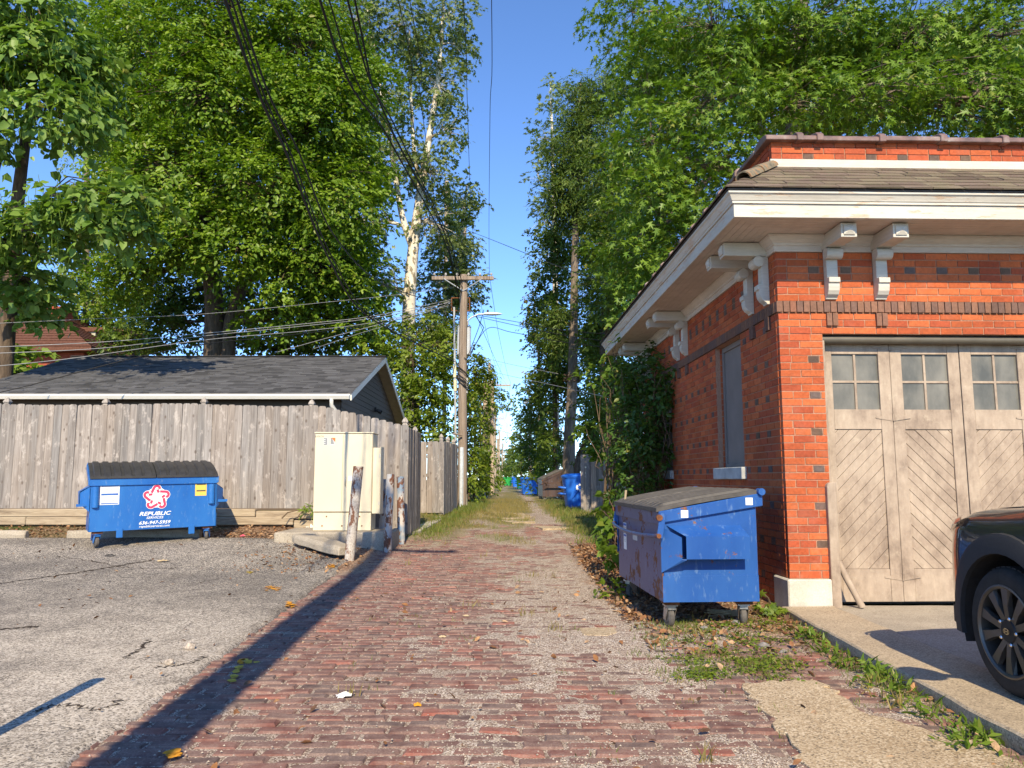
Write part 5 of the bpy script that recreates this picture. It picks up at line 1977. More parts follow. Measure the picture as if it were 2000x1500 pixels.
bd = dumpster('dumpster', (2.05, 36.6, gz(1.5, 36)), R(-84), 'dark brown dumpster with its lid sloping to the alley, beyond the blue cart', 1.6, 1.0, 0.16, 0.95, 1.42,
              'dumpster_brown', 'dumpster_brown', 'grey_plastic', group='dumpsters in the alley')
bd.location = (at(1053, 972, 36).x, 37.6, gz(1.5, 36) - 0.02)

# ------------------------------------------------------------------ wheeled alley carts
def cart(loc, rz, label, mat, s=1.0, mark=False, lid=None):
    e = empty('refuse_cart', loc, rz, label, 'cart', 'refuse carts along the alley')
    e.scale = (s, s, s)
    mb = MB()
    W, D = 1.16, 0.98
    lv = [(0.0, 0.80), (0.25, 0.85), (0.75, 0.94), (0.98, 1.0)]
    vs_, fs_ = [], []
    pts = []
    for k in range(20):      # rounded rectangle
        t = 2 * math.pi * k / 20
        cx_ = math.copysign(abs(math.cos(t)) ** 0.35, math.cos(t))
        cy_ = math.copysign(abs(math.sin(t)) ** 0.35, math.sin(t))
        pts.append((cx_, cy_))
    for z, k in lv:
        vs_ += [(p[0] * W / 2 * k, p[1] * D / 2 * k, z + 0.08) for p in pts]
    n = 20
    for i in range(len(lv) - 1):
        for k in range(n):
            fs_.append((i * n + k, i * n + (k + 1) % n, (i + 1) * n + (k + 1) % n, (i + 1) * n + k))
    fs_.append(tuple(range(n - 1, -1, -1)))
    mb.add(vs_, fs_)
    mb.obj('body', MT[mat], e, smooth=0.6)
    mb = MB()
    vs_, fs_ = [], []
    for z, k in ((1.05, 1.04), (1.10, 1.05), (1.14, 0.99), (1.18, 0.75), (1.195, 0.3)):
        vs_ += [(p[0] * W / 2 * k, p[1] * D / 2 * k, z) for p in pts]
    for i in range(4):
        for k in range(n):
            fs_.append((i * n + k, i * n + (k + 1) % n, (i + 1) * n + (k + 1) % n, (i + 1) * n + k))
    fs_.append(tuple(range(n - 1, -1, -1)))
    fs_.append(tuple(4 * n + k for k in range(n)))
    mb.add(vs_, fs_)
    mb.obj('lid', MT[lid or mat], e, smooth=0.6)
    for sx in (-1,):
        mb = MB()
        for z in (0.52, 0.72):
            mb.tube([(-W / 2 * 0.9, -0.3, z), (-W / 2 - 0.09, -0.3, z + 0.02), (-W / 2 - 0.09, 0.3, z + 0.02), (-W / 2 * 0.9, 0.3, z)], 0.035, 8)
        mb.obj('lift_bar', MT[mat], e, smooth=0.8)
    mb = MB()
    mb.tube([(-0.12, -D / 2 * 0.99, 0.95), (-0.10, -D / 2 * 0.97, 0.70), (-0.32, -D / 2 * 0.93, 0.42)], 0.012, 6)
    mb.obj('lid_strap', MT[mat], e)
    for sx in (-0.4, 0.4):
        mb = MB()
        mb.lathe([(0.01, -0.03), (0.09, -0.03), (0.1, 0), (0.09, 0.03), (0.01, 0.03)], 14, Matrix.Translation((sx, 0.28, 0.1)) @ Matrix.Rotation(math.pi / 2, 4, 'Y'))
        mb.obj('wheel', MT['rubber'], e)
    if mark:
        mc = empty('tmp')
        bpy.data.objects.remove(mc)
        cxm, czm = -0.09, 0.74
        ymk = -D / 2 * 0.985 - 0.012
        root = None
        for k in range(3):
            a0 = k * 2 * math.pi / 3 + 0.3
            mb = MB()
            arc_ = [(cxm + 0.095 * math.cos(a0 + t * 0.14), czm + 0.095 * math.sin(a0 + t * 0.14)) for t in range(10)]
            for q in band(arc_, 0.06):
                mb.prism(q, ymk - 0.004, ymk, 'y')
            ta = a0 + 9 * 0.14
            tip = (cxm + 0.095 * math.cos(ta + 0.5), czm + 0.095 * math.sin(ta + 0.5))
            mb.prism([(cxm + 0.045 * math.cos(ta), czm + 0.045 * math.sin(ta)), (cxm + 0.145 * math.cos(ta), czm + 0.145 * math.sin(ta)), tip], ymk - 0.004, ymk, 'y')
            mb.obj('recycling_arrow', MT['logo_white'], e)
    return e
bc = at(1128, 997, 24.6)
cart((bc.x + 0.12, 24.9, gz(1.5, 25) - 0.03), R(4), 'bright blue cart with white recycling arrows beside the plank fence', 'plastic_blue', 0.98, True)
def cart_at(px, py, D, label, mat, s=0.95):
    p = at(px, py, D)
    cart((p.x, D, gz(p.x, D)), R(5), label, mat, s)
cart_at(1034, 970, 46, 'narrow blue cart half covered by vines beyond the brown dumpster', 'plastic_blue', 0.9)
cart_at(1050, 965, 47.5, 'green cart hidden in vines right behind the narrow blue one', 'plastic_green', 0.95)
cart_at(1020, 959, 72, 'small bright green cart far down the alley', 'plastic_green', 1.0)
cart_at(1010, 957, 86, 'small dark blue cart farthest down the right side', 'plastic_blue', 1.0)
cart_at(992, 954, 100, 'tiny green cart at the far left end of the alley', 'plastic_green', 1.0)

# ------------------------------------------------------------------ parked dark SUV, nose to the garage door
car = empty('parked_car', (2.685, 4.30, 0.085), 0, 'black sport utility vehicle with dark alloy wheels parked facing the garage door', 'car')
CWD = 1.84
def inset(y):
    if y > 0.30:
        t = min(1.0, (y - 0.30) / 0.56)
        return 0.62 * (1 - math.sqrt(max(0.0, 1 - t ** 2.6)))
    if y < -3.0:
        t = min(1.0, (-3.0 - y) / 0.6)
        return 0.35 * (1 - math.sqrt(max(0.0, 1 - t ** 2.4)))
    return 0.0
def top(y):
    if y > -0.75:
        return 0.995 + 0.075 * (1 - ss(-0.7, 0.5, y)) - 0.17 * ss(0.36, 0.86, y)
    return 1.07
def arch_b(y, base=0.27):
    for c in (0.0, -2.67):
        if abs(y - c) < 0.425:
            return max(base, 0.34 + math.sqrt(0.425 ** 2 - (y - c) ** 2))
    return base
ysn = [0.86, 0.858, 0.85, 0.83, 0.80, 0.76, 0.71, 0.65, 0.58, 0.51, 0.45] + [0.424 * math.cos(t * math.pi / 16) for t in range(0, 17)] + [-0.46, -0.6, -0.8, -1.2, -1.7, -2.1, -2.22] + [-2.67 + 0.424 * math.cos(t * math.pi / 16) for t in range(0, 17)] + [-3.12, -3.3, -3.45, -3.55, -3.6]
def section(y):
    i, tz = inset(y), top(y)
    zb = arch_b(y)
    mid = max(zb + 0.02, 0.60)
    sh = max(mid + 0.03, 0.855)
    tz2 = min(tz, 1.1)
    if y > 0.45:
        sh = min(sh, tz2 - 0.10)
        mid = min(mid, sh - 0.05)
    pr = [(0.02, zb), (0.0, mid * 0.5 + zb * 0.5), (0.002, mid), (0.004, (mid + sh) / 2), (0.016, sh), (0.045, sh + (tz2 - sh) * 0.45), (0.11, sh + (tz2 - sh) * 0.78), (0.22, tz2 - 0.008), (0.48, tz2 + 0.022), (CWD / 2, tz2 + 0.035)]
    k = (CWD / 2 - i) / (CWD / 2)
    pts = [(CWD / 2 - (CWD / 2 - x) * k, y, z) for x, z in pr]
    return pts + [(CWD - p[0], p[1], p[2]) for p in reversed(pts[:-1])]
vs_, fs_ = [], []
for y in ysn:
    vs_ += section(y)
m = 19
for j in range(len(ysn) - 1):
    for i in range(m - 1):
        fs_.append((j * m + i, j * m + i + 1, (j + 1) * m + i + 1, (j + 1) * m + i))
fs_.append(tuple(range(m)))
fs_.append(tuple((len(ysn) - 1) * m + i for i in range(m - 1, -1, -1)))
mb = MB()
mb.add(vs_, fs_)
body = mb.obj('body', MT['car_paint'], car, smooth=0.6)
# cabin
mb = MB()
cab_s = [(-0.62, 1.06, 0.10, 0.0), (-1.25, 1.60, 0.24, 0.1), (-2.0, 1.665, 0.25, 0.1), (-2.8, 1.62, 0.25, 0.1), (-3.35, 1.12, 0.12, 0)]
vs_ = []
for y, z, ins, _ in cab_s:
    vs_ += [(0.06, y, 1.03), (ins, y, max(1.04, z - 0.06)), (ins + 0.1, y, z), (CWD / 2, y, z + 0.02), (CWD - ins - 0.1, y, z), (CWD - ins, y, max(1.04, z - 0.06)), (CWD - 0.06, y, 1.03)]
fs_ = [(j * 7 + i, j * 7 + i + 1, (j + 1) * 7 + i + 1, (j + 1) * 7 + i) for j in range(4) for i in range(6)]
mb.add(vs_, fs_)
mb.obj('cabin_glass', MT['car_glass'], car, smooth=0.5)
mb = MB()
mb.box(0.30, CWD - 0.30, -2.85, -1.3, 1.672, 1.70)
mb.obj('roof_panel', MT['car_paint'], car, bevel=0.01)
# wheel arch trim and lower cladding
def arch_trim(yc):
    mb = MB()
    vs_, fs_ = [], []
    n = 24
    for k in range(n + 1):
        t = math.pi * (-0.12 + 1.24 * k / n)
        for r_, x in ((0.415, 0.012), (0.415, -0.016), (0.50, -0.014), (0.525, -0.004), (0.53, 0.03)):
            yy = yc + r_ * math.cos(t)
            xi = inset(yy)
            vs_.append((x + xi, yy, max(0.26, 0.34 + r_ * math.sin(t) * (1.0 if r_ < 0.45 else 1.0))))
    for k in range(n):
        for i in range(4):
            fs_.append((k * 5 + i, k * 5 + i + 1, (k + 1) * 5 + i + 1, (k + 1) * 5 + i))
    mb.add(vs_, fs_)
    mb.obj('arch_trim', MT['car_cladding'], car, smooth=0.6)
arch_trim(0.0)
arch_trim(-2.67)
mb = MB()
mb.box(-0.006, 0.05, -2.2, -0.47, 0.20, 0.36)
mb.obj('sill_trim', MT['car_cladding'], car, bevel=0.01)
mb = MB()       # lower bumper
vs_, fs_ = [], []
yl = [0.47, 0.52, 0.58, 0.65, 0.71, 0.76, 0.80, 0.83, 0.85]
for y in yl:
    vs_ += [(inset(y) - 0.008, y, 0.40), (inset(y) - 0.010, y, 0.30), (inset(y) + 0.06, y - 0.05, 0.24)]
for j in range(len(yl) - 1):
    for i in range(2):
        fs_.append((j * 3 + i, j * 3 + i + 1, (j + 1) * 3 + i + 1, (j + 1) * 3 + i))
mb.add(vs_, fs_)
mb.obj('bumper_trim', MT['car_cladding'], car, smooth=0.7)
mb = MB()       # headlamp wrapping the corner
vs_, fs_ = [], []
yl = [0.40, 0.46, 0.52, 0.58, 0.65, 0.71, 0.76, 0.80]
for k, y in enumerate(yl):
    tz = top(y)
    sec = section(y)
    f = k / (len(yl) - 1)
    lo = Vector(sec[4]).lerp(Vector(sec[5]), 0.6)
    hi = Vector(sec[5]).lerp(Vector(sec[6]), 0.1 + 0.8 * math.sin(math.pi * (0.08 + 0.8 * f)))
    md = Vector(sec[5])
    vs_ += [lo + Vector((-0.02, 0.008, 0.004)), md + Vector((-0.022, 0.01, 0.014)), hi + Vector((-0.014, 0.008, 0.022))]
for k in range(len(yl) - 1):
    fs_ += [(k * 3, k * 3 + 1, k * 3 + 4, k * 3 + 3), (k * 3 + 1, k * 3 + 2, k * 3 + 5, k * 3 + 4)]
mb.add(vs_, fs_)
mb.obj('headlight', MT['lamp_glass'], car, smooth=True)
mb = MB()
mb.tube([section(y)[7] + Vector((0, 0, 0.001)) if False else Vector(section(y)[7]) + Vector((0, 0, -0.0005)) for y in (-0.6, -0.3, 0.0, 0.25, 0.42)], 0.004, 6)
mb.obj('hood_seam', MT['rim_dark'], car)
mb = MB()
mb.lathe([(0.02, -0.05), (0.10, -0.04), (0.13, 0.02), (0.12, 0.08), (0.02, 0.10)], 14, Matrix.Translation((-0.16, -0.92, 1.10)) @ Matrix.Scale(0.75, 4, (0, 0, 1)) @ Matrix.Rotation(math.pi / 2, 4, 'X'))
mir = mb.obj('mirror', MT['car_paint'], car, smooth=0.8)
mb = MB()
mb.tube([(-0.10, -0.92, 1.06), (0.06, -0.92, 1.0)], 0.03, 8)
mb.obj('mirror_arm', MT['car_cladding'], mir)
# wheels
def car_wheel(y, side):
    xo = 0.0 if side == 0 else CWD
    q = 1 if side == 0 else -1
    M = Matrix.Translation((xo, y, 0.342)) @ Matrix.Rotation(-math.pi / 2 * q, 4, 'Y')      # local +z points outwards
    e_ = MB()
    w = 0.225
    e_.lathe([(0.232, 0.0), (0.245, 0.006), (0.26, 0.004), (0.30, 0.008), (0.325, -0.006), (0.338, -0.03), (0.342, -0.06), (0.342, -w + 0.05), (0.335, -w + 0.02), (0.30, -w), (0.24, -w)], 48, M)
    ty = e_.obj('wheel', MT['rubber'], car, smooth=0.8)
    # tread blocks on the shoulder
    tb = MB()
    for k in range(46):
        t = 2 * math.pi * k / 46
        Mt = M @ Matrix.Rotation(t, 4, 'Z') @ Matrix.Translation((0.3415, 0, 0))
        tb.box(-0.006, 0.004, -0.016, 0.016, -w + 0.03, -0.035, None, Mt)
    tb.obj('tread', MT['rubber'], ty)
    e_ = MB()
    e_.lathe([(0.248, 0.0), (0.247, 0.010), (0.238, 0.012), (0.226, 0.002), (0.222, -0.03), (0.215, -0.16), (0.20, -0.17)], 48, M)
    rim = e_.obj('rim', MT['rim_paint'], ty, smooth=0.6)
    e_ = MB()
    e_.lathe([(0.21, -0.15), (0.16, -0.13), (0.15, -0.12), (0.05, -0.11), (0.001, -0.11)], 32, M)
    e_.obj('brake_disc', MT['rim_dark'], ty)
    e_ = MB()
    for k in range(5):
        for s in (-1, 1):
            a0 = 2 * math.pi * k / 5 + 0.30
            ai, ao = a0 + s * 0.22, a0 + s * 0.29
            pi_ = Vector((0.045 * math.cos(ai), 0.045 * math.sin(ai), -0.012))
            po = Vector((0.232 * math.cos(ao), 0.232 * math.sin(ao), -0.002))
            pm = pi_.lerp(po, 0.5) + Vector((0, 0, 0.004))
            d = (po - pi_).normalized()
            n_ = Vector((-d.y, d.x, 0))
            rows = []
            for p_, wd, dp in ((pi_, 0.022, 0.03), (pm, 0.023, 0.028), (po, 0.036, 0.02)):
                rows.append([p_ + n_ * wd - Vector((0, 0, dp)), p_ + n_ * wd * 0.8, p_ - n_ * wd * 0.8, p_ - n_ * wd - Vector((0, 0, dp))])
            vv = [M @ q_ for r_ in rows for q_ in r_]
            ff = []
            for j in range(2):
                for i in range(3):
                    ff.append((j * 4 + i, j * 4 + i + 1, (j + 1) * 4 + i + 1, (j + 1) * 4 + i))
            e_2 = MB()
            e_2.add(vv, ff)
            e_2.obj('spoke', MT['rim_paint'], ty)
    e_ = MB()
    e_.lathe([(0.066, -0.03), (0.066, -0.012), (0.058, -0.004), (0.045, -0.004), (0.001, -0.003)], 28, M)
    e_.obj('hub', MT['rim_dark'], ty, smooth=0.5)
    for k in range(5):
        a0 = 2 * math.pi * k / 5 + 0.30 + math.pi / 5
        e_ = MB()
        e_.lathe([(0.011, -0.03), (0.011, -0.006), (0.006, 0.0), (0.001, 0.0)], 8, M @ Matrix.Translation((0.072 * math.cos(a0), 0.072 * math.sin(a0), 0.004)))
        e_.obj('lug_nut', MT['chrome'], ty)
    if side == 0:
        e_ = MB()      # oval badge with a slanted letter
        Mb = Matrix.Translation((xo - 0.004, y, 0.342))
        N = 24
        for k in range(N):
            t0, t1 = 2 * math.pi * k / N, 2 * math.pi * (k + 1) / N
            pl = [(0.026 * math.cos(t0), 0.0165 * math.sin(t0)), (0.026 * math.cos(t1), 0.0165 * math.sin(t1)), (0.0225 * math.cos(t1), 0.013 * math.sin(t1)), (0.0225 * math.cos(t0), 0.013 * math.sin(t0))]
            e_.add([Mb @ Vector((-0.001, -a, b)) for a, b in pl], [(0, 1, 2, 3)])
        for pl in ([(-0.016, -0.011), (-0.010, -0.012), (-0.004, 0.012), (-0.010, 0.012)], [(0.006, -0.012), (0.012, -0.011), (0.017, 0.010), (0.011, 0.012)], [(-0.009, -0.003), (0.010, 0.000), (0.011, 0.004), (-0.008, 0.001)]):
            e_.add([Mb @ Vector((-0.001, -a, b)) for a, b in pl], [(0, 1, 2, 3)])
        e_.obj('badge', MT['chrome'], ty)
for y in (0.0, -2.67):
    car_wheel(y, 0)
    car_wheel(y, 1)
for yc in (0.0, -2.67):
    mb = MB()
    vs_, fs_ = [], []
    n = 20
    for k in range(n + 1):
        t = math.pi * (-0.1 + 1.2 * k / n)
        for x in (0.005, 0.36):
            vs_.append((x, yc + 0.42 * math.cos(t), 0.34 + 0.42 * math.sin(t)))
    for k in range(n):
        fs_.append((k * 2, k * 2 + 1, k * 2 + 3, k * 2 + 2))
    fs_.append(tuple(k * 2 + 1 for k in range(n + 1)))
    mb.add(vs_, fs_)
    mb.obj('wheel_well', MT['rubber'], car)

# ------------------------------------------------------------------ utility poles
def make_pole(base, top_z, r0, r1, label, mat='pole_wood', lean=(0, 0), arms=(), group='utility poles along the alley'):
    e = empty('utility_pole', base, 0, label, 'utility pole', group)
    H = top_z - base[2]
    mb = MB()
    n = 8
    mb.tube([(lean[0] * i / n + 0.01 * math.sin(i), lean[1] * i / n, -0.3 + (H + 0.3) * i / n) for i in range(n + 1)], [r0 + (r1 - r0) * i / n for i in range(n + 1)], 14)
    mb.obj('shaft', MT[mat], e, smooth=0.8)
    for (z, x0, x1, yo) in arms:
        mb = MB()
        mb.box(x0, x1, yo - 0.05, yo + 0.05, z - 0.06, z + 0.06)
        arm = mb.obj('crossarm', MT[mat], e, bevel=0.006)
        for s in (x0, x1):
            mb = MB()
            mb.tube([(s * 0.62, yo - 0.055, z - 0.03), (0.0, -0.13, z - 0.42)], 0.018, 6)
            mb.obj('brace', MT['galvanised'], arm)
        for k in range(6):
            x = x0 + 0.08 + (x1 - x0 - 0.16) * k / 5
            mb = MB()
            mb.lathe([(0.012, 0.0), (0.012, 0.04), (0.04, 0.05), (0.045, 0.075), (0.03, 0.085), (0.035, 0.105), (0.02, 0.12), (0.001, 0.12)], 10, Matrix.Translation((x, yo, z + 0.06)))
            mb.obj('insulator', MT['porcelain'], arm)
    return e

P1 = at(902, 990, 25.0)
P1.z = gz(P1.x, 25) - 0.02
p1top = at(898, 537, 25).z
arm_z = at(900, 546, 25).z
k25 = 25.2 / 1500
p1 = make_pole(P1, p1top, 0.16, 0.125, 'tall weathered utility pole with a transformer and street lamp, nearest on the left', arms=((arm_z - P1.z, -62 * k25, 60 * k25, -0.17), ))
def loc1(px, py, D=25.0):
    p = at(px, py, D)
    return Vector((p.x - P1.x, p.y - P1.y, p.z - P1.z))
# transformer can
c = loc1(896, 660)
zt, zb = loc1(896, 634).z, loc1(896, 690).z
mb = MB()
mb.lathe([(0.001, zt + 0.05), (0.10, zt + 0.04), (0.24, zt), (0.25, zt - 0.03), (0.235, zt - 0.04), (0.235, zb + 0.04), (0.245, zb + 0.03), (0.24, zb), (0.001, zb)], 24, Matrix.Translation((0.0, 0.37, 0)))
tr = mb.obj('transformer', MT['lamp_grey'], p1, smooth=0.5)
for s in (-0.12, 0.12):
    mb = MB()
    mb.lathe([(0.02, 0), (0.03, 0.03), (0.05, 0.04), (0.03, 0.06), (0.05, 0.08), (0.03, 0.1), (0.045, 0.12), (0.02, 0.16), (0.001, 0.17)], 10, Matrix.Translation((s, 0.37, zt + 0.03)))
    mb.obj('bushing', MT['porcelain'], tr, smooth=True)
# street lamp on a curved arm
mb = MB()
a0, a1, a2, a3 = loc1(906, 637), loc1(920, 622), loc1(934, 614), loc1(952, 613)
mb.tube([a0, a0.lerp(a1, 0.5) + Vector((0, 0, 0.04)), a1 + Vector((0, 0, 0.03)), a2, a3], 0.026, 8)
la = mb.obj('lamp_arm', MT['galvanised'], p1, smooth=0.9)
q0, q1 = loc1(945, 613), loc1(982, 613)
mb = MB()
L = (q1 - q0).length
prof = [(0.001, 0.0), (0.06, 0.01), (0.085, 0.10), (0.095, 0.28), (0.08, 0.42), (0.045, 0.55), (0.001, L)]
M = Matrix.Translation(q0) @ Matrix.Rotation(math.pi / 2, 4, 'Y') @ Matrix.Scale(0.62, 4, (1, 0, 0))
mb.lathe([(r_, z_ * (L / 0.62)) for r_, z_ in [(a, min(b, 0.62)) for a, b in prof]], 16, M)
lh = mb.obj('lamp_head', MT['lamp_grey'], p1, smooth=0.9)
mb = MB()
mb.cyl(q0 + Vector((0.13, 0, 0.05)), q0 + Vector((0.13, 0, 0.13)), 0.035, n=10)
mb.obj('photocell', MT['dark_trim'], lh)
# conduit, riser guards, steel brackets
mb = MB()
mb.tube([loc1(887, 600), loc1(888, 690), loc1(889, 760), loc1(889.5, 850), loc1(889.5, 985)], 0.036, 10)
mb.obj('conduit', MT['pvc_grey'], p1, smooth=0.9)
mb = MB()
b0, b1_ = loc1(900, 874), loc1(899, 992)
mb.prism([(-0.075, -0.16), (0.055, -0.16), (0.055, -0.10), (0.035, -0.215), (-0.055, -0.215), (-0.075, -0.12)], b1_.z, b0.z, 'z')
mb.obj('riser_guard', MT['galvanised'], p1, bevel=0.008)
mb = MB()
mb.tube([loc1(909, 965), loc1(909, 992)], 0.06, 10)
mb.obj('ground_cover', MT['pvc_cream'], p1, smooth=0.9)
mb = MB()
mb.tube([loc1(912, 738), loc1(911, 768)], 0.045, 10)
mb.obj('splice_case', MT['pvc_grey'], p1, smooth=0.9)
mb = MB()
for (a, b) in (((882, 582), (882, 607)), ((882, 607), (897, 607)), ((882, 582), (897, 582)), ((917, 582), (917, 607)), ((917, 607), (900, 607)), ((917, 582), (900, 582))):
    mb.tube([loc1(*a), loc1(*b)], 0.02, 6)
mb.obj('secondary_rack', MT['rust'], p1)
mb = MB()
mb.tube([loc1(884, 847, 24.6), loc1(902, 850, 24.75)], 0.03, 8)
mb.obj('standoff', MT['pole_wood'], p1)
mb = MB()
mb.tube([loc1(882, 1000, 24.5), loc1(883, 850, 24.5)], 0.022, 8)
gd = mb.obj('guy_guard', MT['pvc_green'], p1, smooth=0.9)
for (px, py, dx) in ((888, 725, -0.0), (889, 752, 0.0)):
    mb = MB()
    mb.tube([loc1(px, py - 10), loc1(px, py + 12)], 0.06, 8)
    mb.obj('cable_case', MT['pvc_cream'], p1, smooth=0.9)
# black cable tangle on the shaft
rw = random.Random(77)
for k in range(7):
    pts = []
    a0 = rw.uniform(0, 6.28)
    for i in range(9):
        z = loc1(900, 700 + i * 7 + k * 3).z
        pts.append((math.cos(a0 + i * 0.9) * (0.16 + rw.uniform(0, 0.06)), math.sin(a0 + i * 0.9) * (0.16 + rw.uniform(0, 0.05)), z))
    mb = MB()
    mb.tube(pts, 0.014, 5)
    mb.obj('cable_coil', MT['black_wire'], p1)

far_labels = ['second pole down the left side, with a side arm', 'third pole down the left side of the alley', 'fourth pole down the left side of the alley', 'fifth pole down the left side of the alley', 'last tiny pole at the far end of the alley']
for i, (px, D, ytop) in enumerate(((955, 60, 708), (967, 84, 800), (975, 110, 840), (981, 140, 865), (985, 175, 888))):
    b = at(px, 945, D)
    b.z = gz(b.x, D)
    tz = at(px, ytop, D).z
    az = at(px, ytop + (45 if i == 0 else 18), D).z
    make_pole(b, tz, 0.15, 0.11, 'weathered ' + far_labels[i], 'pole_wood_pale', arms=(((az - b.z), -0.2 if i == 0 else -1.0, 1.7 if i == 0 else 1.0, -0.15),))
for px, D, ytop, lab in ((961, 47, 742, 'bare service pole behind the second pole'), (947, 39, 745, 'bare pale service pole in front of the hedge'), (972, 96, 858, 'short bare service pole far down the lane'), (903, 52, 432, 'tall bleached pole top rising behind the sycamore'), (866, 54, 354, 'highest bleached pole top inside the sycamore crown')):
    b = at(px, 945, D)
    b.z = gz(b.x, D)
    make_pole(b, at(px, ytop, D).z, 0.15, 0.12 if ytop > 500 else 0.15, lab, 'pole_wood_pale')
b = at(1036, 945, 62)
b.z = gz(b.x, 62)
pr = make_pole(b, at(1036, 775, 62).z, 0.17, 0.13, 'brown pole with two lamp heads on the right side of the alley', 'pole_wood')
for s in (-1, 1):
    mb = MB()
    mb.lathe([(0.04, 0.0), (0.16, 0.05), (0.28, 0.25), (0.24, 0.26)], 14, Matrix.Translation((s * 0.42, -0.1, at(1036, 783, 62).z - b.z)) @ Matrix.Rotation(s * 0.8 + math.pi, 4, 'Y'))
    mb.obj('lamp_head', MT['lamp_grey'], pr, smooth=0.6)

# the pole behind the camera whose shadow lies along the alley edge
p0 = make_pole((-1.54, -0.6, 0.0), 10.9, 0.195, 0.16, 'utility pole at the alley edge casting the long shadow', arms=((10.3, -1.2, 1.2, -0.17),))

# ------------------------------------------------------------------ overhead wires
def spline(pts, n=10):
    P = [Vector(p) for p in pts]
    out = []
    for i in range(len(P) - 1):
        a, b, c, d = P[max(0, i - 1)], P[i], P[i + 1], P[min(len(P) - 1, i + 2)]
        for k in range(n):
            t = k / n
            out.append(0.5 * ((2 * b) + (c - a) * t + (2 * a - 5 * b + 4 * c - d) * t * t + (3 * b - a - 3 * c + d) * t ** 3))
    out.append(P[-1])
    return out
def wire(pts, r, mat, label, group=None, name='overhead_wire'):
    mb = MB()
    mb.tube(spline(pts, 8), r, 5)
    o = mb.obj(name, MT[mat], None, smooth=True)
    return props(o, label, 'wire', group)
A = at
wire([(-2.3, -0.6, 8.2), A(440, 0, 6.3), A(562, 305, 8.6), A(640, 500, 11), A(712, 612, 14.5), A(820, 674, 20), A(888, 706, 24.8)], 0.016, 'black_wire', 'thick black cable sagging lowest across the elm tree', 'thick cables over the lot')
wire([(-2.2, -0.6, 8.3), A(452, 0, 6.4), A(570, 305, 8.7), A(645, 495, 11), A(720, 612, 14.5), A(822, 668, 20), A(888, 702, 24.8)], 0.010, 'black_wire', 'thin black cable running beside the lowest thick one', 'thick cables over the lot')
wire([(-2.1, -0.6, 8.5), A(463, 0, 6.6), A(585, 300, 9), A(660, 470, 12), A(760, 560, 17), A(890, 600, 24.8)], 0.012, 'black_wire', 'black cable leaving the lowest pair for the transformer rack', 'thick cables over the lot')
for i, (pp_, r_, lab) in enumerate((
        ([(-1.9, -0.6, 9.4), A(625, 0, 8.5), A(763, 277, 13), A(868, 470, 21), A(900, 570, 24.8), A(945, 640, 30)], 0.017, 'thickest black cable of the bundle that meets the first pole'),
        ([(-1.8, -0.6, 9.5), A(643, 0, 8.6), A(772, 270, 13), A(872, 465, 21), A(902, 560, 24.8), A(938, 610, 25.2)], 0.010, 'second black cable of the bundle meeting the first pole'),
        ([(-1.7, -0.6, 9.6), A(679, 0, 8.8), A(778, 260, 13.2), A(876, 462, 21), A(903, 555, 24.8)], 0.014, 'third black cable of the bundle meeting the first pole'),
        ([(-1.6, -0.6, 9.6), A(693, 0, 9), A(757, 235, 12.5), A(868, 455, 21), A(897, 590, 24.8)], 0.014, 'brownish black cable on the right of the bundle'))):
    wire(pp_, r_, 'black_wire', lab, 'cable bundle to the first pole')
ax = lambda px: A(px, 540, 24.83)
wire([(-2.4, -0.6, 10.4), A(778, 0, 9.5), A(800, 200, 13.5), A(838, 420, 20), ax(848)], 0.006, 'black_wire', 'thin line to the left end of the near crossarm', 'primary lines')
wire([(-2.0, -0.6, 10.4), A(800, 0, 9.6), A(822, 200, 13.6), A(850, 400, 20), ax(866)], 0.006, 'black_wire', 'thin line to the middle left of the near crossarm', 'primary lines')
wire([(-0.6, -0.6, 10.4), A(905, 0, 9.8), A(912, 180, 14), A(919, 380, 20), ax(930)], 0.006, 'black_wire', 'thin line against the sky left of the last one', 'primary lines')
wire([(-0.2, -0.6, 10.4), A(960, 0, 9.8), A(957, 220, 14), A(955, 440, 21), ax(956)], 0.006, 'black_wire', 'thin line against the sky to the right crossarm tip', 'primary lines')
D2 = 59.8
for (a, b, lab) in ((930, 978, 'inner'), (956, 997, 'outer')):
    wire([ax(a), A(a + (b - a) * 0.45, 655, 38), A(b - 6, 730, 52), A(b, 746, D2)], 0.008, 'black_wire', f'{lab} line running on from the first to the second pole', 'lines between the far poles')
    wire([A(b, 746, D2), A(b - 6, 800, 72), A(b - 10, 818, 84)], 0.01, 'black_wire', f'{lab} line sagging beyond the second pole', 'lines between the far poles')
wire([A(912, 700, 24.8), A(935, 640, 26), A(945, 605, 25.5)], 0.012, 'black_wire', 'black cable rising from the shaft to the street lamp', 'drop cables')
wire([A(945, 640, 30), A(930, 670, 27), A(908, 708, 24.9)], 0.014, 'black_wire', 'loose black loop hanging by the transformer', 'drop cables')
wire([A(930, 615, 25), A(962, 690, 40), A(985, 740, 58)], 0.009, 'black_wire', 'black line sloping from the rack to the second pole', 'drop cables')
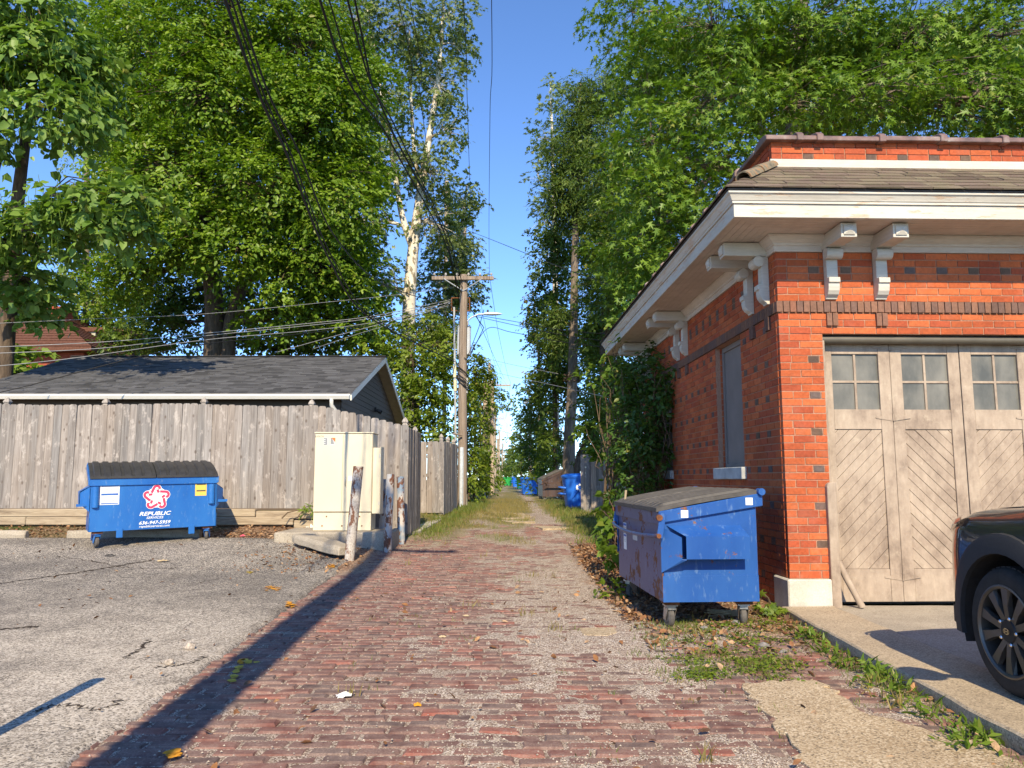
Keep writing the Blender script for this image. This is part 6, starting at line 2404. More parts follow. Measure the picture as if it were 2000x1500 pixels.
# to the left
wire([A(-60, 492, 18), A(200, 470, 22), A(440, 440, 28), A(700, 404, 36), A(800, 388, 42), A(864, 374, 53.8)], 0.018, 'grey_wire', 'grey twisted line crossing the left tree crowns', 'service lines to the left')
wire([A(-60, 634, 17), A(200, 622, 18.6), A(400, 613, 20.5), A(640, 590, 22.5), A(790, 574, 24), A(873, 562, 24.9)], 0.006, 'grey_wire', 'uppermost thin service line over the dark garage', 'service lines to the left')
wire([A(-60, 680, 16.4), A(200, 668, 17.8), A(400, 651, 19.5), A(600, 632, 21.5), A(736, 616, 23), A(882, 585, 24.9)], 0.009, 'grey_wire', 'second service line over the dark garage', 'service lines to the left')
wire([A(-60, 692, 16.0), A(200, 680, 17.5), A(400, 656, 19.5), A(600, 636, 21.5), A(736, 620, 23), A(882, 590, 24.9)], 0.009, 'grey_wire', 'third service line over the dark garage', 'service lines to the left')
wire([A(-60, 720, 15.4), A(140, 700, 16.6), A(400, 664, 19.0), A(600, 646, 21.2), A(740, 628, 23), A(882, 596, 24.9)], 0.009, 'grey_wire', 'lowest pale service line over the dark garage', 'service lines to the left')
wire([A(-60, 780, 15.3), A(60, 752, 15.6), A(250, 702, 16.3), A(400, 672, 18), A(560, 655, 20), A(740, 632, 23), A(882, 600, 24.9)], 0.010, 'black_wire', 'black service line drooping in front of the charcoal roof', 'service lines to the left')
wire([A(540, 688, 26.5), A(640, 660, 26), A(760, 628, 25.4), A(880, 588, 24.9)], 0.010, 'grey_wire', 'pale line dropping behind the ridge of the dark garage', 'service lines to the left')
wire([A(610, 682, 26.5), A(700, 652, 26), A(800, 622, 25.3), A(880, 592, 24.9)], 0.008, 'grey_wire', 'pale line beside the one dropping behind the ridge', 'service lines to the left')
# to the right
wire([A(903, 446, 51.8), A(955, 466, 34), A(1040, 500, 26), A(1160, 546, 20), A(1262, 575, 16.5)], 0.012, 'black_wire', 'black service line sloping to the garage roof', 'service lines to the right')
wire([A(930, 615, 25), A(1000, 627, 24), A(1100, 645, 22), A(1230, 655, 19)], 0.009, 'black_wire', 'upper line of the pair crossing the tall trunk', 'service lines to the right')
wire([A(930, 618, 25), A(1010, 636, 24), A(1110, 656, 22), A(1230, 672, 19)], 0.009, 'black_wire', 'lower line of the pair crossing the tall trunk', 'service lines to the right')
wire([A(912, 708, 25), A(950, 643, 25), A(1000, 649, 24.4), A(1100, 668, 22), A(1220, 682, 19)], 0.010, 'black_wire', 'black line looping up from the transformer to the right', 'service lines to the right')
wire([A(950, 700, 40), A(1000, 712, 38), A(1090, 730, 33)], 0.010, 'grey_wire', 'faint grey line low against the sky', 'service lines to the right')
wire([A(957, 725, 59), A(1000, 735, 45), A(1080, 752, 32), A(1160, 770, 24), A(1260, 790, 17)], 0.012, 'grey_wire', 'pale line crossing low in front of the dark trees', 'service lines to the right')
wire([A(967, 838, 84), A(1000, 848, 70), A(1035, 862, 60)], 0.02, 'grey_wire', 'short pale line across the far end of the alley', 'service lines to the right')

# ------------------------------------------------------------------ trees and plants
SHAPES = {
    # verts (along, across, lift), faces
    'oval': ([(0, 0, 0), (0.35, 0.27, 0.06), (0.35, -0.27, 0.06), (0.72, 0.2, 0.03), (0.72, -0.2, 0.03), (1, 0, -0.08)], [(0, 5, 3, 1), (0, 2, 4, 5)]),
    'heart': ([(0, 0, 0), (0.02, 0.30, 0.05), (0.02, -0.30, 0.05), (0.5, 0.32, 0.05), (0.5, -0.32, 0.05), (1, 0, -0.16)], [(0, 5, 3, 1), (0, 2, 4, 5)]),
    'maple': ([(0, 0, 0), (0.06, 0.42, 0.04), (0.30, 0.20, 0.02), (0.66, 0.47, 0.0), (0.58, 0.13, 0.0), (1, 0, -0.1),
               (0.06, -0.42, 0.04), (0.30, -0.20, 0.02), (0.66, -0.47, 0.0), (0.58, -0.13, 0.0)], [(0, 5, 4, 3, 2, 1), (0, 6, 7, 8, 9, 5)]),
    'silver': ([(0, 0, 0), (0.10, 0.40, 0.02), (0.26, 0.11, 0.0), (0.62, 0.42, -0.05), (0.50, 0.09, 0.0), (1, 0, -0.12),
                (0.10, -0.40, 0.02), (0.26, -0.11, 0.0), (0.62, -0.42, -0.05), (0.50, -0.09, 0.0)], [(0, 5, 4, 3, 2, 1), (0, 6, 7, 8, 9, 5)]),
    'lance': ([(0, 0, 0), (0.4, 0.13, 0.05), (0.4, -0.13, 0.05), (1, 0, -0.12)], [(0, 2, 3, 1)]),
    'strap': ([(0, 0, 0), (0.5, 0.10, 0.03), (0.5, -0.10, 0.03), (1, 0, -0.15)], [(0, 2, 3, 1)]),
}
def leaf_cloud(name, P, N, size, shape, mat, parent, seed=0, tint0=None, droop=0.5, svar=0.42, axis=None):
    """P: leaf positions, N: rough leaf normals; one mesh"""
    rs_ = np.random.RandomState(seed)
    n = len(P)
    tv, tf = SHAPES[shape]
    T = np.array(tv)
    N = N / np.maximum(1e-6, np.linalg.norm(N, axis=1, keepdims=True))
    A_ = rs_.normal(size=(n, 3)) if axis is None else axis.copy()
    A_[:, 2] -= droop if axis is None else droop * 0.3
    A_ -= (A_ * N).sum(1, keepdims=True) * N
    A_ /= np.maximum(1e-6, np.linalg.norm(A_, axis=1, keepdims=True))
    B_ = np.cross(N, A_)
    s = size * (1 + svar * rs_.uniform(-1, 1, n))
    V = P[:, None, :] + s[:, None, None] * (T[None, :, 0:1] * A_[:, None, :] + T[None, :, 1:2] * B_[:, None, :] + T[None, :, 2:3] * N[:, None, :])
    nv = len(tv)
    co = V.reshape(-1, 3).astype(np.float32)
    loops, starts, tot = [], [], 0
    fl = np.concatenate([np.array(f) for f in tf])
    lens = np.array([len(f) for f in tf])
    idx = (np.arange(n)[:, None] * nv + fl[None, :]).ravel().astype(np.int32)
    ls = np.tile(lens, n)
    st = np.concatenate([[0], np.cumsum(ls)[:-1]]).astype(np.int32)
    me = bpy.data.meshes.new(name)
    me.vertices.add(len(co))
    me.vertices.foreach_set('co', co.ravel())
    me.loops.add(len(idx))
    me.loops.foreach_set('vertex_index', idx)
    me.polygons.add(len(ls))
    me.polygons.foreach_set('loop_start', st)
    me.update(calc_edges=True)
    t0 = (tint0 if tint0 is not None else rs_.uniform(0, 1, n))
    tint = np.stack([np.clip(0.55 * t0 + 0.45 * rs_.uniform(0, 1, n), 0, 1), rs_.uniform(0, 1, n), rs_.uniform(0, 1, n)], 1)
    tint = np.repeat(tint, len(tf), axis=0).astype(np.float32)
    a = me.attributes.new('tint', 'FLOAT_VECTOR', 'FACE')
    a.data.foreach_set('vector', tint.ravel())
    me.materials.append(MT[mat])
    return link(name, me, parent)

LEAVES = [0]
def crown_points(blobs, size, cov, rc, flat=0.45, seed=1, per=None, shell=0.45, area=0.45, hang=0.25):
    """boughs of leafy twigs spread through ellipsoids; returns leaf positions, normals, axes, tints and bough centres"""
    rs_ = np.random.RandomState(seed)
    PP, NN, AA, TT, CC = [], [], [], [], []
    unit = lambda v: v / np.maximum(1e-6, np.linalg.norm(v, axis=1, keepdims=True))
    for (c, rx, ry, rz) in blobs:
        nl = cov * math.pi * rx * rz / (area * size * size)
        per_ = per or 26
        nc = max(4, int(nl / per_))
        d = unit(rs_.normal(size=(nc, 3)))
        r = shell + (1 - shell) * rs_.uniform(0, 1, nc) ** 0.55
        r *= 1 + 0.16 * rs_.normal(size=nc)
        cc = np.array(c)[None, :] + d * r[:, None] * np.array([rx, ry, rz])[None, :]
        rcc = rc * (0.55 + 0.95 * rs_.uniform(0, 1, nc) ** 1.5)
        ntw = 6
        cn = unit(rs_.normal(size=(nc, 3)) * 0.35 + np.array([0, 0, 1.0]) + 0.45 * d)      # plane of the bough
        ti = np.repeat(np.arange(nc), ntw)
        td = rs_.normal(size=(len(ti), 3)) + 0.9 * d[ti] * (rs_.uniform(0, 1, (len(ti), 1)) < 0.7)
        td -= (td * cn[ti]).sum(1, keepdims=True) * cn[ti] * (1 - flat * 0.6)
        td = unit(td)
        tl = rcc[ti] * rs_.uniform(0.5, 1.15, len(ti))
        k = np.maximum(2, (per_ / ntw * (tl / rc) * 1.25 * rs_.uniform(0.7, 1.3, len(ti))).round()).astype(int)
        li = np.repeat(np.arange(len(ti)), k)
        u = 0.12 + 0.88 * rs_.uniform(0, 1, len(li))
        b = ti[li]
        P = cc[b] + td[li] * (u * tl[li])[:, None]
        P[:, 2] -= hang * u ** 2 * tl[li]
        P += rs_.normal(size=P.shape) * 0.06 * rc
        side = unit(np.cross(td[li], cn[b]))
        sg = np.where(rs_.uniform(0, 1, len(li)) < 0.5, -1.0, 1.0)[:, None]
        A_ = td[li] * (0.35 + 0.6 * u[:, None]) + side * sg * 0.75 + 0.35 * rs_.normal(size=P.shape)
        A_[:, 2] -= 0.25
        N = cn[b] + 0.42 * rs_.normal(size=P.shape) + 0.25 * d[b]
        PP.append(P); NN.append(N); AA.append(A_); TT.append(rs_.uniform(0, 1, nc)[b]); CC.append(cc)
    LEAVES[0] += sum(len(p) for p in PP)
    return np.concatenate(PP), np.concatenate(NN), np.concatenate(AA), np.concatenate(TT), CC

def Bl(px, py, D, rpx, rpy, rd):
    c = at(px, py, D)
    k = D / 1480.0
    return (tuple(c), rpx * k, rd, rpy * k)

def limb_path(a, b, r, wob=0.08, n=5):
    a, b = Vector(a), Vector(b)
    L = (b - a).length
    out = []
    for i in range(n + 1):
        t = i / n
        p = a.lerp(b, t)
        p.z += L * 0.10 * math.sin(math.pi * t)
        if 0 < i < n:
            p += Vector((r.uniform(-1, 1), r.uniform(-1, 1), r.uniform(-1, 1))) * L * wob * 0.5
        out.append(p)
    return out

def tree(name, label, trunks, blobs, leaf, size, shape, rc, cov=4.5, bark_='bark_brown', seed=1, per=26, group=None, flat=0.45, droop=0.5, twigs=0.35, limb_r=0.09, cat='tree', area=0.45, shell=0.45):
    """trunks: lists of (point, radius); blobs from Bl()"""
    base = Vector(trunks[0][0][0])
    e = empty(name, base, 0, label, cat, group)
    r = random.Random(seed)
    tm = MB()
    nodes = []
    for tr_ in trunks:
        pts = spline([p for p, _ in tr_], 4)
        rad = []
        m = len(tr_) - 1
        for i in range(len(pts)):
            f = i / (len(pts) - 1) * m
            k = min(m - 1, int(f))
            rad.append(tr_[k][1] + (tr_[k + 1][1] - tr_[k][1]) * (f - k))
        tm.tube([p - base for p in pts], rad, 10)
        nodes += [(p, q) for p, q in zip(pts, rad)]
    P, N, AX, T_, CC = crown_points(blobs, size, cov, rc, flat, seed, per, shell, area, 0.2 + 0.2 * droop)
    lm = MB()
    for (c, rx, ry, rz), cc in zip(blobs, CC):
        c = Vector(c)
        # nearest node of the trunk that lies below the blob
        best = min(nodes, key=lambda q: (q[0] - c).length + (3.0 if q[0].z > c.z + 0.5 else 0))
        r0 = min(best[1] * 0.6, limb_r + 0.02 * (best[0] - c).length)
        path = limb_path(best[0], c, r)
        lm.tube([p - base for p in path], [r0 * (1 - 0.72 * i / (len(path) - 1)) for i in range(len(path))], 6, False)
        for q in cc:
            if r.random() < twigs:
                s0 = path[r.randrange(2, len(path))]
                pth = limb_path(s0, q, r, 0.1, 3)
                rt = max(0.008, r0 * 0.22)
                lm.tube([p - base for p in pth], [rt, rt * 0.7, rt * 0.5, rt * 0.3], 4, False)
    tr_o = tm.obj('trunk', MT[bark_], e, smooth=True)
    if lm.v:
        lm.obj('limbs', MT[bark_], e, smooth=True)
    leaf_cloud('crown', P - np.array(base)[None, :], N, size, shape, leaf, e, seed, T_, droop, 0.42, AX)
    return e

def gpt(px, D, py=None):
    p = at(px, py or 900, D)
    return Vector((p.x, D, gz(p.x, D) - 0.1))

# catalpa at the far left, hanging pods
tb = Vector((-13.0, 19.6, 0.4))
cat = tree('catalpa_tree', 'catalpa with big drooping leaves and long pods at the left edge', [[(tb, 0.22), (at(14, 640, 19.3), 0.2), (at(36, 380, 18.5), 0.15), (at(60, 200, 18), 0.1), (at(80, 20, 17.6), 0.06)], [(at(14, 640, 19.3), 0.13), (at(-20, 420, 18.5), 0.12), (at(0, 300, 18), 0.07)]],
     [Bl(60, 40, 17, 105, 75, 1.2), Bl(90, 130, 17, 125, 55, 1.2), Bl(110, 230, 16.8, 115, 55, 1.1), Bl(170, 150, 17.4, 55, 90, 1.0), Bl(210, 395, 16.4, 120, 42, 0.9), Bl(80, 440, 16.8, 100, 50, 1.0), Bl(-30, 150, 17, 70, 170, 1.2), Bl(240, 440, 16.6, 70, 35, 0.8),
      Bl(60, 545, 18, 75, 45, 1.0), Bl(80, 605, 19, 55, 30, 0.8), Bl(-10, 470, 17, 60, 60, 1)],
     'leaf_catalpa', 0.185, 'heart', 0.42, 6.4, 'bark_brown', 31, 14, droop=1.3, limb_r=0.05)
rp = np.random.RandomState(4)
pods = MB()
for (c, rx, ry, rz) in [Bl(60, 40, 17, 105, 75, 1.2), Bl(90, 130, 17, 125, 55, 1.2), Bl(110, 230, 16.8, 115, 55, 1.1), Bl(210, 395, 16.4, 120, 42, 0.9), Bl(80, 440, 16.8, 100, 50, 1.0)]:
    for k in range(70):
        p = Vector(c) + Vector((rp.uniform(-1, 1) * rx, rp.uniform(-1, 0.2) * ry, rp.uniform(-1, 0.8) * rz)) - tb
        L = rp.uniform(0.22, 0.42)
        dx = rp.uniform(-0.05, 0.05)
        pods.tube([p, p + Vector((dx, 0, -L * 0.5)), p + Vector((dx * 2.2, 0, -L))], [0.006, 0.008, 0.003], 4, False, (rp.uniform(0.5, 1), 0.2, 0.5))
o = pods.obj('seed_pods', MT['leaf_bright'], cat)
o['kind'] = 'stuff'
tree('catalpa_sapling', 'bright catalpa sprout beside the left end of the charcoal roof', [[((-18.2, 28.5, 0.5), 0.06), ((-18.2, 28.5, 3.0), 0.05), (at(40, 700, 28.5), 0.03)]],
     [Bl(45, 712, 28.5, 60, 34, 0.9), Bl(15, 740, 28.5, 50, 40, 0.8)], 'leaf_bright', 0.3, 'heart', 0.5, 5.5, 'bark_brown', 7, 12, droop=1.0, limb_r=0.03)

# big elm behind the charcoal roof
tb = gpt(420, 30.0)
tree('elm_tree', 'large elm with a forked trunk filling the left half behind the charcoal roof', [[(tb, 0.42), (at(418, 690, 30), 0.40), (at(418, 580, 30), 0.36), (at(400, 420, 29.5), 0.28), (at(420, 200, 29), 0.18), (at(450, 0, 29), 0.1)],
     [(tb + Vector((0.45, 0, 0)), 0.3), (at(446, 680, 30), 0.28), (at(462, 590, 30), 0.25), (at(520, 420, 29.5), 0.18), (at(600, 200, 29), 0.1)], [(at(400, 420, 29.5), 0.2), (at(330, 300, 29.3), 0.14), (at(290, 120, 29.3), 0.07)]],
     [Bl(470, 10, 28, 200, 90, 2.6), Bl(300, 110, 28, 105, 100, 2.4), Bl(590, 90, 27.5, 125, 100, 2.2), Bl(255, 250, 28, 75, 85, 2.0), Bl(420, 190, 26.6, 140, 90, 2.2), Bl(610, 240, 27, 120, 95, 2.2),
      Bl(340, 340, 26.8, 130, 75, 2.0), Bl(520, 370, 26.5, 140, 80, 2.0), Bl(650, 400, 27, 95, 95, 2.0), Bl(285, 470, 27.6, 90, 50, 1.8), Bl(460, 490, 26.8, 130, 50, 1.8), Bl(610, 530, 27.4, 110, 65, 1.8),
      Bl(700, 180, 28, 65, 85, 1.8), Bl(690, 550, 28.5, 60, 65, 1.6), Bl(560, 180, 26.4, 80, 60, 1.6), Bl(400, 90, 26.6, 90, 60, 1.8), Bl(380, 430, 26.4, 80, 45, 1.5), Bl(270, 380, 28, 80, 60, 1.8), Bl(560, 620, 29, 100, 45, 1.6), Bl(240, 540, 29, 60, 50, 1.6), Bl(700, 330, 28.5, 60, 70, 1.6), Bl(720, 640, 29, 60, 40, 1.4), Bl(220, 160, 29.5, 60, 90, 1.8), Bl(230, 30, 30, 80, 60, 2)],
     'leaf_elm', 0.165, 'oval', 0.85, 8.8, 'bark_brown', 3, 40, limb_r=0.11)
tree('dark_tree', 'dark leafy tree standing behind the elm and the charcoal roof', [[(gpt(560, 34), 0.2), (at(560, 690, 34), 0.15), (at(570, 560, 34), 0.06)]],
     [Bl(560, 650, 33.5, 90, 42, 1.6), Bl(340, 640, 33.5, 75, 45, 1.6), Bl(660, 650, 33, 80, 48, 1.6), Bl(480, 680, 33.5, 60, 25, 1.4), Bl(300, 580, 34, 60, 45, 1.6), Bl(250, 660, 34, 50, 35, 1.4), Bl(400, 560, 34.5, 130, 70, 1.6), Bl(600, 480, 35, 130, 90, 1.6), Bl(420, 380, 35, 150, 100, 1.6), Bl(420, 200, 36, 170, 100, 1.6), Bl(600, 280, 36, 120, 100, 1.6), Bl(290, 330, 36, 90, 120, 1.6)],
     'leaf_dark', 0.19, 'oval', 0.7, 6.5, 'bark_brown', 13, 24, limb_r=0.05)
tree('pale_tree', 'pale green rounded tree right of the brick house', [[(gpt(190, 44), 0.25), (at(190, 690, 44), 0.2), (at(190, 580, 44), 0.08)]],
     [Bl(190, 590, 43, 80, 65, 2.2), Bl(235, 640, 42.5, 50, 45, 1.8), Bl(150, 540, 44, 60, 45, 2.0), Bl(160, 640, 43, 60, 40, 1.8)], 'leaf_mid', 0.22, 'oval', 0.8, 4.5, 'bark_grey', 17, 26, limb_r=0.07)
tree('hazy_tree', 'thin bluish green tree top between catalpa and elm', [[(gpt(170, 46), 0.25), (at(170, 300, 46), 0.15), (at(170, 40, 46), 0.06)]],
     [Bl(160, 40, 46, 60, 75, 2.4), Bl(180, 130, 46, 45, 60, 2.0), Bl(170, 250, 46, 50, 80, 2.0), Bl(150, 480, 46, 60, 60, 2)], 'leaf_sycamore', 0.2, 'oval', 0.8, 2.2, 'bark_grey', 19, 20, limb_r=0.06)

# sycamores
tree('sycamore_tree', 'tall sycamore with a pale blotched trunk left of the first pole', [[(gpt(797, 39), 0.40), (at(797, 665, 39), 0.36), (at(804, 520, 39), 0.31), (at(818, 400, 39), 0.24), (at(838, 270, 39), 0.17), (at(858, 130, 39), 0.11), (at(868, -30, 39), 0.06)],
     [(at(808, 490, 39), 0.2), (at(785, 420, 39), 0.17), (at(765, 300, 39), 0.12), (at(735, 120, 39), 0.08), (at(715, 0, 39), 0.05)], [(at(822, 380, 39), 0.14), (at(806, 260, 39), 0.1), (at(800, 60, 39), 0.05)]],
     [Bl(690, 40, 38.5, 70, 80, 2.2), Bl(780, 50, 38.5, 75, 80, 2.2), Bl(880, 30, 39, 45, 60, 1.8), Bl(740, 190, 38.5, 70, 75, 2.0), Bl(855, 170, 39, 50, 75, 1.8), Bl(880, 260, 39, 32, 45, 1.5), Bl(770, 310, 38.5, 65, 65, 2.0), Bl(850, 340, 39, 50, 50, 1.8),
      Bl(710, 440, 38, 65, 70, 2.0), Bl(745, 560, 38, 55, 60, 1.8), Bl(850, 440, 39.5, 55, 55, 1.8), Bl(820, 110, 39, 45, 60, 1.8), Bl(700, 330, 38.5, 55, 60, 1.8), Bl(905, 90, 39.5, 25, 40, 1.2)],
     'leaf_sycamore', 0.2, 'maple', 0.7, 3.4, 'bark_sycamore', 41, 18, limb_r=0.09, twigs=0.6)
tree('sycamore_tree', 'smaller yellowish sycamore just behind the near crossarm', [[(gpt(905, 46), 0.25), (at(905, 620, 46), 0.22), (at(900, 480, 46), 0.14), (at(912, 360, 46), 0.06)]],
     [Bl(905, 400, 46, 38, 45, 1.8), Bl(890, 480, 45.5, 48, 50, 2.0), Bl(860, 560, 45, 60, 55, 2.0), Bl(910, 560, 46, 30, 55, 1.6), Bl(850, 640, 44, 50, 40, 1.8)],
     'leaf_sycamore', 0.2, 'maple', 0.7, 5.5, 'bark_sycamore', 43, 20, limb_r=0.08)

# understorey left of the pole
tree('mulberry_tree', 'bushy mulberry between the charcoal roof and the first pole', [[(gpt(815, 28.5), 0.16), (at(815, 860, 28.5), 0.14), (at(812, 760, 28.5), 0.08), (at(800, 680, 28.5), 0.04)]],
     [Bl(800, 710, 27.8, 62, 45, 1.2), Bl(740, 690, 29, 50, 40, 1.2), Bl(850, 745, 27.5, 38, 55, 1.0), Bl(805, 790, 27, 55, 45, 1.2), Bl(868, 680, 29.5, 30, 45, 1.0), Bl(830, 640, 30, 55, 30, 1.2), Bl(850, 840, 27, 38, 40, 1.0), Bl(770, 860, 27, 50, 40, 1)],
     'leaf_mid', 0.15, 'oval', 0.5, 6.5, 'bark_brown', 47, 26, limb_r=0.04)
hedge_lab = ['leafy shrub right behind the first pole', 'tall shrub on the left alley edge past the first pole', 'shrub mass beside the second pole', 'far shrub closing the left side of the alley', 'small tree arching out over the lane from the left']
for i, bl in enumerate(([Bl(925, 930, 29, 26, 45, 0.9), Bl(922, 870, 30, 25, 45, 1.0), Bl(915, 800, 31, 22, 50, 1.0)],
                        [Bl(935, 760, 36, 26, 60, 1.2), Bl(940, 860, 36, 22, 60, 1.2), Bl(925, 720, 35, 25, 40, 1.2), Bl(938, 930, 36, 22, 35, 1)],
                        [Bl(948, 800, 52, 14, 60, 1.2), Bl(950, 890, 52, 14, 50, 1.2), Bl(952, 940, 50, 14, 20, 1)],
                        [Bl(966, 920, 90, 10, 25, 1.5), Bl(975, 925, 120, 10, 22, 2), Bl(985, 925, 160, 16, 22, 3)],
                        [Bl(945, 735, 44, 22, 24, 1.2), Bl(985, 790, 56, 22, 10, 0.8), Bl(975, 770, 56, 20, 10, 0.8), Bl(955, 790, 54, 14, 30, 1)])):
    c0 = Vector(bl[0][0])
    tree('alley_shrub', hedge_lab[i], [[((c0.x - 0.2, c0.y, gz(c0.x, c0.y) - 0.1), 0.07), ((c0.x - 0.15, c0.y, c0.z), 0.05)]], bl,
         ['leaf_mid', 'leaf_mid', 'leaf_mid', 'leaf_dark', 'leaf_mid'][i], [0.13, 0.14, 0.18, 0.3, 0.17][i], 'oval', [0.35, 0.4, 0.5, 0.9, 0.4][i], 5.5, 'bark_brown', 60 + i, 22, limb_r=0.03, group='shrubs along the alley', cat='shrub')

# silver maple over the brick garage
tb = Vector((6.5, 18.6, 0.2))
tree('silver_maple', 'big silver maple with pointed leaves rising behind the brick garage', [[(tb, 0.45), (at(1545, 420, 18.4), 0.38), (at(1548, 250, 18.2), 0.3), (at(1560, 90, 18), 0.2), (at(1570, -80, 18), 0.12)],
     [(at(1546, 330, 18.3), 0.2), (at(1460, 220, 18), 0.15), (at(1380, 60, 17.6), 0.08)], [(at(1546, 380, 18.3), 0.2), (at(1400, 330, 17.6), 0.13), (at(1280, 300, 17), 0.07)], [(at(1550, 260, 18.2), 0.22), (at(1700, 140, 17.8), 0.14), (at(1850, 40, 17.4), 0.07)], [(at(1400, 330, 17.6), 0.1), (at(1300, 440, 17), 0.07)]],
     [Bl(1235, 25, 17.4, 85, 42, 1.4), Bl(1390, 50, 16, 140, 75, 1.6), Bl(1590, 50, 16, 150, 80, 1.6), Bl(1790, 70, 16, 150, 85, 1.6), Bl(1960, 70, 15.6, 110, 100, 1.6), Bl(1250, 150, 17, 70, 60, 1.3), Bl(1400, 190, 15.4, 125, 65, 1.4), Bl(1560, 200, 15, 115, 55, 1.3),
      Bl(1720, 190, 15, 130, 55, 1.4), Bl(1900, 190, 15, 130, 55, 1.4), Bl(1265, 275, 16, 75, 55, 1.3), Bl(1385, 320, 15.2, 100, 55, 1.2), Bl(1275, 395, 16, 75, 55, 1.2), Bl(1390, 420, 15.6, 60, 50, 1.1), Bl(1245, 500, 16.4, 55, 45, 1.1), Bl(1310, 490, 16, 55, 45, 1.1), Bl(1480, 120, 17.4, 110, 60, 1.4), Bl(1700, 120, 17.6, 120, 60, 1.4), Bl(2040, 200, 15, 90, 90, 1.4), Bl(1240, 575, 17, 55, 40, 1.0), Bl(1320, 120, 20, 120, 90, 1.4), Bl(1320, 270, 20, 110, 80, 1.3), Bl(1300, 400, 20, 100, 80, 1.3), Bl(1550, 130, 20.5, 150, 110, 1.5), Bl(1800, 140, 20.5, 160, 110, 1.5), Bl(1980, 150, 20, 100, 110, 1.5), Bl(1230, 500, 20, 70, 70, 1.2)],
     'leaf_maple', 0.15, 'silver', 0.6, 7.6, 'bark_grey', 51, 22, droop=0.9, limb_r=0.06, flat=0.4)

# bald cypress with feathery foliage, right of the alley
tb = gpt(1110, 36)
tree('cypress_tree', 'feathery bald cypress with a tall straight trunk right of the alley', [[(tb, 0.36), (at(1112, 860, 36), 0.28), (at(1118, 740, 36), 0.24), (at(1121, 600, 36), 0.2), (at(1124, 450, 36), 0.16), (at(1130, 300, 36), 0.1), (at(1134, 160, 36), 0.04)]],
     [Bl(1132, 200, 36, 42, 55, 1.4), Bl(1160, 260, 35.6, 60, 55, 1.4), Bl(1105, 290, 36, 42, 55, 1.3), Bl(1140, 350, 35.5, 65, 50, 1.5), Bl(1095, 380, 36, 35, 45, 1.2), Bl(1190, 180, 35.5, 45, 45, 1.2), Bl(1125, 415, 36.6, 55, 36, 1.2), Bl(1180, 400, 35, 50, 60, 1.3), Bl(1172, 560, 35, 38, 50, 1.2), Bl(1172, 660, 34.5, 34, 55, 1.2), Bl(1090, 640, 36.5, 28, 45, 1.0)],
     'leaf_feather', 0.24, 'strap', 0.6, 7.0, 'bark_grey', 53, 40, droop=1.5, limb_r=0.05, area=0.11, twigs=0.15)
mb = MB()
q = at(1119, 738, 35.7) - tb
for k in range(60):
    a = rp.uniform(0, 6.28); 
    p = Vector((q.x + 0.3 * math.cos(a), q.y + 0.3 * math.sin(a) + 0.2, q.z + rp.uniform(-0.2, 0.2)))
    mb.tube([p, p + Vector((0.25 * math.cos(a + 1.3), 0.25 * math.sin(a + 1.3), rp.uniform(-0.08, 0.1)))], 0.02, 4, False)
o = mb.obj('burl_sprouts', MT['bark_brown'], bpy.data.objects['cypress_tree'])
tree('sycamore_tree', 'slim pale sycamore at the sky edge on the right', [[(gpt(1085, 48), 0.25), (at(1085, 600, 48), 0.2), (at(1080, 330, 48), 0.12), (at(1075, 160, 48), 0.04)]],
     [Bl(1075, 175, 48, 22, 45, 1.4), Bl(1062, 270, 48, 32, 45, 1.6), Bl(1052, 350, 48, 26, 45, 1.5), Bl(1062, 430, 48, 30, 45, 1.6), Bl(1070, 510, 48, 32, 40, 1.6)],
     'leaf_sycamore', 0.22, 'maple', 0.6, 1.9, 'bark_sycamore', 55, 18, limb_r=0.07, twigs=0.5)
dk = ['dark tree right behind the cypress trunk', 'dark tree between the cypress and the garage eave', 'dark tree bordering the lane beyond the brown dumpster', 'dense shrub behind the blue cart', 'dark shrub filling the gap beside the vines']
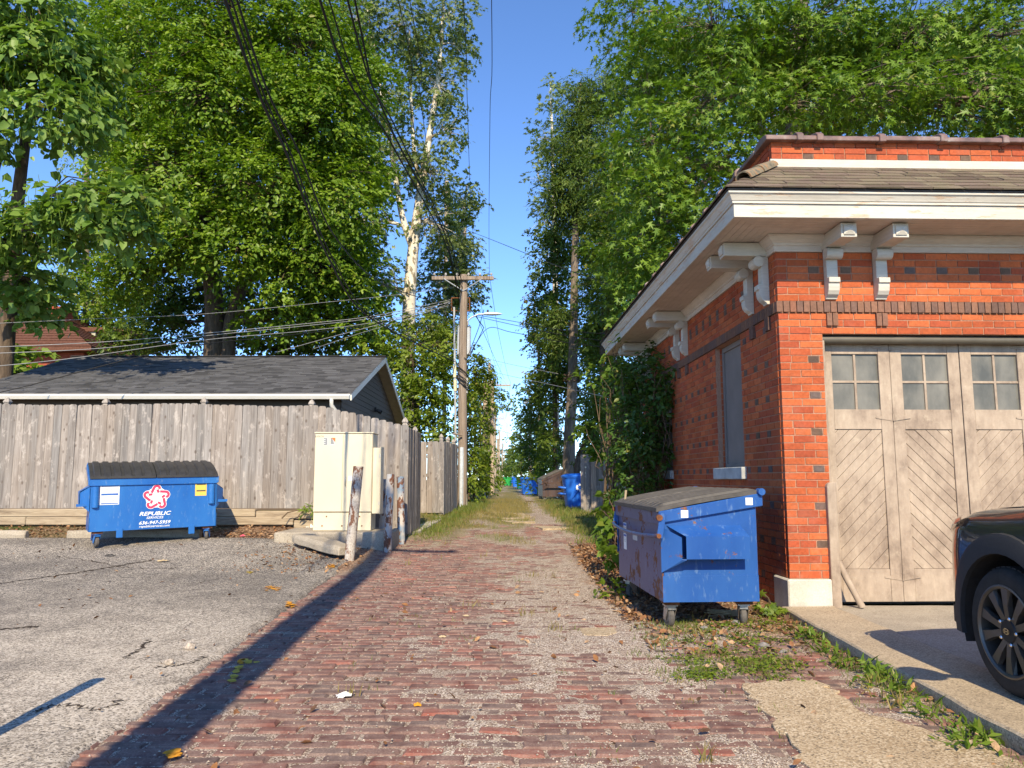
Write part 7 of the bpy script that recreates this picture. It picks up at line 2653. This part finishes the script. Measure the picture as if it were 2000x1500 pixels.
for i, (tx, D, bl) in enumerate(((1085, 41, [Bl(1085, 555, 41, 35, 50, 1.5), Bl(1095, 640, 40, 42, 55, 1.5), Bl(1075, 720, 42, 34, 55, 1.4), Bl(1100, 760, 40, 45, 50, 1.5), Bl(1070, 480, 42, 30, 40, 1.3), Bl(1060, 620, 44, 30, 60, 1.4), Bl(1110, 480, 41, 45, 50, 1.4), Bl(1120, 690, 40, 40, 50, 1.4)]),
                              (1180, 30, [Bl(1190, 520, 33, 50, 55, 1.4), Bl(1190, 610, 30, 50, 55, 1.3), Bl(1200, 470, 28, 55, 50, 1.3), Bl(1185, 700, 31, 42, 60, 1.3), Bl(1195, 760, 27, 40, 60, 1.1), Bl(1180, 800, 30, 42, 50, 1.2), Bl(1220, 420, 26, 60, 60, 1.3), Bl(1215, 560, 26, 50, 60, 1.2), Bl(1180, 640, 33, 40, 55, 1.3), Bl(1190, 330, 28, 50, 60, 1.3)]),
                              (1060, 50, [Bl(1060, 800, 50, 32, 55, 1.6), Bl(1070, 880, 48, 34, 45, 1.5), Bl(1045, 860, 54, 26, 50, 1.5), Bl(1045, 920, 52, 24, 26, 1.3)]),
                              (1130, 29, [Bl(1172, 840, 31, 36, 50, 1.1), Bl(1165, 900, 30, 32, 35, 1.0), Bl(1076, 870, 40, 24, 45, 1.2), Bl(1165, 850, 27, 35, 40, 0.9)]),
                              (1240, 20, [Bl(1235, 850, 19, 40, 65, 0.8), Bl(1240, 930, 18, 35, 45, 0.7), Bl(1225, 760, 20, 40, 60, 0.9)]))):
    b = gpt(tx, D)
    tree('dark_tree' if i < 3 else 'dark_shrub', dk[i], [[(b, 0.16), (b + Vector((0, 0, max(1.5, Vector(bl[0][0]).z * 0.6))), 0.11), (Vector(bl[0][0]), 0.05)]], bl, 'leaf_dark', [0.19, 0.17, 0.2, 0.15, 0.12][i], 'oval', [0.6, 0.55, 0.65, 0.45, 0.38][i], 7.0, 'bark_brown', 70 + i, 24, limb_r=0.05,
         group='dark trees right of the alley', cat='tree' if i < 3 else 'shrub')  # shade over these trees is put into the dark leaf colour
for i, (px, D, bl) in enumerate(((1035, 70, [Bl(1032, 770, 70, 22, 40, 2), Bl(1028, 840, 70, 24, 45, 2), Bl(1030, 900, 68, 22, 40, 2)]), (1018, 95, [Bl(1018, 850, 95, 16, 40, 2), Bl(1016, 905, 95, 16, 35, 2)]), (1004, 130, [Bl(1004, 895, 130, 12, 30, 2.5), Bl(1002, 925, 130, 12, 20, 2.5)]), (985, 230, [Bl(985, 905, 230, 34, 32, 4), Bl(965, 915, 220, 24, 26, 4), Bl(1005, 900, 225, 24, 34, 4)]))):
    b = gpt(px, D)
    tree('far_tree', ['first of the hazy trees closing the lane on the right', 'second of the hazy trees closing the lane on the right', 'small tree at the very end of the lane', 'broad hazy tree line closing the end of the lane'][i], [[(b, 0.2), (b + Vector((0, 0, 3)), 0.1)]], bl, 'leaf_dark' if i else 'leaf_mid', 0.3 if i < 3 else 0.6, 'oval', 0.8, 4.0, 'bark_brown', 80 + i, 22, limb_r=0.05, group='trees at the end of the lane')
b = gpt(1052, 58)
tree('bare_tree', 'half bare tree with brown and yellow leaves against the sky', [[(b, 0.2), (at(1055, 760, 58), 0.14), (at(1048, 640, 58), 0.07), (at(1040, 560, 58), 0.02)]],
     [Bl(1045, 600, 58, 24, 45, 1.5), Bl(1052, 690, 58, 26, 50, 1.6), Bl(1075, 640, 56, 26, 35, 1.5), Bl(1050, 760, 58, 24, 40, 1.5)], 'leaf_autumn', 0.2, 'oval', 0.6, 0.85, 'bark_grey', 91, 8, limb_r=0.06, twigs=0.95)

# vines on the garage corner and along its foot
def plant(name, label, cat, base, bl, leaf, size, shape, rc, cov, seed, stems=6, group=None, droop=0.6, area=0.45):
    base = Vector(base)
    e = empty(name, base, 0, label, cat, group)
    P, N, AX, T_, CC = crown_points(bl, size, cov, rc, 0.6, seed, 16, 0.35, area)
    leaf_cloud('foliage', P - np.array(base)[None, :], N, size, shape, leaf, e, seed, T_, droop, 0.42, AX)
    r = random.Random(seed)
    mb = MB()
    for (c, *_), cc in zip(bl, CC):
        for k in range(min(stems, len(cc))):
            q = Vector(cc[r.randrange(len(cc))])
            p0 = Vector((base.x + r.uniform(-0.15, 0.15), base.y + r.uniform(-0.15, 0.15), base.z))
            mb.tube([p - base for p in limb_path(p0, q, r, 0.12, 5)], [0.012, 0.011, 0.009, 0.007, 0.005, 0.003], 4, False)
    mb.obj('stems', MT['vine_stem'], e)
    return e
plant('wall_vine', 'dark vine covering the far end of the garage side wall', 'vine', (2.2, 12.2, 0.05),
      [Bl(1262, 745, 12.4, 42, 50, 0.7), Bl(1258, 820, 12.1, 48, 55, 0.6), Bl(1250, 900, 11.9, 46, 50, 0.6), Bl(1225, 760, 13, 35, 70, 0.7), Bl(1222, 860, 12.6, 34, 70, 0.6), Bl(1285, 800, 11.9, 24, 70, 0.35), Bl(1235, 960, 11.6, 40, 40, 0.5), Bl(1278, 700, 12.8, 28, 25, 0.5), Bl(1275, 890, 11.7, 26, 55, 0.3), Bl(1290, 740, 11.6, 16, 30, 0.2)],
      'leaf_ivy', 0.085, 'oval', 0.22, 4.4, 101, 10)
plant('shrub_spray', 'sunlit yellow-green sprays in front of the dark vine under the eave', 'shrub', (1.75, 12.9, 0.1),
      [Bl(1205, 695, 13.2, 36, 22, 0.5), Bl(1180, 735, 13.4, 34, 18, 0.45), Bl(1150, 835, 14, 32, 18, 0.4), Bl(1215, 640, 13.8, 32, 18, 0.45), Bl(1185, 800, 13.4, 26, 22, 0.35), Bl(1225, 735, 12.7, 20, 24, 0.3)],
      'leaf_bright', 0.10, 'oval', 0.2, 1.9, 103, 5)
plant('broad_weed', 'bright broad-leaved creeper at the foot of the vines behind the dumpster', 'weed', (1.45, 10.2, 0.0),
      [Bl(1190, 985, 10.6, 26, 40, 0.4), Bl(1188, 1040, 10.0, 20, 28, 0.3), Bl(1190, 1082, 9.4, 18, 14, 0.25)], 'leaf_bright', 0.10, 'heart', 0.18, 2.2, 105, 5)
plant('broad_weed', 'big-leaved bright sprout over the top of the plank fence', 'weed', (2.9, 21.9, 0.3), [Bl(1165, 886, 21.6, 18, 8, 0.3)], 'leaf_bright', 0.2, 'heart', 0.25, 3.0, 107, 2)
plant('broad_weed', 'low green creeper beside the rear caster of the near dumpster', 'weed', (1.02, 8.3, 0.02), [Bl(1192, 1148, 8.3, 22, 14, 0.22)], 'leaf_mid', 0.07, 'oval', 0.12, 3.0, 109, 3)
plant('broad_weed', 'ragged mallow growing against the stone plinth of the garage', 'weed', (2.36, 7.18, 0.0), [Bl(1492, 1175, 7.1, 16, 24, 0.12), Bl(1500, 1205, 7.0, 26, 14, 0.15)], 'leaf_mid', 0.06, 'maple', 0.07, 2.6, 111, 5)
plant('broad_weed', 'leafy vines spilling over the carts far on the right', 'weed', (2.2, 44, 0.3), [Bl(1045, 940, 43, 16, 26, 0.6), Bl(1062, 905, 43, 20, 22, 0.6), Bl(1040, 975, 42.5, 14, 12, 0.5)], 'leaf_mid', 0.14, 'oval', 0.3, 3.6, 113, 4)
plant('broad_weed', 'young green weeds at the foot of the timbers near the cabinet', 'weed', (-4.0, 13.95, 0.55), [Bl(608, 995, 14, 12, 6, 0.1)], 'leaf_bright', 0.12, 'strap', 0.12, 3.0, 115, 2)
print('leaves', LEAVES[0])

# ------------------------------------------------------------------ grass, litter, grit and small things
SHAPES['blade'] = ([(0, 0.045, 0), (0, -0.045, 0), (0.55, 0.035, 0.05), (0.55, -0.035, 0.05), (1, 0, 0.22)], [(0, 1, 3, 2), (2, 3, 4)])
nr = np.random.RandomState(5)
def surf(x, y):
    if lot_edge(y) > x and y < 13:
        return lot_z(x, y)
    if -2.75 < x < 2.75 and 1 < y < 33:
        return bed_z(x, y)
    return gz(x, y)
def grass(name, label, spots, mat, h, seed, cat='grass', shape='blade', droop=-2.6, hor=1.0, svar=0.45, lift=0.0):
    """spots: (x, y, spread, count)"""
    P = []
    for (x, y, s, n) in spots:
        q = nr.normal(size=(n, 2)) * s * 0.5
        for a, b in q:
            P.append((x + a, y + b))
    P = np.array([(x, y, surf(x, y) - 0.004 + lift) for x, y in P])
    N = nr.normal(size=P.shape)
    N[:, 2] *= 0.15 * hor
    if hor > 2:
        N[:, 2] = np.abs(N[:, 2]) + 1.0
    o = leaf_cloud(name, P, N, h, shape, mat, None, seed, None, droop, svar)
    props(o, label, cat, None, 'stuff')
    return o
tufts, dry, tall, near = [], [], [], []
def in_patch(x, y):
    q, c = [(p.x, p.y) for p in pp], False
    for i in range(len(q)):
        (x0, y0), (x1, y1) = q[i], q[i - 1]
        if (y0 > y) != (y1 > y) and x < (x1 - x0) * (y - y0) / (y1 - y0) + x0:
            c = not c
    return c
for k in range(2600):                                     # the alley beyond the bricks greens over
    y = 12.5 + 24 * nr.uniform() ** 1.5
    x = nr.uniform(-2.1, 2.0)
    z = zones(x, y)
    if z[2] > nr.uniform(0.15, 0.9):
        (dry if (y > 19 and abs(x + 0.1) < 0.9 and nr.uniform() < 0.85) or nr.uniform() < 0.42 else tufts).append((x, y, 0.22, 12))
for k in range(340):                                      # right verge past the dumpster
    y = nr.uniform(13.5, 32)
    x = nr.uniform(1.15, 2.3) + 0.2 * ss(20, 30, y)
    (tall if nr.uniform() < 0.6 else dry).append((x, y, 0.22, 14))
for k in range(330):                                      # left verge by the corner, the apron and the pole
    y = nr.uniform(14.3, 30)
    x = -1.62 + nr.normal() * 0.22 + 0.25 * ss(16, 20, y)
    (tall if nr.uniform() < 0.3 else tufts).append((x, y, 0.2, 14))
for k in range(120):
    y = nr.uniform(22, 32)
    tall.append((-1.5 + nr.normal() * 0.3, y, 0.2, 16))
for k in range(1300):                                     # tufts between the bricks near by
    y = 3.4 + 9 * nr.uniform() ** 0.9
    x = nr.uniform(-1.6, 2.2)
    w = 0.03 + 0.75 * ss(0.75, 1.7, x) * (1 - ss(6.8, 8.2, y)) + 0.10 * ss(-0.25, 0.4, fbm(x * 1.3, y * 1.3, 9.0)) + 0.5 * math.exp(-((x + 0.12) ** 2 + ((y - 9.9) / 1.6) ** 2) / 0.06)
    if nr.uniform() < w * 0.75 and not in_patch(x, y):
        n = int(nr.uniform(5, 16))
        (near if nr.uniform() < 0.72 else dry).append((x, y, nr.uniform(0.04, 0.14), n))
for k in range(44):                                       # low mats in front of the near dumpster
    p = hit(nr.uniform(1250, 1560), nr.uniform(1215, 1330))
    near.append((p.x, p.y, 0.12, 26))
for k in range(22):
    p = hit(nr.uniform(1240, 1360), nr.uniform(1215, 1260))
    near.append((p.x, p.y, 0.11, 32))
for k in range(80):                                       # long grass along the driveway edge
    f = nr.uniform()
    y = 3.2 + 4.0 * f
    x = 2.22 + 0.25 * (y - 1.0) / 6.26 - 0.03 - abs(nr.normal()) * 0.08
    near.append((x, y, 0.1, 20))
grass('low_grass', 'low green grass and weeds on the near bricks', near, 'grass', 0.042, 199)
grass('short_grass', 'short green grass in the alley joints and verges', tufts, 'grass', 0.062, 201)
grass('dry_grass', 'straw coloured grass down the middle of the alley', dry, 'grass_dry', 0.085, 203)
grass('tall_grass', 'taller rough grass along both alley verges', tall, 'grass', 0.13, 205)
wd = []
for k in range(12):
    y = 3.3 + 3.9 * nr.uniform()
    x = 2.22 + 0.25 * (y - 1.0) / 6.26 - 0.05 - abs(nr.normal()) * 0.07
    wd.append((x, y, 0.09, int(nr.uniform(8, 26))))
for px, py in ((1640, 1300), (1700, 1330), (1760, 1365), (1830, 1415), (1890, 1455), (1945, 1460), (1560, 1250), (1600, 1275)):
    p = hit(px, py)
    for k in range(2):
        wd.append((p.x + nr.normal() * 0.05, p.y + nr.normal() * 0.07, 0.10, 24))
P = []
for (x, y, s, n) in wd:
    for a, b, c in nr.normal(size=(n, 3)):
        xe = 2.22 + 0.25 * (y + b * s * 0.5 - 1.0) / 6.26 - 0.012
        P.append((min(x + a * s * 0.5, xe - 0.05 * abs(c)), y + b * s * 0.5, surf(x, y) + 0.008 + abs(c) * 0.032))
P = np.array(P)
N = nr.normal(size=P.shape) * 0.9 + np.array([0, -0.3, 0.7])
o = leaf_cloud('edge_weeds', P, N, 0.058, 'lance', 'leaf_bright', None, 207, None, -0.9, 0.55)
props(o, 'bright leafy weeds along the edge of the driveway', 'weeds', None, 'stuff')
cl = []
for k in range(46):                                       # clover mats
    p = hit(nr.uniform(1330, 1560), nr.uniform(1225, 1330))
    cl.append((p.x, p.y))
P = np.array([(x + a * 0.08, y + b * 0.06, surf(x, y) + 0.008 + abs(c) * 0.012) for x, y in cl for a, b, c in nr.normal(size=(60, 3))])
N = nr.normal(size=P.shape) * 0.35 + np.array([0, 0, 1.0])
o = leaf_cloud('clover', P, N, 0.022, 'heart', 'leaf_mid', None, 209, None, 0.0, 0.4)
props(o, 'low clover mats on the bricks before the near dumpster', 'clover', None, 'stuff')

# fallen leaves
P, T_ = [], []
def leaf_fall(n, fx):
    for k in range(n):
        x, y = fx()
        P.append((x, y, surf(x, y) + 0.006 + nr.uniform(0, 0.02)))
P = []
leaf_fall(3400, lambda: (alley_right(9) + 0.05 + abs(nr.normal()) * 0.55, nr.uniform(7.0, 13.5)))
leaf_fall(500, lambda: (nr.uniform(1.0, 2.45), nr.uniform(5.6, 7.3)))
leaf_fall(900, lambda: (nr.uniform(-9.6, -3.6), nr.uniform(13.05, 14.1)))
leaf_fall(500, lambda: (-2.9 + nr.normal() * 0.5, nr.uniform(10.2, 13)))
leaf_fall(220, lambda: (nr.uniform(-1.8, 2.2), nr.uniform(3.4, 9)))
leaf_fall(160, lambda: (nr.uniform(-9, -2), nr.uniform(4, 12.5)))
leaf_fall(160, lambda: (2.35 + nr.normal() * 0.1, nr.uniform(3.4, 7.2)))
P = np.array(P)
N = nr.normal(size=P.shape) * 0.5 + np.array([0, 0, 1.0])
o = leaf_cloud('leaf_litter', P, N, 0.05, 'oval', 'dead_leaf', None, 211, None, 0.0, 0.5)
cols = np.array([(0.20, 0.095, 0.045), (0.30, 0.17, 0.085), (0.14, 0.075, 0.045), (0.38, 0.25, 0.15), (0.26, 0.12, 0.05)])
tc = np.repeat(cols[nr.randint(0, 5, len(P))] * nr.uniform(0.7, 1.25, (len(P), 1)), 2, axis=0).astype(np.float32)
o.data.attributes['tint'].data.foreach_set('vector', tc.ravel())
props(o, 'brown fallen leaves at the foot of walls and fences', 'leaf litter', None, 'stuff')

# loose grit
V, F = [], []
base_v = np.array([(1, 0, 0), (-0.5, 0.8, 0), (-0.5, -0.8, 0), (0.1, 0, 0.8), (0, 0, -0.5)])
base_f = [(0, 1, 3), (1, 2, 3), (2, 0, 3)]
cnt = 0
for k in range(60000):
    y = 3.35 + 7.5 * nr.uniform() ** 1.7
    x = nr.uniform(-2.0, 2.2)
    g = zones(x, y)
    if nr.uniform() > 0.04 + 0.5 * g[0]:
        continue
    s = nr.uniform(0.003, 0.0085)
    a = nr.uniform(0, 6.28)
    ca, sa = math.cos(a), math.sin(a)
    z = gz(x, y) + 0.001 if g[0] < 0.5 else bed_z(x, y) + 0.002
    n0 = len(V)
    for v in base_v[:4]:
        V.append((x + s * (v[0] * ca - v[1] * sa), y + s * (v[0] * sa + v[1] * ca), z + s * v[2]))
    F += [tuple(n0 + i for i in f) for f in base_f]
    cnt += 1
    if cnt > 9000:
        break
me = bpy.data.meshes.new('loose_grit')
me.from_pydata(V, [], F)
me.materials.append(MT['pebble_pale'])
props(link('loose_grit', me), 'pale loose grit scattered over the alley bricks', 'grit', None, 'stuff')

# stones, scraps and a dry stalk bundle
def rock(px, py, r_, label, mat='rock_grey', name='loose_stone'):
    p = hit(px, py)
    bm = bmesh.new()
    bmesh.ops.create_icosphere(bm, subdivisions=2, radius=r_)
    for v in bm.verts:
        k = 1 + 0.28 * mnoise.noise(v.co * (1.6 / r_) + Vector((px, py, 0)))
        v.co = Vector((v.co.x * k, v.co.y * k * 0.8, v.co.z * k * 0.7))
    me = bpy.data.meshes.new(name)
    bm.to_mesh(me)
    bm.free()
    me.materials.append(MT[mat])
    o = link(name, me, None, (p.x, p.y, surf(p.x, p.y) + r_ * 0.3), (0, 0, px))
    return props(o, label, 'stone', 'loose stones')
rock(1492, 1264, 0.045, 'grey jagged stone in front of the garage plinth')
rock(1530, 1275, 0.03, 'smaller grey stone right of the jagged one')
rock(1376, 1232, 0.035, 'pale stone half sunk between the near dumpster casters')
rock(1438, 1226, 0.035, 'pale stone beside the right caster of the near dumpster')
rock(370, 1272, 0.05, 'tan stone lying on the parking lot', 'pebble_pale')
rock(330, 1303, 0.035, 'rusty tan stone at the brick edge of the lot', 'pebble_pale')
def scrap(px, py, w, d, label, mat, name, cat='litter', h=0.02):
    p = hit(px, py)
    z = surf(p.x, p.y)
    mb = MB()
    n = 7
    r = random.Random(px)
    vs_ = []
    for j in range(n):
        for i in range(n):
            u, v = i / (n - 1) - 0.5, j / (n - 1) - 0.5
            k = 1 - 0.35 * (abs(u) + abs(v)) * r.uniform(0.3, 1)
            vs_.append((u * w * k, v * d * k, 0.012 + h * r.uniform(0, 1) * (1 - 1.2 * max(abs(u), abs(v)))))
    mb.add(vs_, [(j * n + i, j * n + i + 1, (j + 1) * n + i + 1, (j + 1) * n + i) for j in range(n - 1) for i in range(n - 1)])
    o = mb.obj(name, MT[mat], None, loc=(p.x, p.y, z), rot=(0, 0, r.uniform(-0.5, 0.5)))
    m_ = o.modifiers.new('thick', 'SOLIDIFY')
    m_.thickness = 0.002
    return props(o, label, cat, 'scraps of litter')
scrap(672, 1362, 0.10, 0.07, 'crumpled white paper scrap on the left bricks', 'paper_white', 'paper_scrap', h=0.03)
scrap(606, 1034, 0.16, 0.14, 'crumpled white bag left of the cream cabinet', 'paper_white', 'plastic_bag', h=0.12)
scrap(474, 1049, 0.10, 0.06, 'red wrapper beside the lettered dumpster', 'sticker_red', 'wrapper', h=0.04)
scrap(318, 1100, 0.17, 0.06, 'curled tan leaf on the asphalt', 'dry_stalk', 'dry_leaf', h=0.04)
scrap(864, 1245, 0.07, 0.03, 'short tan wood chip on the middle bricks', 'dry_stalk', 'wood_chip', h=0.02)
scrap(910, 1204, 0.07, 0.025, 'pale wood chip beyond the middle bricks', 'dry_stalk', 'wood_chip', h=0.02)
scrap(815, 1380, 0.05, 0.04, 'small orange leaf on the lower bricks', 'survey_paint', 'dry_leaf', h=0.02)
scrap(215, 1090, 0.16, 0.06, 'dark rag by the crack in the lot', 'rubber', 'rag', h=0.03)
st_ = MB()
r = random.Random(3)
p = hit(1420, 1212)
for k in range(46):
    a = r.uniform(-0.6, 0.6) + math.pi * (r.random() < 0.5)
    L = r.uniform(0.10, 0.26)
    c = Vector((r.uniform(-0.12, 0.12), r.uniform(-0.05, 0.05), 0.02 + r.uniform(0, 0.04)))
    d = Vector((math.cos(a), math.sin(a) * 0.5, r.uniform(-0.05, 0.2)))
    st_.tube([c - d * L / 2, c, c + d * L / 2], 0.0035, 4, False)
o = st_.obj('dry_stalks', MT['dry_stalk'], None, loc=(p.x, p.y, surf(p.x, p.y)))
props(o, 'bundle of dry pale stalks under the near dumpster', 'stalks', None, 'stuff')

# long cracks in the old asphalt
def crack(px_pts, w, seed):
    r = random.Random(seed)
    pts = spline([hit(*q) for q in px_pts], 14)
    mb = MB()
    vs_, fs_ = [], []
    for i, q in enumerate(pts):
        a = pts[max(0, i - 1)]
        b = pts[min(len(pts) - 1, i + 1)]
        d = Vector((b.x - a.x, b.y - a.y, 0)).normalized()
        n_ = Vector((-d.y, d.x, 0))
        j = n_ * r.uniform(-0.03, 0.03)
        ww = w * r.uniform(0.25, 1.3) * (0.3 if i in (0, len(pts) - 1) else 1)
        for s in (-1, 1):
            c = q + j + n_ * s * ww
            vs_.append((c.x, c.y, lot_z(c.x, c.y) + 0.003))
    for i in range(len(pts) - 1):
        fs_.append((2 * i, 2 * i + 1, 2 * i + 3, 2 * i + 2))
    mb.add(vs_, fs_)
    mb.obj('crack', MT['dark_dirt'], bpy.data.objects['parking_lot'], recalc=False)
simple('dark_dirt', (0.055, 0.043, 0.034), 0.95, 0, 0.1, 0.4, 30, 0.5)
crack([(-20, 1146), (60, 1134), (150, 1122), (230, 1108), (300, 1096)], 0.03, 1)
crack([(-20, 1236), (40, 1232), (75, 1230)], 0.03, 2)
crack([(240, 1292), (262, 1280), (285, 1262), (292, 1252)], 0.012, 3)
crack([(300, 1310), (350, 1306), (380, 1298), (400, 1288)], 0.014, 4)
crack([(110, 1090), (170, 1098), (260, 1112), (350, 1112)], 0.012, 5)
crack([(60, 1400), (120, 1385), (190, 1392), (240, 1375)], 0.010, 6)

# survey spray marks
def spray(px, py, w, h, mat, seed, parent, n=26):
    r = random.Random(seed)
    mb = MB()
    for k in range(n):
        q = hit(px + r.gauss(0, w * 0.4), py + r.gauss(0, h * 0.4))
        s = r.uniform(0.008, 0.03)
        z = (surf(q.x, q.y) if q.x < lot_edge(q.y) else gz(q.x, q.y) + 0.004) + 0.004 + 0.0004 * k
        m = 7
        vs_ = [(q.x + s * r.uniform(0.6, 1.2) * math.cos(6.283 * i / m), q.y + s * 1.2 * r.uniform(0.6, 1.2) * math.sin(6.283 * i / m), z) for i in range(m)]
        mb.add(vs_, [tuple(range(m))])
    o = mb.obj('spray_mark', MT[mat], parent, recalc=False)
    o['kind'] = 'stuff'
lot = bpy.data.objects['parking_lot']
spray(533, 1152, 16, 7, 'survey_paint', 1, lot)
spray(566, 1186, 14, 7, 'survey_paint', 2, lot)
spray(646, 1110, 10, 6, 'survey_paint', 3, lot)
spray(487, 1122, 8, 4, 'survey_paint_yellow', 4, lot, 12)
for k in range(5):
    spray(472 - 5.0 * k, 1296 + 9 * k, 5, 4, 'survey_paint_yellow' if k else 'survey_paint', 10 + k, alley, 9)
spray(482, 1294, 14, 3, 'survey_paint_yellow', 21, alley, 12)
spray(340, 1478, 10, 12, 'survey_paint', 22, alley, 22)

for o in bpy.data.objects:
    if o.name.split('.')[0] in ('limbs', 'stems'):
        o['kind'] = 'stuff'
